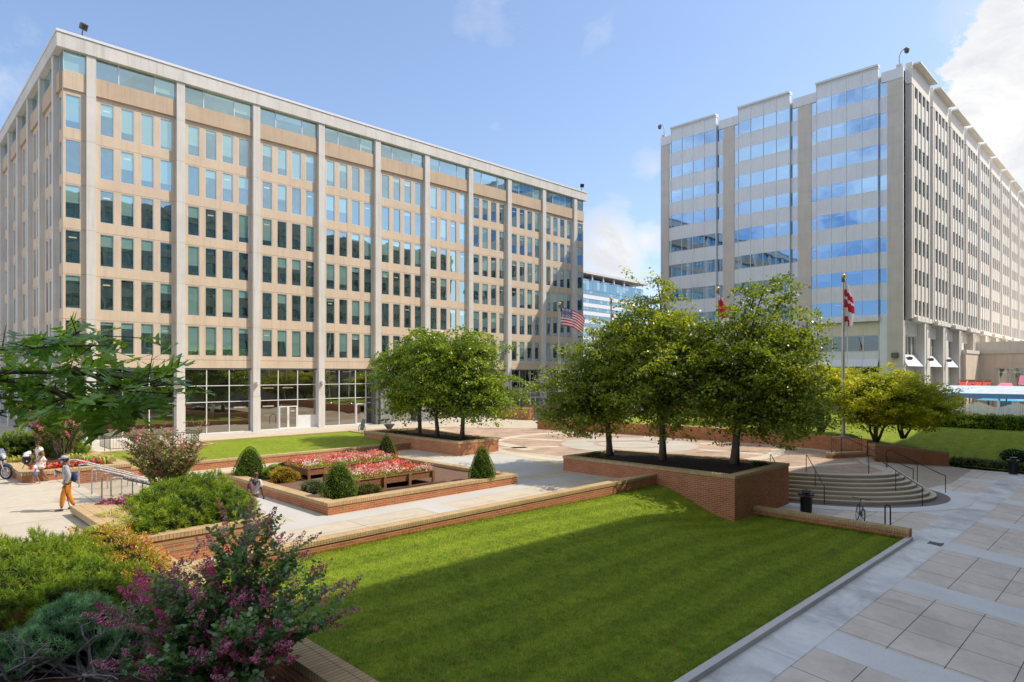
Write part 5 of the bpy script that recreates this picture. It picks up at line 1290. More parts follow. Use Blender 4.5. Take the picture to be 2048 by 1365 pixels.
leaf_shrub('round_shrub', 'low olive shrub with orange tips before the flower box', 88, (14.35, 22.75, .3), [(14.3, 22.75, .45, .7, .5, .30)], 2400, .04, M['olive'])
leaf_shrub('round_shrub', 'flat green shrub behind the farther flower box', 89, (14.2, 31.0, .3), [(15.2, 31.2, .5, 1.1, .4, .32)], 700, .045, M['yewy'])

# raised flower boxes
def flower_box(label, seed, x0, x1, y0, y1, z0, z1):
    t = thing('flower_box', label, 'flower box', (x0, y0, .28)); m = MB()
    th = .06
    m.box(x0, x1, y0, y0 + th, z0, z1); m.box(x0, x1, y1 - th, y1, z0, z1); m.box(x0, x0 + th, y0 + th, y1 - th, z0, z1); m.box(x1 - th, x1, y0 + th, y1 - th, z0, z1); m.box(x0 + th, x1 - th, y0 + th, y1 - th, z0 + .02, z1 - .06); m.build('box', M['wood'], t)
    m = MB(); m.box(x0 - .03, x1 + .03, y0 - .03, y0 + .09, z1 + .002, z1 + .03); m.box(x0 - .03, x1 + .03, y1 - .09, y1 + .03, z1 + .002, z1 + .03); m.box(x0 - .03, x0 + .09, y0 + .09, y1 - .09, z1 + .002, z1 + .03); m.box(x1 - .09, x1 + .03, y0 + .09, y1 - .09, z1 + .002, z1 + .03); m.build('rim', M['wood'], t)
    n = 4
    for i in range(n):
        x = x0 + .06 + (x1 - x0 - .12) * i / (n - 1)
        for y in (y0 - .045, y1 + .045): m = MB(); m.box(x - .06, x + .06, y - .045, y + .045, .2, z1 + .04); m.build('leg', M['woodd'] if y > y0 else M['wood'], t)
    m = MB(); m.box(x0 - .25, x1 + .45, y0 - .35, y0 - .22, .2, .34); m.box(x0 - .25, x0 - .12, y0 - .22, y1, .2, .34); m.build('kickboard', M['woodd'], t)
    f = thing('begonias', 'mass of red, pink and white begonias in the ' + ('nearer' if y0 < 25 else 'farther') + ' flower box', 'flowers', (x0, y0, z1)); f['kind'] = 'stuff'
    rg = np.random.default_rng(seed); ng = int((x1 - x0) * (y1 - y0) * 9); gx = rg.uniform(x0 + .1, x1 - .1, ng); gy = rg.uniform(y0 + .08, y1 - .08, ng)
    pal = np.array([(.82, .19, .15), (.86, .33, .27), (.74, .06, .03), (.86, .60, .50), (.80, .74, .66), (.86, .40, .34), (.70, .12, .05)])
    front = (gy - y0) / (y1 - y0)
    gi = np.where(front < .25, rg.choice([3, 4, 2, 1], ng), np.where(front > .6, rg.choice([0, 1, 1, 5], ng), rg.choice([0, 1, 2, 3, 5, 6], ng)))
    per = 46; C = np.c_[np.repeat(gx, per), np.repeat(gy, per), np.full(ng * per, z1)] + rg.normal(0, 1, (ng * per, 3)) * [.13, .13, .05]
    C[:, 2] += .19 + .06 * np.sin(C[:, 0] * 8) * np.sin(C[:, 1] * 9) + np.repeat(rg.uniform(-.04, .07, ng), per)
    C[:, 0] = np.clip(C[:, 0], x0 - .05, x1 + .05); C[:, 1] = np.clip(C[:, 1], y0 - .05, y1 + .05)
    V, F, k = leaf_geo(rg, C, .07, .7, .9); col = np.repeat(np.repeat(pal[gi], per, 0) * rg.uniform(.7, 1.2, (ng * per, 1)), k, 0)
    np_mesh('blossom', V, F, M['petal'], f, rgb=np.clip(col, 0, 1))
    nL = ng * 40; L = np.c_[rg.uniform(x0 - .02, x1 + .02, nL), rg.uniform(y0 - .02, y1 + .02, nL), z1 + rg.uniform(-.02, .16, nL)]
    V, F, k = leaf_geo(rg, L, .07, .8, .8); np_mesh('foliage', V, F, M['leafm'], f, np.repeat(rg.uniform(.3, .95, nL), k))
flower_box('nearer raised wooden flower box on posts in the garden planter', 91, 14.1, 18.05, 23.25, 25.9, .52, .80)
flower_box('farther raised wooden flower box on posts in the garden planter', 92, 14.2, 19.2, 27.6, 29.9, .52, .80)

# planting under the trees, hedges on the right
leaf_shrub('ground_cover', 'low green cover plants at left end of the tall tree planter', 93, (27.4, 21.7, .7), [(27.5, 21.6, .70, .7, .7, .16), (28.3, 22.2, .70, .6, .35, .14)], 500, .06, M['olive'], cat='plant')
leaf_shrub('ground_cover', 'small yellowish cover plant at right end of tall tree planter', 94, (31.2, 14.2, .7), [(31.0, 14.1, .72, .42, .5, .16)], 500, .06, M['olive'], cat='plant')
leaf_shrub('ground_cover', 'low cover plants along the front of the entrance tree planter', 95, (28.3, 32.2, .74), [(28.5, 32.0, .76, .9, .3, .14), (27.6, 39.5, .76, .5, 1.0, .2)], 400, .07, M['olive'], cat='plant')
hl = [(63.9, 4.5 + 1.1 * k, 1.1, .9, .95, .78) for k in range(15)]
leaf_shrub('hedge', 'long clipped dark hedge in front of the white zigzag fence', 96, (63.9, 10, .5), hl, 520, .10, M['yew'], cat='hedge', wob=.05)
rgx = np.random.default_rng(5)
pine_shrub('ground_cover', 'strip of pale feathery ground cover along the right pavement edge', 97, (52.6, 8.4, -1.0), [(52.7, 10.1 - .7 * k, -.95 - .02 * k, .7, .6, .42) for k in range(6)], 150, .13, .008, M['grey_l'], 12)
leaf_shrub('round_shrub', 'small dark shrub behind the trash can at the right edge', 98, (54.3, 7.4, -.7), [(54.3, 7.3, -.35, .8, 1.0, .55)], 300, .07, M['crape_l'])

BR_ = [((0.45, 5.19, 5.3), (0.69, 4.52, 5.36), (0.94, 4.13, 5.35), .012), ((-.4, 6.0, 5.1), (0.62, 4.72, 5.28), (1.08, 3.86, 5.15), .022), ((0.45, 5.19, 5.03), (0.61, 4.74, 5.07), (0.72, 4.5, 5.05), .010), ((0.69, 4.52, 5.13), (0.79, 4.28, 5.08), (0.87, 4.06, 5.04), .009),
       ((0.46, 5.32, 5.28), (0.66, 4.97, 5.4), (0.82, 4.68, 5.42), .010), ((0.81, 4.26, 5.23), (0.92, 4.01, 5.14), (1.05, 3.89, 5.06), .009), ((0.43, 5.06, 5.16), (0.57, 4.78, 5.16), (0.65, 4.56, 5.13), .010), ((0.3, 5.34, 4.98), (0.52, 5.0, 4.98), (0.58, 4.8, 4.94), .009),
       ((0.94, 4.28, 5.16), (1.01, 4.06, 5.08), (1.13, 3.81, 5.14), .009), ((0.71, 4.93, 5.34), (0.8, 4.7, 5.37), (0.92, 4.57, 5.46), .008), ((0.74, 4.48, 5.1), (0.81, 4.26, 5.02), (0.88, 4.19, 5.02), .008), ((-1.4, 6.9, 4.4), (-.7, 6.4, 5.0), (-.4, 6.0, 5.1), .05), ((-.4, 6.0, 5.1), (0.1, 5.5, 5.2), (0.46, 5.25, 5.28), .02)]
# ------------------------------------------------------------------ oak branch reaching in from the left
def oak():
    rg = np.random.default_rng(17); base = (-1.4, 6.9, .7)
    t = thing('oak_tree', 'oak tree whose leafy branch reaches in from the left edge', 'tree', base)
    m = MB(); m.tube([base, (-1.42, 6.9, 2.4), (-1.4, 6.95, 4.6), (-1.45, 7.0, 8.5)], [.22, .19, .16, .08], 12); m.build('trunk', M['bark'], t)
    # lobed leaf outline, flat in local x (length) and y
    half = [(.0, .012), (.10, .02), (.20, .16), (.26, .30), (.29, .17), (.33, .07), (.42, .10), (.52, .36), (.60, .44), (.58, .26), (.56, .09), (.66, .08), (.76, .25), (.86, .30), (.82, .16), (.80, .06), (.90, .04), (1.0, .0)]
    tris = []; verts = [(x, 0., 0.) for x, y in half] + [(x, y, .16 * y) for x, y in half] + [(x, -y, .16 * y) for x, y in half]; n = len(half)
    for i in range(n - 1): tris += [(i, i + 1, n + i + 1), (i, n + i + 1, n + i), (i, 2 * n + i + 1, i + 1), (i, 2 * n + i, 2 * n + i + 1)]
    LV = np.array(verts); LF = np.array(tris)
    tw = MB(); Vs, Fs, Rv = [], [], []; off = 0
    for (p0, p1, p2, r) in BR_:
        P = curve3(p0, p1, p2, 12); tw.tube(P, [r * (1 - .8 * i / 11) + .002 for i in range(12)], 6)
        for k in range(8 if r < .045 else 0):
            q = rg.uniform(.2, .9); i = min(10, int(q * 11)); s = P[i].lerp(P[i + 1], q * 11 - i); d = (P[i + 1] - P[i]).normalized()
            o = (d * .8 + Vector(rg.normal(0, .55, 3))).normalized(); o.z *= .6; e = s + o * rg.uniform(.12, .34); tw.tube([s, e], [.004, .002], 4)
            for j in range(5):
                u = .3 + .7 * j / 4; c = s.lerp(e, u); a = rg.uniform(0, 6.283)
                dr = nrm(np.array(o) * .7 + np.array([math.cos(a), math.sin(a), rg.uniform(-.75, .35)]))
                sd = nrm(np.cross([0, 0, 1.], dr) + rg.normal(0, .45, 3)); nn = np.cross(dr, sd); L = rg.uniform(.125, .185)
                if c.z < 4.98 or c.z > 5.45: continue
                bend = LV.copy(); bend[:, 2] -= .22 * bend[:, 0] ** 2 * rg.uniform(.2, 1.4)
                V = np.array(c) + dr * (L * .28) + (bend[:, :1] * dr + bend[:, 1:2] * sd * .95 + bend[:, 2:] * nn) * L
                Vs.append(V); Fs.append(LF + off); off += len(V); Rv.append(np.full(len(V), np.clip(rg.normal(.5, .22), 0, 1)))
                tw.tube([c, Vector(c) + Vector(dr) * L * .3], [.0018, .0014], 3, cap=False)
    tw.build('branch', M['barkd'], t)
    np_mesh('foliage', np.concatenate(Vs), np.concatenate(Fs), M['oak_l'], t, np.concatenate(Rv))
oak()
# ------------------------------------------------------------------ handrails
def rail(label, P_top, P_bot, z_top, z_bot, h=.86, mat=None, ext=.3, mids=1, group=None, r=.021, name='handrail'):
    """tubular stair rail: level hook at the top, slope, level return and post at the bottom"""
    mat = mat or M['black']; a, b = Vector((*P_top, 0)), Vector((*P_bot, 0)); d = (b - a).normalized()
    t = thing(name, label, 'handrail', (P_top[0], P_top[1], z_top), group=group)
    T = a + Vector((0, 0, z_top + h)); Bm = b + Vector((0, 0, z_bot + h))
    def fil(P, q=.07):
        out = [P[0]]
        for i in range(1, len(P) - 1):
            u = (P[i - 1] - P[i]).normalized(); v = (P[i + 1] - P[i]).normalized(); s = min(q, (P[i - 1] - P[i]).length * .45, (P[i + 1] - P[i]).length * .45)
            out += curve3(P[i] + u * s, P[i], P[i] + v * s, 5)
        out.append(P[-1]); return out
    m = MB(); m.tube(fil([a + Vector((0, 0, z_top)), T, T + d * ext, Bm - d * ext * .4, Bm, b + Vector((0, 0, z_bot))]), r, 8); m.build('rail', mat, t)
    for k in range(mids):
        q = (k + 1) / (mids + 1); s, e = T + d * ext, Bm - d * ext * .4; p = s.lerp(e, q); zg = z_top + (z_bot - z_top) * (0 if q < 0 else q)
        m = MB(); m.tube([(p.x, p.y, zg - .12), (p.x, p.y, p.z)], r * .85, 8); m.build('post', mat, t)
    return t
G = 'black handrails on the curved steps'
rail('black pipe handrail going down the curved steps behind the left trash can', (34.9, 13.39), (33.06, 11.83), 0, -1.2, .9, ext=.12, group=G)
rail('black pipe handrail down the middle of the curved steps', (36.69, 10.93), (35.92, 8.35), 0, -1.2, .95, ext=.2, group=G)
rail('black pipe handrail at the right end of the curved steps', (39.64, 10.93), (40.83, 8.42), 0, -1.2, .95, ext=.3, group=G)
rail('black pipe handrail fixed beside the tall brick planter wall', (33.3, 14.6), (32.3, 13.35), 0, -1.2, .95, ext=.1, mids=0, group=G)
rail('long black handrail starting below the short balustrade beside ramp', (42.2, 14.1), (39.9, 9.7), .3, -.9, .95, ext=.5, mids=2, group=G)
t = thing('balustrade', 'short grey metal balustrade on the low brick block near flagpole', 'railing', (41.7, 14.5, .33))
m = MB(); A_, B_ = Vector((41.7, 14.5, 0)), Vector((43.8, 13.45, 0))
for z in (.42, 1.28): m.tube([A_ + Vector((0, 0, z)), B_ + Vector((0, 0, z))], .02, 6)
for k in range(15): p = A_.lerp(B_, k / 14); m.tube([p + Vector((0, 0, .33 if k in (0, 14) else .42)), p + Vector((0, 0, 1.28))], .02 if k in (0, 14) else .009, 6)
m.build('bars', M['dkgrey'], t)
G = 'worn grey handrails on the terrace stairs'
for y, lab in ((31.2, 'worn pipe handrail along the brick wall of the terrace stairs'), (29.4, 'second worn pipe handrail from the brick wall on terrace stairs'), (27.4, 'worn pipe handrail in the middle of the terrace stairs'), (26.0, 'fourth worn pipe handrail on the terrace stairs, right of middle'), (24.8, 'worn pipe handrail nearest the viewer on the terrace stairs')):
    rail(lab, (5.75, y), (8.2, y), .8, 0, .88, M['galv'], .25, 2, G, .026)
t = thing('balustrade', 'low black balustrade around steps by the tan building corner', 'railing', (10.8, 46.2, 0))
m = MB()
for (p, q) in (((10.6, 45.9), (15.8, 45.9)), ((10.6, 45.9), (10.6, 48.4)), ((15.8, 45.9), (15.8, 48.4))):
    p, q = Vector((*p, 0)), Vector((*q, 0)); n = int((q - p).length / .16)
    for z in (.5, 1.25): m.tube([p + Vector((0, 0, z)), q + Vector((0, 0, z))], .022, 6)
    for k in range(n + 1): s = p.lerp(q, k / n); m.tube([s + Vector((0, 0, .0 if k % 8 == 0 else .5)), s + Vector((0, 0, 1.25))], .02 if k % 8 == 0 else .01, 5)
m.build('bars', M['black'], t)
for y, l_ in ((50.3, 'left'), (50.9, 'right')):
    pass
rail('thin black handrail on the far brick stair block', (54.5, 53.5), (54.5, 50.), 1.05, 0, .9, ext=.2, name='handrail')

# ------------------------------------------------------------------ trash cans
def trash(loc, label):
    t = thing('trash_can', label, 'trash can', loc, 0, 'black metal trash cans'); x, y, z = loc
    m = MB(); n = 30
    prof = [(.24, .06), (.25, .30), (.26, .62), (.29, .76), (.335, .86)]
    for i in range(n):
        a = 6.28318 * i / n; ca, sa = math.cos(a), math.sin(a); w = .014
        for (r0, z0), (r1, z1) in zip(prof[:-1], prof[1:]):
            m.face([(x + r0 * ca + sa * w, y + r0 * sa - ca * w, z + z0), (x + r0 * ca - sa * w, y + r0 * sa + ca * w, z + z0), (x + r1 * ca - sa * w, y + r1 * sa + ca * w, z + z1), (x + r1 * ca + sa * w, y + r1 * sa - ca * w, z + z1)])
    m.build('slats', M['black'], t)
    m = MB(); m.lathe([(0, .03), (.235, .03), (.235, .07)], x, y, 24); m.lathe([(.225, .05), (.235, .7)], x, y, 24); m.lathe([(.33, .84), (.36, .86), (.35, .90), (.32, .89)], x, y, 28)
    m.xform(Matrix.Translation((0, 0, z))); m.build('liner', M['black'], t)
    m = MB(); m.lathe([(.33, .87), (.17, .93), (.14, .93)], x, y, 24)
    for a in (.4, 2.5, 4.6): m.box(x + .16 * math.cos(a) - .015, x + .16 * math.cos(a) + .015, y + .16 * math.sin(a) - .015, y + .16 * math.sin(a) + .015, .92, 1.06)
    m.lathe([(0, 1.10), (.20, 1.06), (.22, 1.04), (.2, 1.03)], x, y, 20); m.xform(Matrix.Translation((0, 0, z))); m.build('lid', M['black'], t)
trash((30.35, 11.65, -1.2), 'black slatted trash can left of the parked bicycle by the steps')
trash((51.3, 6.95, -1.19), 'black slatted trash can at the right edge on the pavement')
t = thing('planter_bowl', 'dark footed bowl planter before the granite entrance', 'planter', (30.5, 45.0, 0)); m = MB(); m.lathe([(0, 0), (.3, 0), (.2, .15), (.45, .48), (.52, .58), (.45, .55), (0, .52)], 33.4, 49.5, 20); m.build('bowl', M['dkgrey'], t)

# ------------------------------------------------------------------ bicycle and racks
def bicycle():
    t = thing('bicycle', 'dark bicycle with grey saddle locked beside the low brick wall', 'bicycle', (30.2, 9.4, -1.2))
    Mx = Matrix.Translation((30.15, 9.35, -1.2)) @ Matrix.Rotation(R(28), 4, 'Z') @ Matrix.Rotation(R(7), 4, 'X')
    def part(name, f, mat, parent=t): m = MB(); f(m); m.xform(Mx); return m.build(name, mat, parent)
    def ring(m, cx, rr, r, n=28): m.tube([(cx + rr * math.cos(6.28318 * i / n), 0, .34 + rr * math.sin(6.28318 * i / n)) for i in range(n + 1)], r, 6, cap=False)
    for cx in (-.52, .52):
        w = part('wheel', lambda m: (ring(m, cx, .300, .011), [m.tube([(cx + .03 * math.cos(a), .015 * (-1) ** k, .34 + .03 * math.sin(a)), (cx + .295 * math.cos(a), 0, .34 + .295 * math.sin(a))], .002, 4, cap=False) for k, a in enumerate([6.28318 * q / 18 for q in range(18)])], m.tube([(cx, -.05, .34), (cx, .05, .34)], .022, 8)), M['steel'])
        part('tyre', lambda m: ring(m, cx, .325, .021), M['black'], w)
    bb, st, hd, hb = (-.08, 0, .30), (-.22, 0, .78), (.36, 0, .82), (.40, 0, .70)
    part('frame', lambda m: (m.tube([bb, st], .018, 8), m.tube([bb, hb], .02, 8), m.tube([st, (.37, 0, .80)], .018, 8), m.tube([hb, hd], .021, 8), [m.tube([q, (-.52, s * .06, .34)], .011, 6) for q in (bb, st) for s in (-1, 1)]), plain('blue_black_frame', (.02, .025, .05), .3, .2))
    part('fork', lambda m: [m.tube([hb, (.43, s * .05, .62), (.52, s * .055, .34)], .012, 6) for s in (-1, 1)], M['black'])
    part('handlebar', lambda m: (m.tube([hd, (.35, 0, .96)], .014, 6), m.tube([(.27, -.31, .99), (.34, -.16, .97), (.36, 0, .96), (.34, .16, .97), (.27, .31, .99)], .012, 8), [m.tube([(.27, s * .31, .99), (.22, s * .36, 1.0)], .017, 8) for s in (-1, 1)]), M['black'])
    part('saddle', lambda m: (m.ball((-.27, 0, .97), 1, 12, 8, 0, (.14, .075, .035)), m.ball((-.15, 0, .965), 1, 10, 6, 0, (.10, .03, .026)), m.tube([st, (-.245, 0, .95)], .013, 6)), plain('grey_saddle', (.45, .45, .47), .6))
    part('crank', lambda m: (m.lathe([(0, -.006), (.09, -.006), (.09, .006), (0, .006)], 0, 0, 20), m.xform(Matrix.Translation((bb[0], -.06, bb[2])) @ Matrix.Rotation(R(90), 4, 'X')), m.tube([(bb[0], -.08, bb[2]), (bb[0] + .12, -.09, bb[2] - .12)], .009, 6), m.tube([(bb[0], .08, bb[2]), (bb[0] - .12, .09, bb[2] + .12)], .009, 6), m.box(bb[0] + .08, bb[0] + .17, -.16, -.09, bb[2] - .135, bb[2] - .11), m.box(bb[0] - .17, bb[0] - .08, .09, .16, bb[2] + .11, bb[2] + .135)), M['dkgrey'])
bicycle()
def rack(x, y, label):
    t = thing('bike_rack', label, 'bike rack', (x, y, -1.2), 0, 'black bike racks'); m = MB()
    m.tube([(x, y - .10, -1.2), (x, y - .10, -.45)] + [(x, y - .10 * math.cos(a), -.45 + .12 * math.sin(a)) for a in [math.pi * k / 8 for k in range(1, 8)]] + [(x, y + .10, -.45), (x, y + .10, -1.2)], .03, 8); m.build('hoop', M['black'], t)
rack(30.3, 8.3, 'black hoop bike rack standing alone right of the bicycle')
t = thing('bike_rack', 'dark hoop rack by the tan building planter corner', 'bike rack', (29.5, 47.5, 0)); m = MB()
m.tube([(29.6, 48.4, 0), (29.6, 48.4, .55)] + [(29.6 + .3 - .3 * math.cos(a), 48.4, .55 + .3 * math.sin(a)) for a in [math.pi * k / 8 for k in range(1, 8)]] + [(30.2, 48.4, .55), (30.2, 48.4, 0)], .03, 8); m.build('hoop', M['black'], t)
t = thing('sign', 'small white sign leaning on post at planter corner', 'sign', (26.1, 42.5, 0)); m = MB(); m.tube([(26.1, 42.3, 0), (26.15, 42.3, 1.4)], .03, 6); m.build('post', M['galv'], t)
m = MB(); m.box(-.17, .17, -.01, .01, -.42, .42); m.box(-.15, .15, -.016, -.012, -.36, -.22, 1); m.box(-.15, .15, -.016, -.012, -.14, -.02, 1); Ms = Matrix.Translation((26.15, 42.22, 1.35)) @ Matrix.Rotation(R(12), 4, 'Y'); m.xform(Ms); m.build('panel', [M['white'], plain('teal_print', (.40, .60, .62), .5)], t)

# ------------------------------------------------------------------ flagpoles and flags
def pole(y, x=46.9, z0=.9, top=11.75):
    t = thing('flagpole', {40.7: 'leftmost flagpole, flying the striped star flag', 34.9: 'second flagpole from left, rising behind the left tall tree', 29.6: 'flagpole with blue flag behind the middle tall tree', 24.7: 'flagpole with red and white flag just left of right tall tree', 15.56: 'rightmost flagpole, standing clear on the right lawn'}[y], 'flagpole', (x, y, z0), 0, 'flagpoles along the curved wall')
    m = MB(); m.tube([(x, y, z0), (x, y, 3), (x, y, top - .15)], [.135, .125, .075], 12); m.build('shaft', M['steel'], t)
    m = MB(); m.lathe([(.26, z0), (.26, z0 + .06), (.16, z0 + .12), (.14, z0 + .12)], x, y, 16); m.build('collar', M['steel'], t)
    m = MB(); m.ball((x, y, top), .15, 14, 10); m.build('finial', M['gold'], t)
    m = MB(); m.tube([(x, y, top - .42), (x, y, top - .16)], .10, 10); m.tube([(x - .12, y - .1, 2.0), (x - .11, y - .08, 6), (x - .1, y - .06, top - .4)], .012, 5); m.build('truck', M['dkgrey'], t)
POLES = [40.7, 34.9, 29.6, 24.7, 15.56]
for y in POLES: pole(y, 46.9 if y < 40 else 46.6)
def flag(label, org, W, Hh, colour, n=44, mrows=26, wave=.16, droop=0., dirv=(.62, -.78, 0), fold=1.0, size_z=1.0):
    """cloth grid hanging from its hoist; colour(u,v) gives linear rgb"""
    t = thing('flag', label, 'flag', org); d = Vector(dirv).normalized(); s = Vector((-d.y, d.x, 0)); V = []; Cc = []
    F_ = []
    for j in range(mrows + 1):
        v = j / mrows
        for i in range(n + 1):
            u = i / n; ang = droop * (u ** .8)
            fl = u * W * fold
            off = s * (wave * u ** .7 * math.sin(u * 7.5 + v * 1.6) + .4 * wave * u * math.sin(u * 15 + v * 4))
            p = Vector(org) + d * (fl * math.cos(ang) * (1 - .12 * u * v)) + off + Vector((0, 0, -v * Hh * (1 - .25 * u * droop) - fl * math.sin(ang)))
            V.append(p)
    for j in range(mrows):
        for i in range(n):
            k = len(Cc) ; a = j * (n + 1) + i; F_.append((a, a + 1, a + n + 2, a + n + 1)); Cc.append(colour((i + .5) / n, (j + .5) / mrows))
    VV = np.array([V[k] for f in F_ for k in f]); FF = np.arange(len(VV)).reshape(-1, 4)
    np_mesh('cloth', VV, FF, M['petal'], t, rgb=np.repeat(np.array(Cc), 4, 0)); return t
RED, WHT, BLU = (.62, .025, .05), (.80, .79, .78), (.025, .03, .19)
def usf(u, v):
    if u < .42 and v < 7 / 13:
        gx, gy = u / .42 * 12, v / (7 / 13) * 10
        kx, ky = round(gx), round(gy)
        if 0 < kx < 12 and 0 < ky < 10 and (kx + ky) % 2 == 0 and abs(gx - kx) < .42 and abs(gy - ky) < .42: return WHT
        return BLU
    return RED if int(v * 13) % 2 == 0 else WHT
flag('striped flag with star field flying from the leftmost flagpole', (46.6 + .13, 40.7 - .12, 11.4), 2.55, 1.75, usf, 78, 39, .13, .40, (.80, -.60, 0))
def dcf(u, v): return RED if (.22 < v < .42 or .60 < v < .80) else (RED if v < .16 and int(u * 9) % 3 == 1 else WHT)
def drape(label, org, Hh, colour, w=.5, n=26, mrows=44):
    t = thing('flag', label, 'flag', org); V = []; Cc = []; F_ = []
    for j in range(mrows + 1):
        v = j / mrows; wd = w * (.25 + .9 * math.sin(min(1, v * 1.5) * 1.57) * (1 - .35 * max(0, v - .75) * 4))
        for i in range(n + 1):
            u = i / n; V.append((org[0] + .10 + u * wd * .55, org[1] - u * wd * .75 + .11 * math.sin(u * 16 + v * 2.2) * (.3 + v), org[2] - v * Hh - u * .25 * (1 - v) + .06 * math.sin(u * 9) * v))
    for j in range(mrows):
        for i in range(n): a = j * (n + 1) + i; F_.append((a, a + 1, a + n + 2, a + n + 1)); Cc.append(colour((i + .5) / n, (j + .5) / mrows))
    VV = np.array([V[k] for f in F_ for k in f]); np_mesh('cloth', VV, np.arange(len(VV)).reshape(-1, 4), M['petal'], t, rgb=np.repeat(np.array(Cc), 4, 0))
def dcd(u, v):
    q = v - .14 * u
    return RED if (.20 < q < .36 or .42 < q < .60) else ((RED if .78 < q < .90 and u < .5 else WHT))
drape('limp white flag with two red bands on the rightmost flagpole', (46.9, 15.5, 11.62), 3.3, dcd)
drape('limp red and white flag just left of the right tall tree', (46.9, 24.65, 11.25), 2.8, lambda u, v: WHT if v + .3 * u < .18 else (RED if v < .62 else WHT), .62)
drape('limp dark blue starred flag behind the middle tall tree', (46.9, 29.55, 10.95), 2.6, lambda u, v: (BLU if not (int(u * 8) % 2 == 0 and int(v * 22) % 3 == 1) else WHT) if v < .35 else ((RED if int(u * 7) % 2 else WHT)), .55)
drape('limp red flag on the second flagpole behind the left tree', (46.9, 34.85, 10.5), 2.4, lambda u, v: RED if v - .5 * u < .3 else WHT, .5)

# ------------------------------------------------------------------ motorcycle at the left edge
def motorcycle():
    t = thing('motorcycle', 'silver motorcycle cut off at the left edge, showing its front wheel', 'motorcycle', (3.66, 34.35, .8))
    Mx = Matrix.Translation((3.66, 34.35, .8)) @ Matrix.Rotation(R(-52), 4, 'Z')
    def part(name, f, mat, parent=t): m = MB(); f(m); m.xform(Mx); return m.build(name, mat, parent)
    sil, red = plain('silver_wheel', (.60, .60, .62), .3, .6), plain('dark_blue_plastic', (.05, .06, .09), .25)
    for cx in (.64, -.64):
        def wh(m):
            m.tube([(cx + .215 * math.cos(6.28318 * i / 28), 0, .29 + .215 * math.sin(6.28318 * i / 28)) for i in range(29)], .022, 8, cap=False)
            for q in range(6): a = 6.28318 * q / 6 + .3; m.tube([(cx, 0, .29), (cx + .205 * math.cos(a), 0, .29 + .205 * math.sin(a))], [.028, .016], 6)
            m.tube([(cx, -.06, .29), (cx, .06, .29)], .05, 10)
        w = part('wheel', wh, sil); part('tyre', lambda m: m.tube([(cx + .255 * math.cos(6.28318 * i / 28), 0, .29 + .255 * math.sin(6.28318 * i / 28)) for i in range(29)], .042, 10, cap=False), M['black'], w)
    part('fork', lambda m: [m.tube([(.64, s * .08, .29), (.42, s * .08, .92)], .022, 8) for s in (-1, 1)], sil)
    part('fender', lambda m: m.tube([(.64 + .32 * math.cos(a), 0, .29 + .32 * math.sin(a)) for a in [.5 + 1.7 * k / 9 for k in range(10)]], [.03] + [.055] * 8 + [.03], 8), red)
    part('body', lambda m: (m.ball((.12, 0, .80), 1, 14, 10, 0, (.30, .15, .16)), m.ball((.40, 0, .88), 1, 12, 8, 0, (.17, .17, .17)), m.ball((-.62, 0, .74), 1, 12, 8, 0, (.24, .11, .09)), m.tube([(.35, 0, .85), (-.1, 0, .62), (-.6, 0, .7)], .06, 8)), red)
    part('engine', lambda m: (m.box(-.2, .22, -.16, .16, .26, .56), m.tube([(.2, -.14, .35), (.0, -.18, .2), (-.7, -.18, .26)], .05, 8)), M['dkgrey'])
    part('seat', lambda m: m.ball((-.34, 0, .82), 1, 14, 8, 0, (.36, .14, .08)), M['black'])
    part('handlebar', lambda m: (m.tube([(.30, -.36, 1.06), (.36, -.15, 1.02), (.40, 0, .98), (.36, .15, 1.02), (.30, .36, 1.06)], .014, 6), m.ball((.36, .34, 1.2), .06), m.ball((.36, -.34, 1.2), .06)), M['black'])
    part('headlight', lambda m: m.ball((.55, 0, .92), 1, 12, 8, 0, (.05, .09, .09)), plain('lamp_glass', (.7, .7, .72), .1))
    part('windscreen', lambda m: m.face([(.52, -.14, 1.02), (.52, .14, 1.02), (.40, .11, 1.26), (.40, -.11, 1.26)]), M['gdark'])
    part('fairing', lambda m: m.ball((.47, 0, .98), 1, 12, 8, 0, (.10, .16, .10)), plain('silver_paint', (.42, .43, .45), .25, .4))
motorcycle()
# ------------------------------------------------------------------ people
def skin(name, nodes, edges, mat, parent, sub=2, root=0):
    """nodes: list of (pos, radius); grows one continuous surface over the skeleton and keeps it as plain mesh"""
    me = bpy.data.meshes.new(name); off = Vector((0, 0, 0)); p = parent
    while p is not None: off += Vector(p.location); p = p.parent
    me.from_pydata([Vector(n[0]) - off for n in nodes], edges, [])
    o = bpy.data.objects.new(name, me); COL.objects.link(o)
    sk = o.modifiers.new('skin', 'SKIN'); sk.use_smooth_shade = True
    if not me.skin_vertices: me.attributes
    for i, n in enumerate(nodes):
        r = n[1]; me.skin_vertices[0].data[i].radius = (r, r) if not isinstance(r, tuple) else r
        me.skin_vertices[0].data[i].use_root = (i == root)
    sb = o.modifiers.new('sub', 'SUBSURF'); sb.levels = sub; sb.render_levels = sub
    bpy.context.view_layer.update()
    ev = o.evaluated_get(bpy.context.evaluated_depsgraph_get()); m2 = bpy.data.meshes.new_from_object(ev)
    bpy.data.objects.remove(o); m2.name = name; m2.materials.clear(); m2.materials.append(mat)
    for q in m2.polygons: q.use_smooth = True
    o = bpy.data.objects.new(name, m2); COL.objects.link(o); o.parent = parent; return o
SKD = plain('dark_skin', (.13, .062, .036), .5, 0, .1, 10); SKM = plain('brown_skin', (.26, .125, .07), .5, 0, .1, 10)
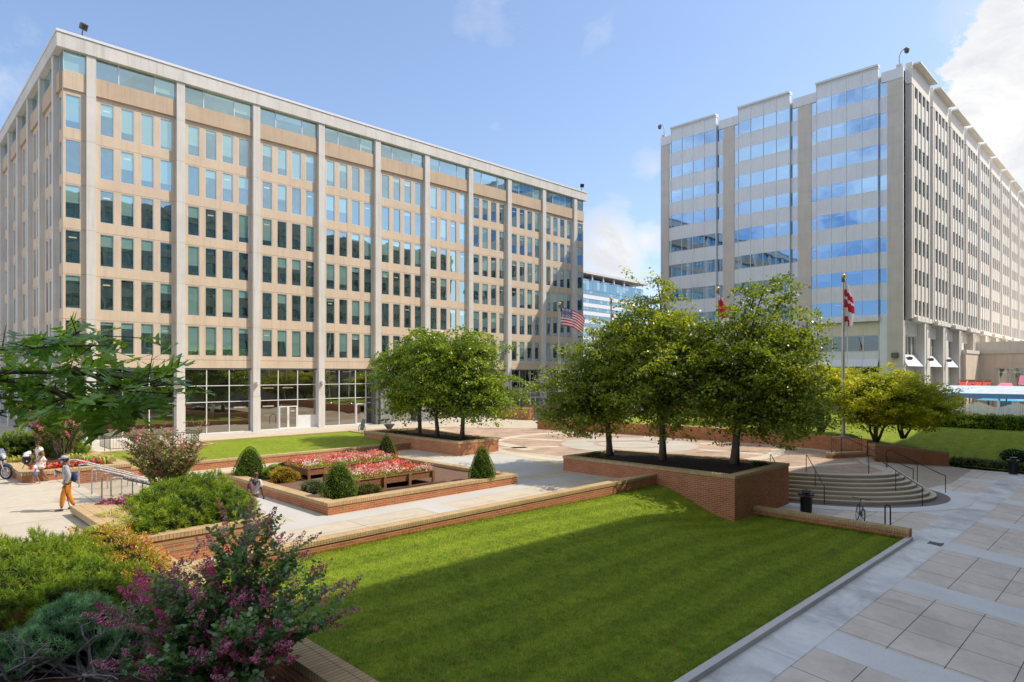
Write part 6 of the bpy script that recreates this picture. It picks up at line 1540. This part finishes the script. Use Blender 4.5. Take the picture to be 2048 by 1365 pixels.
def person(label, loc, yaw, H, skinm, J, clothes, hair=None, head_tilt=(0, 0), extras=None, bulk=1.0):
    """J: joints in body space (x forward, y left, z up) for height 1; legs, arms, spine"""
    t = thing('person', label, 'person', loc)
    Mx = Matrix.Translation(loc) @ Matrix.Rotation(yaw, 4, 'Z')
    W = lambda p: Mx @ (Vector(p) * H)
    b = bulk; N = []; E = []; ix = {}
    def add(k, p, r, par=None):
        ix[k] = len(N); N.append((W(p), tuple(q * H for q in r) if isinstance(r, tuple) else r * H))
        if par: E.append((ix[par], ix[k]))
    add('pel', J['pel'], (.075 * b, .058 * b)); add('wai', J['wai'], (.068 * b, .055 * b), 'pel'); add('che', J['che'], (.085 * b, .06 * b), 'wai'); add('neckb', J['neck'], .036, 'che')
    hd = Vector(J['head']); add('jaw', hd + Vector((.008, 0, -.045)), (.034, .036), 'neckb'); add('skull', hd + Vector((-.002, 0, .012)), (.046, .054), 'jaw'); add('crown', hd + Vector((-.006, 0, .048)), (.034, .040), 'skull')
    for s, q in ((1, 'l'), (-1, 'r')):
        add(q + 'hip', J[q + 'hip'], .056 * b, 'pel'); add(q + 'kne', J[q + 'kne'], .036 * b, q + 'hip'); add(q + 'calf', Vector(J[q + 'kne']).lerp(Vector(J[q + 'ank']), .35), .033 * b, q + 'kne'); add(q + 'ank', J[q + 'ank'], .021, q + 'calf')
        add(q + 'sho', J[q + 'sho'], .036 * b, 'che'); add(q + 'elb', J[q + 'elb'], .024 * b, q + 'sho'); add(q + 'wri', J[q + 'wri'], .016, q + 'elb')
        e, w = Vector(J[q + 'elb']), Vector(J[q + 'wri']); d = (w - e).normalized(); side = d.cross(Vector((1, 0, .1))).normalized(); nn = side.cross(d)
        add(q + 'palm', w + d * .03, (.019, .011), q + 'wri')
        for f, (o, l) in enumerate(((-.015, .040), (-.005, .046), (.005, .043), (.014, .034))):
            k0 = w + d * .045 + side * o; add(q + 'f%d' % f, k0, .0058, q + 'palm'); add(q + 'g%d' % f, k0 + d * l * .55 + nn * .006 * s, .0054, q + 'f%d' % f); add(q + 'h%d' % f, k0 + d * l * .85 + nn * .018 * s, .0045, q + 'g%d' % f)
        add(q + 'th', w + d * .018 + side * .022 + nn * .006, .007, q + 'palm'); add(q + 'ti', w + d * .045 + side * .034 + nn * .012, .0056, q + 'th')
    body = skin('body', N, E, skinm, t, 2)
    # face: nose, ears and eyes placed on the head
    m = MB(); hw = lambda p: W(hd + Vector(p))
    m.tube([hw((.042, 0, .018)), hw((.056, 0, -.004)), hw((.046, 0, -.010))], [.004 * H, .008 * H, .004 * H], 6)
    for s in (-1, 1): m.ball(hw((-.004, s * .047, .0)), .012 * H, 8, 6, 0, (1, .5, 1.2))
    m.tube([hw((.040, -.016, -.034)), hw((.045, 0, -.033)), hw((.040, .016, -.034))], .004 * H, 5); m.build('face', skinm, body)
    m = MB()
    for s in (-1, 1): m.ball(hw((.041, s * .018, .012)), .0055 * H, 8, 6)
    m.build('eye', M['black'], body)
    for (nm, kind, mat, g) in clothes:
        P = []; Ed = []; iy = {}
        def ad(k, r, par=None, p=None):
            iy[k] = len(P); P.append((W(p) if p is not None else N[ix[k]][0], tuple(q * H for q in r) if isinstance(r, tuple) else r * H))
            if par: Ed.append((iy[par], iy[k]))
        if kind in ('trousers', 'shorts'):
            ad('pel', (.082 * b * g, .066 * b * g)); ad('top', (.078 * b * g, .062 * b * g), 'pel', Vector(J['pel']).lerp(Vector(J['wai']), .35))
            for q in 'lr':
                ad(q + 'hip', .064 * b * g, 'pel')
                if kind == 'shorts': ad(q + 'k', .055 * b * g, q + 'hip', Vector(J[q + 'hip']).lerp(Vector(J[q + 'kne']), .72))
                else:
                    ad(q + 'kne', .048 * b * g, q + 'hip'); ad(q + 'calf', .045 * g, q + 'kne'); ad(q + 'c', .036 * g, q + 'calf', Vector(J[q + 'kne']).lerp(Vector(J[q + 'ank']), .88))
        elif kind in ('shirt', 'tee'):
            ad('wai', (.080 * b * g, .068 * b * g)); ad('hem', (.082 * b * g, .07 * b * g), 'wai', Vector(J['pel']).lerp(Vector(J['wai']), .12)); ad('che', (.094 * b * g, .070 * b * g), 'wai'); ad('col', .044 * g, 'che', Vector(J['neck']) + Vector((0, 0, -.012)))
            for q in 'lr':
                ad(q + 'sho', .045 * b * g, 'che')
                if kind == 'shirt': ad(q + 'elb', .034 * b * g, q + 'sho'); ad(q + 'cuf', .026 * g, q + 'elb', Vector(J[q + 'elb']).lerp(Vector(J[q + 'wri']), .9))
                else: ad(q + 'slv', .040 * b * g, q + 'sho', Vector(J[q + 'sho']).lerp(Vector(J[q + 'elb']), .75))
        elif kind == 'dress':
            ad('wai', (.080 * b * g, .066 * b * g)); ad('che', (.092 * b * g, .07 * b * g), 'wai'); ad('col', .046 * g, 'che', Vector(J['neck']) + Vector((0, 0, -.02)))
            ad('pel', (.092 * b * g, .08 * b * g), 'wai'); mid = (Vector(J['lkne']) + Vector(J['rkne'])) * .5; ad('sk', (.098 * b * g, .088 * b * g), 'pel', Vector(J['pel']).lerp(mid, .5)); ad('he', (.104 * b * g, .096 * b * g), 'sk', Vector(J['pel']).lerp(mid, .9))
            for q in 'lr': ad(q + 'sho', .045 * b * g, 'che'); ad(q + 'slv', .042 * b * g, q + 'sho', Vector(J[q + 'sho']).lerp(Vector(J[q + 'elb']), .45))
        skin(nm, P, Ed, mat, body, 2)
    for q, sg in (('l', 1), ('r', -1)):
        a = Vector(J[q + 'ank']); tp = J.get(q + 'toe', (.0, 0, 0)); ty = Vector(tp)
        s = MB(); base = a + Vector((0, 0, -.026))
        f = (Vector((1, 0, 0)) + ty).normalized()
        P = [(W(base - f * .035 + Vector((0, 0, .004))), .022 * H), (W(base + f * .02), .026 * H), (W(base + f * .065 + Vector((0, 0, -.006))), .024 * H), (W(base + f * .105 + Vector((0, 0, -.008))), .016 * H)]
        skin('shoe', P, [(0, 1), (1, 2), (2, 3)], J.get('shoe', M['dkgrey']), body, 2)
    if hair:
        m = MB(); kind, mat = hair; c = hw((-.010, 0, .018)); m.ball(c, .056 * H, 14, 10, 0, (1.06, .92, 1.04))
        if kind == 'bun': m.ball(hw((-.03, 0, .085)), .026 * H, 10, 8)
        m.build('hair', mat, body)
        if kind == 'cut': pass
    if extras: extras(t, body, W, hw, H)
    return t
def walk(arm=.0, lean=.0, st=.10, cl=.004):
    """mid stride pose"""
    J = dict(pel=(0, 0, .53), wai=(.005 + lean * .3, 0, .62), che=(.01 + lean * .7, 0, .74), neck=(.01 + lean, 0, .835), head=(.025 + lean * 1.25, 0, .925),
             lhip=(.0, .05, .50), lkne=(st * .75 + .01, .05, .285), lank=(st * 1.15, .05, .045), rhip=(0, -.05, .50), rkne=(-st * .35 + .02, -.05, .275), rank=(-st * 1.25, -.05, .055),
             lsho=(.01 + lean * .8, .105, .80), lelb=(-.05 + lean, .125, .635), lwri=(-.02 + lean, .125, .49), rsho=(.01 + lean * .8, -.105, .80), relb=(.03 + lean, -.125, .635), rwri=(.09 + lean, -.12, .50))
    return J
hairm = plain('black_hair', (.012, .010, .010), .6, 0, .3, 20)
# man in orange trousers with mask, cap, drink, sling bag and cane; facing left of picture (towards -X)
J = walk(lean=.02, st=.085)
J['rsho'] = (.03, -.105, .795); J['relb'] = (.02, -.14, .64); J['rwri'] = (.13, -.10, .70); J['lelb'] = (-.02, .135, .63); J['lwri'] = (.04, .125, .49); J['shoe'] = plain('brown_shoe', (.08, .06, .05), .6)
def ex1(t, body, W, hw, H):
    m = MB(); m.ball(hw((-.004, 0, .046)), .058 * H, 14, 10, 0, (1.05, .95, .72)); m.tube([hw((.03, -.03, .040)), hw((.085, 0, .026)), hw((.03, .03, .040))], .010 * H, 6); m.build('cap', plain('grey_cap', (.42, .42, .44), .8), body)
    m = MB(); m.ball(hw((.026, 0, -.022)), .040 * H, 12, 8, 0, (.72, .98, .80)); m.build('face_mask', plain('blue_mask', (.16, .50, .68), .8), body)
    fp = MB(); fp.ball(W((.045, 0, .50)), .05 * H, 12, 8, 0, (.8, 1.4, .75)); fp.tube([W((.055, -.09, .515)), W((.07, 0, .52)), W((.055, .09, .515)), W((-.06, .07, .53)), W((-.07, -.05, .535)), W((.055, -.09, .515))], .012 * H, 6); fp.build('waist_bag', plain('tan_bag', (.38, .20, .07), .7), body)
J_ = J
man = person('masked man in grey sweater and orange trousers walking with a cane', (4.55, 24.85, .8), R(172), 1.74, SKD, J, [('trousers', 'trousers', plain('orange_trousers', (.62, .22, .018), .8, 0, .12, 8, .3), 1.0), ('sweater', 'shirt', plain('grey_sweater', (.42, .43, .46), .9, 0, .1, 12, .3), 1.02)], ('cut', hairm), extras=ex1)
def on(loc, yaw, H):
    Mx = Matrix.Translation(loc) @ Matrix.Rotation(yaw, 4, 'Z'); return lambda p: Mx @ (Vector(p) * H)
W1 = on((4.55, 24.85, .8), R(172), 1.74)
t = thing('sling_bag', 'navy blue sling bag on the back of the masked man', 'bag', W1((-.10, .02, .62)))
m = MB(); m.ball(W1((-.10, .03, .605)), .066 * 1.74, 14, 10, 0, (.75, .95, 1.45)); m.build('pouch', plain('navy_fabric', (.02, .045, .14), .8, 0, .2, 9, .3), t)
m = MB(); m.tube([W1((-.09, .05, .54)), W1((.055, -.03, .66)), W1((.085, -.07, .76)), W1((.0, -.085, .845)), W1((-.08, -.02, .76))], .010, 6); m.build('strap', plain('navy_strap', (.02, .03, .08), .8), t)
t = thing('drink_cup', 'clear plastic cup of pink drink held by the masked man', 'cup', W1((.175, -.10, .66)))
m = MB(); c = W1((.178, -.10, .645)); m.lathe([(0, -.06), (.034, -.06), (.042, .02), (0, .02)], c.x, c.y, 12); m.xform(Matrix.Translation((0, 0, c.z))); m.build('drink', plain('pink_drink', (.75, .22, .34), .2), t)
m = MB(); m.lathe([(.043, .022), (.046, .07), (.03, .09), (0, .09)], c.x, c.y, 12); m.tube([(c.x, c.y, .08), (c.x + .01, c.y, .16)], .004, 5); m.xform(Matrix.Translation((0, 0, c.z))); m.build('cup', plain('clear_plastic', (.72, .70, .70), .1), t)
t = thing('cane', 'thin dark walking cane beside the masked man', 'cane', W1((.06, .14, 0)))
m = MB(); a, b = W1((.055, .13, .45)), W1((-.04, .14, .0)); m.tube([a, b], .011, 8); m.tube([W1((.09, .13, .455)), a, W1((.02, .13, .45))], .013, 8); m.build('shaft', M['black'], t)

# woman in a flowered white dress leading a toddler, walking left
def floral():
    q = NT('flowered_dress'); v = q.coord(); vo = q.n('ShaderNodeTexVoronoi'); vo.inputs['Scale'].default_value = 9; q.l(v, vo.inputs['Vector'])
    msk = q.ramp(vo.outputs['Distance'], [(.34, (1, 1, 1)), (.42, (0, 0, 0))]); cc = q.ramp(q.noise(v, 5, 2), [(.4, (.50, .16, .10)), (.5, (.62, .30, .12)), (.6, (.35, .12, .16))])
    q.bsdf(q.mix(msk, (.74, .70, .67), cc), .85); return q.m
J = walk(lean=.03, st=.12); J['lelb'] = (-.02, .14, .66); J['lwri'] = (.08, .15, .55); J['relb'] = (.10, -.13, .68); J['rwri'] = (.19, -.10, .68); J['shoe'] = plain('sandal', (.22, .10, .06), .6)
LW = (4.95, 32.0, .8)
person('woman in white flowered dress walking past the far planter', LW, R(185), 1.68, SKM, J, [('dress', 'dress', floral(), 1.12)], ('bun', hairm), bulk=1.22)
W2 = on(LW, R(185), 1.68)
t = thing('shoulder_bag', 'black bag carried in front by the woman in flowered dress', 'bag', W2((.26, -.08, .60)))
m = MB(); m.ball(W2((.27, -.06, .565)), .13, 14, 10, 0, (1.15, .9, 1.6)); m.ball(W2((.29, -.02, .50)), .09, 12, 8); m.build('pouch', M['black'], t)
m = MB(); m.tube([W2((.20, -.11, .69)), W2((.25, -.10, .70)), W2((.27, -.06, .64))], .014, 6); m.tube([W2((.30, -.02, .52)), W2((.34, .02, .42)), W2((.37, .02, .36))], .012, 5); m.build('strap', M['black'], t)
t = thing('jacket', 'crumpled white jacket lying on the black bag of the woman', 'clothing', W2((.26, -.06, .68)))
m = MB(); m.ball(W2((.25, -.05, .70)), .10, 12, 8, 0, (1.3, .8, .7)); m.ball(W2((.28, -.04, .655)), .09, 12, 8, 0, (1.2, .8, .9)); m.ball(W2((.22, -.06, .735)), .06, 10, 8, 0, (1.3, .8, .7)); m.build('cloth', plain('white_cloth', (.74, .74, .76), .9, 0, .08, 14, .5), t)
# toddler
J = walk(lean=.03, st=.13); J['head'] = (.06, 0, .90); J['lsho'] = (.03, .095, .755); J['rsho'] = (.03, -.095, .755); J['che'] = (.03, 0, .70); J['neck'] = (.04, 0, .79); J['lelb'] = (.02, .12, .61); J['lwri'] = (.08, .11, .50); J['relb'] = (.0, -.14, .84); J['rwri'] = (-.03, -.15, .98); J['shoe'] = plain('pink_shoe', (.55, .30, .42), .6)
LT = (4.72, 31.55, .8)
person('toddler in white shirt and blue shorts walking beside the woman', LT, R(182), .94, SKM, J, [('shirt', 'tee', plain('white_shirt', (.72, .70, .74), .85), 1.15), ('shorts', 'shorts', plain('denim', (.12, .17, .30), .85), 1.15)], ('cut', hairm), bulk=1.18)
# man with backpack walking away on the plaza
J = walk(lean=.02, st=.08); J['shoe'] = M['white']
LM = (9.62, 22.55, 0.0); YM = R(28)
person('bald man in light shirt with backpack walking by the brick planter', LM, YM, 1.76, SKD, J, [('trousers', 'trousers', plain('pale_trousers', (.55, .53, .50), .85), 1.0), ('shirt', 'tee', plain('pale_shirt', (.56, .59, .64), .85, 0, .08, 10, .2), 1.06)], None, extras=lambda t, b, W, hw, H: (lambda m: (m.ball(hw((.026, 0, -.022)), .040 * H, 12, 8, 0, (.72, .98, .80)), m.build('face_mask', M['black'], b)))(MB()))
W3 = on(LM, YM, 1.76)
t = thing('backpack', 'maroon and grey backpack worn by the bald man', 'bag', W3((-.12, 0, .6)))
mp = plain('maroon_fabric', (.17, .085, .10), .85, 0, .3, 9, .3)
m = MB(); m.ball(W3((-.125, 0, .685)), .135, 14, 10, 0, (.72, 1.05, 1.6)); m.ball(W3((-.175, 0, .625)), .10, 12, 8, 0, (.7, 1.1, 1.05)); m.build('pouch', mp, t)
m = MB()
for s in (-1, 1): m.tube([W3((-.08, s * .06, .80)), W3((.0, s * .075, .855)), W3((.075, s * .075, .77)), W3((.05, s * .10, .66)), W3((-.07, s * .09, .60))], .017, 6)
m.build('strap', plain('grey_strap', (.10, .09, .10), .85), t)

# ------------------------------------------------------------------ sky, sun, camera
AZ = math.atan2(-.52, .704); EL = math.atan(1 / math.hypot(.704, .52))
Wd = bpy.data.worlds.new('World'); S.world = Wd; Wd.use_nodes = True; nt = Wd.node_tree; nt.nodes.clear()
def wn(t, **k):
    x = nt.nodes.new(t)
    for a, b in k.items(): setattr(x, a, b)
    return x
out = wn('ShaderNodeOutputWorld'); bg = wn('ShaderNodeBackground'); sky = wn('ShaderNodeTexSky', sky_type='NISHITA')
sky.sun_disc = False; sky.sun_elevation = EL; sky.sun_rotation = math.pi / 2 - AZ; sky.altitude = 50; sky.air_density = 1.0; sky.dust_density = 1.2; sky.ozone_density = 2.0
tc = wn('ShaderNodeTexCoord'); L_ = nt.links.new
def wm(op, a, b=0., clamp=False):
    x = wn('ShaderNodeMath', operation=op, use_clamp=clamp)
    for k, q in enumerate((a, b)):
        if isinstance(q, (int, float)): x.inputs[k].default_value = q
        else: L_(q, x.inputs[k])
    return x.outputs[0]
nz = wn('ShaderNodeTexNoise'); nz.inputs['Scale'].default_value = 8.5; nz.inputs['Detail'].default_value = 9; nz.inputs['Roughness'].default_value = .64; nz.inputs['Distortion'].default_value = .35
mp_ = wn('ShaderNodeMapping'); mp_.inputs['Scale'].default_value = (1, 1, 1.5); L_(tc.outputs['Generated'], mp_.inputs['Vector']); L_(mp_.outputs[0], nz.inputs['Vector'])
def direction(px, py):
    a, b = (px - 1024) / 1302., (746 - py) / 1302.; th = R(45.31)
    return Vector((math.cos(th) + a * math.sin(th), math.sin(th) - a * math.cos(th), b)).normalized()
cl = None
def cloud(d, rad, amount, soft=.15):
    """cloud bank centred on sky direction d, torn at its edge by the noise"""
    global cl
    dt = wn('ShaderNodeVectorMath', operation='DISTANCE'); L_(tc.outputs['Generated'], dt.inputs[0]); dt.inputs[1].default_value = d
    f = wm('SUBTRACT', 1.0, wm('DIVIDE', dt.outputs['Value'], rad))                     # 1 at centre, 0 at radius
    f = wm('ADD', wm('MULTIPLY', f, amount), wm('MULTIPLY', wm('SUBTRACT', nz.outputs['Fac'], .5), 3.0))
    f = wm('MULTIPLY', f, 1.0 / soft, clamp=True)
    cl = f if cl is None else wm('MAXIMUM', cl, f)
cloud(direction(2075, 190), .105, 1.6); cloud(direction(1985, 245), .065, 1.2); cloud(direction(2130, 100), .10, 1.5)
cloud(direction(1235, 505), .075, 1.1, .9); cloud(direction(1290, 480), .045, .9, .9)
cloud(direction(1210, 68), .03, .5, 2.2); cloud(direction(990, 5), .04, .45, 2.); cloud(direction(1950, 20), .05, .5, 2.); cloud(direction(0, 160), .05, .6, 1.6); cloud(direction(1310, 338), .03, .6, 1.6); cloud(direction(990, 255), .02, .5, 2.)
# clouds behind the viewpoint that the facades mirror, the last ones added unseen for fill
for v, r_, a_ in (((.50, -.80, .37), .17, 1.6), ((.34, -.86, .34), .10, 1.4), ((.30, -.85, .42), .30, 1.2), ((.62, -.66, .42), .22, 1.0), ((-.80, .35, .48), .30, 1.2), ((-.70, .55, .28), .22, .9), ((-.2, -.9, .35), .2, .9), ((-.88, .2, .30), .16, .9), ((-.86, .36, .30), .17, 1.5), ((-.79, .53, .29), .17, 1.5), ((-.92, .26, .24), .10, 1.3), ((-.9, .1, .5), .35, 1.6), ((-.7, .3, .62), .35, 1.6), ((-.3, -.6, .72), .3, 1.2)): cloud(Vector(v).normalized(), r_, a_, .9)
shade = wn('ShaderNodeValToRGB'); e = shade.color_ramp.elements; e[0].position = .40; e[0].color = (7.0, 6.95, 6.9, 1); e[1].position = .62; e[1].color = (5.3, 5.45, 5.8, 1)
L_(nz.outputs['Fac'], shade.inputs['Fac'])
sz = wn('ShaderNodeSeparateXYZ'); L_(tc.outputs['Generated'], sz.inputs[0])
ov = wm('MULTIPLY', wm('MULTIPLY', wm('SUBTRACT', wm('SUBTRACT', sz.outputs[2], wm('MULTIPLY', sz.outputs[0], .25)), .60), 6.0, True), wm('MULTIPLY', wm('SUBTRACT', nz.outputs['Fac'], .33), 5.0, True))   # unseen broken cloud deck overhead, added as fill light
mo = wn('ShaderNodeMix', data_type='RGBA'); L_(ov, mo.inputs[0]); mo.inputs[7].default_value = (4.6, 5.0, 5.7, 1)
mx = wn('ShaderNodeMix', data_type='RGBA'); L_(cl, mx.inputs[0])
gm = wn('ShaderNodeGamma'); gm.inputs['Gamma'].default_value = .8; L_(sky.outputs[0], gm.inputs['Color'])
hue = wn('ShaderNodeMix', data_type='RGBA', blend_type='MULTIPLY'); hue.inputs[0].default_value = 1; hue.inputs[7].default_value = (1.68, 1.78, 1.98, 1); hs = wn('ShaderNodeHueSaturation'); hs.inputs['Saturation'].default_value = 1.0; L_(gm.outputs[0], hs.inputs['Color']); L_(hs.outputs[0], hue.inputs[6])
fl = wn('ShaderNodeVectorMath', operation='SCALE'); L_(shade.outputs[0], fl.inputs[0]); L_(wm('ADD', 1.0, wm('MULTIPLY', wm('MULTIPLY', sz.outputs[0], -1.0, True), .9)), fl.inputs['Scale'])   # clouds facing the sun are brighter
L_(hue.outputs[2], mx.inputs[6]); L_(fl.outputs[0], mx.inputs[7])
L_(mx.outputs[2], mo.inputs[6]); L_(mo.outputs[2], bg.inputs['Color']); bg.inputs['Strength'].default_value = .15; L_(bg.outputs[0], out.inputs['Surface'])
sl = bpy.data.lights.new('sun', 'SUN'); sl.energy = 5.0; sl.angle = R(.42); sl.color = (1.0, .90, .75)
so = bpy.data.objects.new('sun', sl); COL.objects.link(so); so.rotation_euler = Vector((-.704, .52, -1)).to_track_quat('-Z', 'Y').to_euler(); so.location = (40, -30, 60)
cd = bpy.data.cameras.new('camera'); co = bpy.data.objects.new('camera', cd); COL.objects.link(co)
co.location = (0, 0, 5.2); co.rotation_euler = (R(90), 0, R(45.31 - 90)); cd.sensor_width = 36; cd.lens = 36 * 1302 / 2048.; cd.shift_y = (746 - 682.5) / 2048.; cd.clip_end = 2000; cd.clip_start = .1
S.camera = co
S.render.engine = 'CYCLES'
S.render.resolution_x, S.render.resolution_y = 1024, 682
S.view_settings.view_transform = 'Standard'; S.view_settings.look = 'None'; S.view_settings.exposure = 0; S.view_settings.gamma = 1
S.cycles.max_bounces = 8; S.cycles.transparent_max_bounces = 8
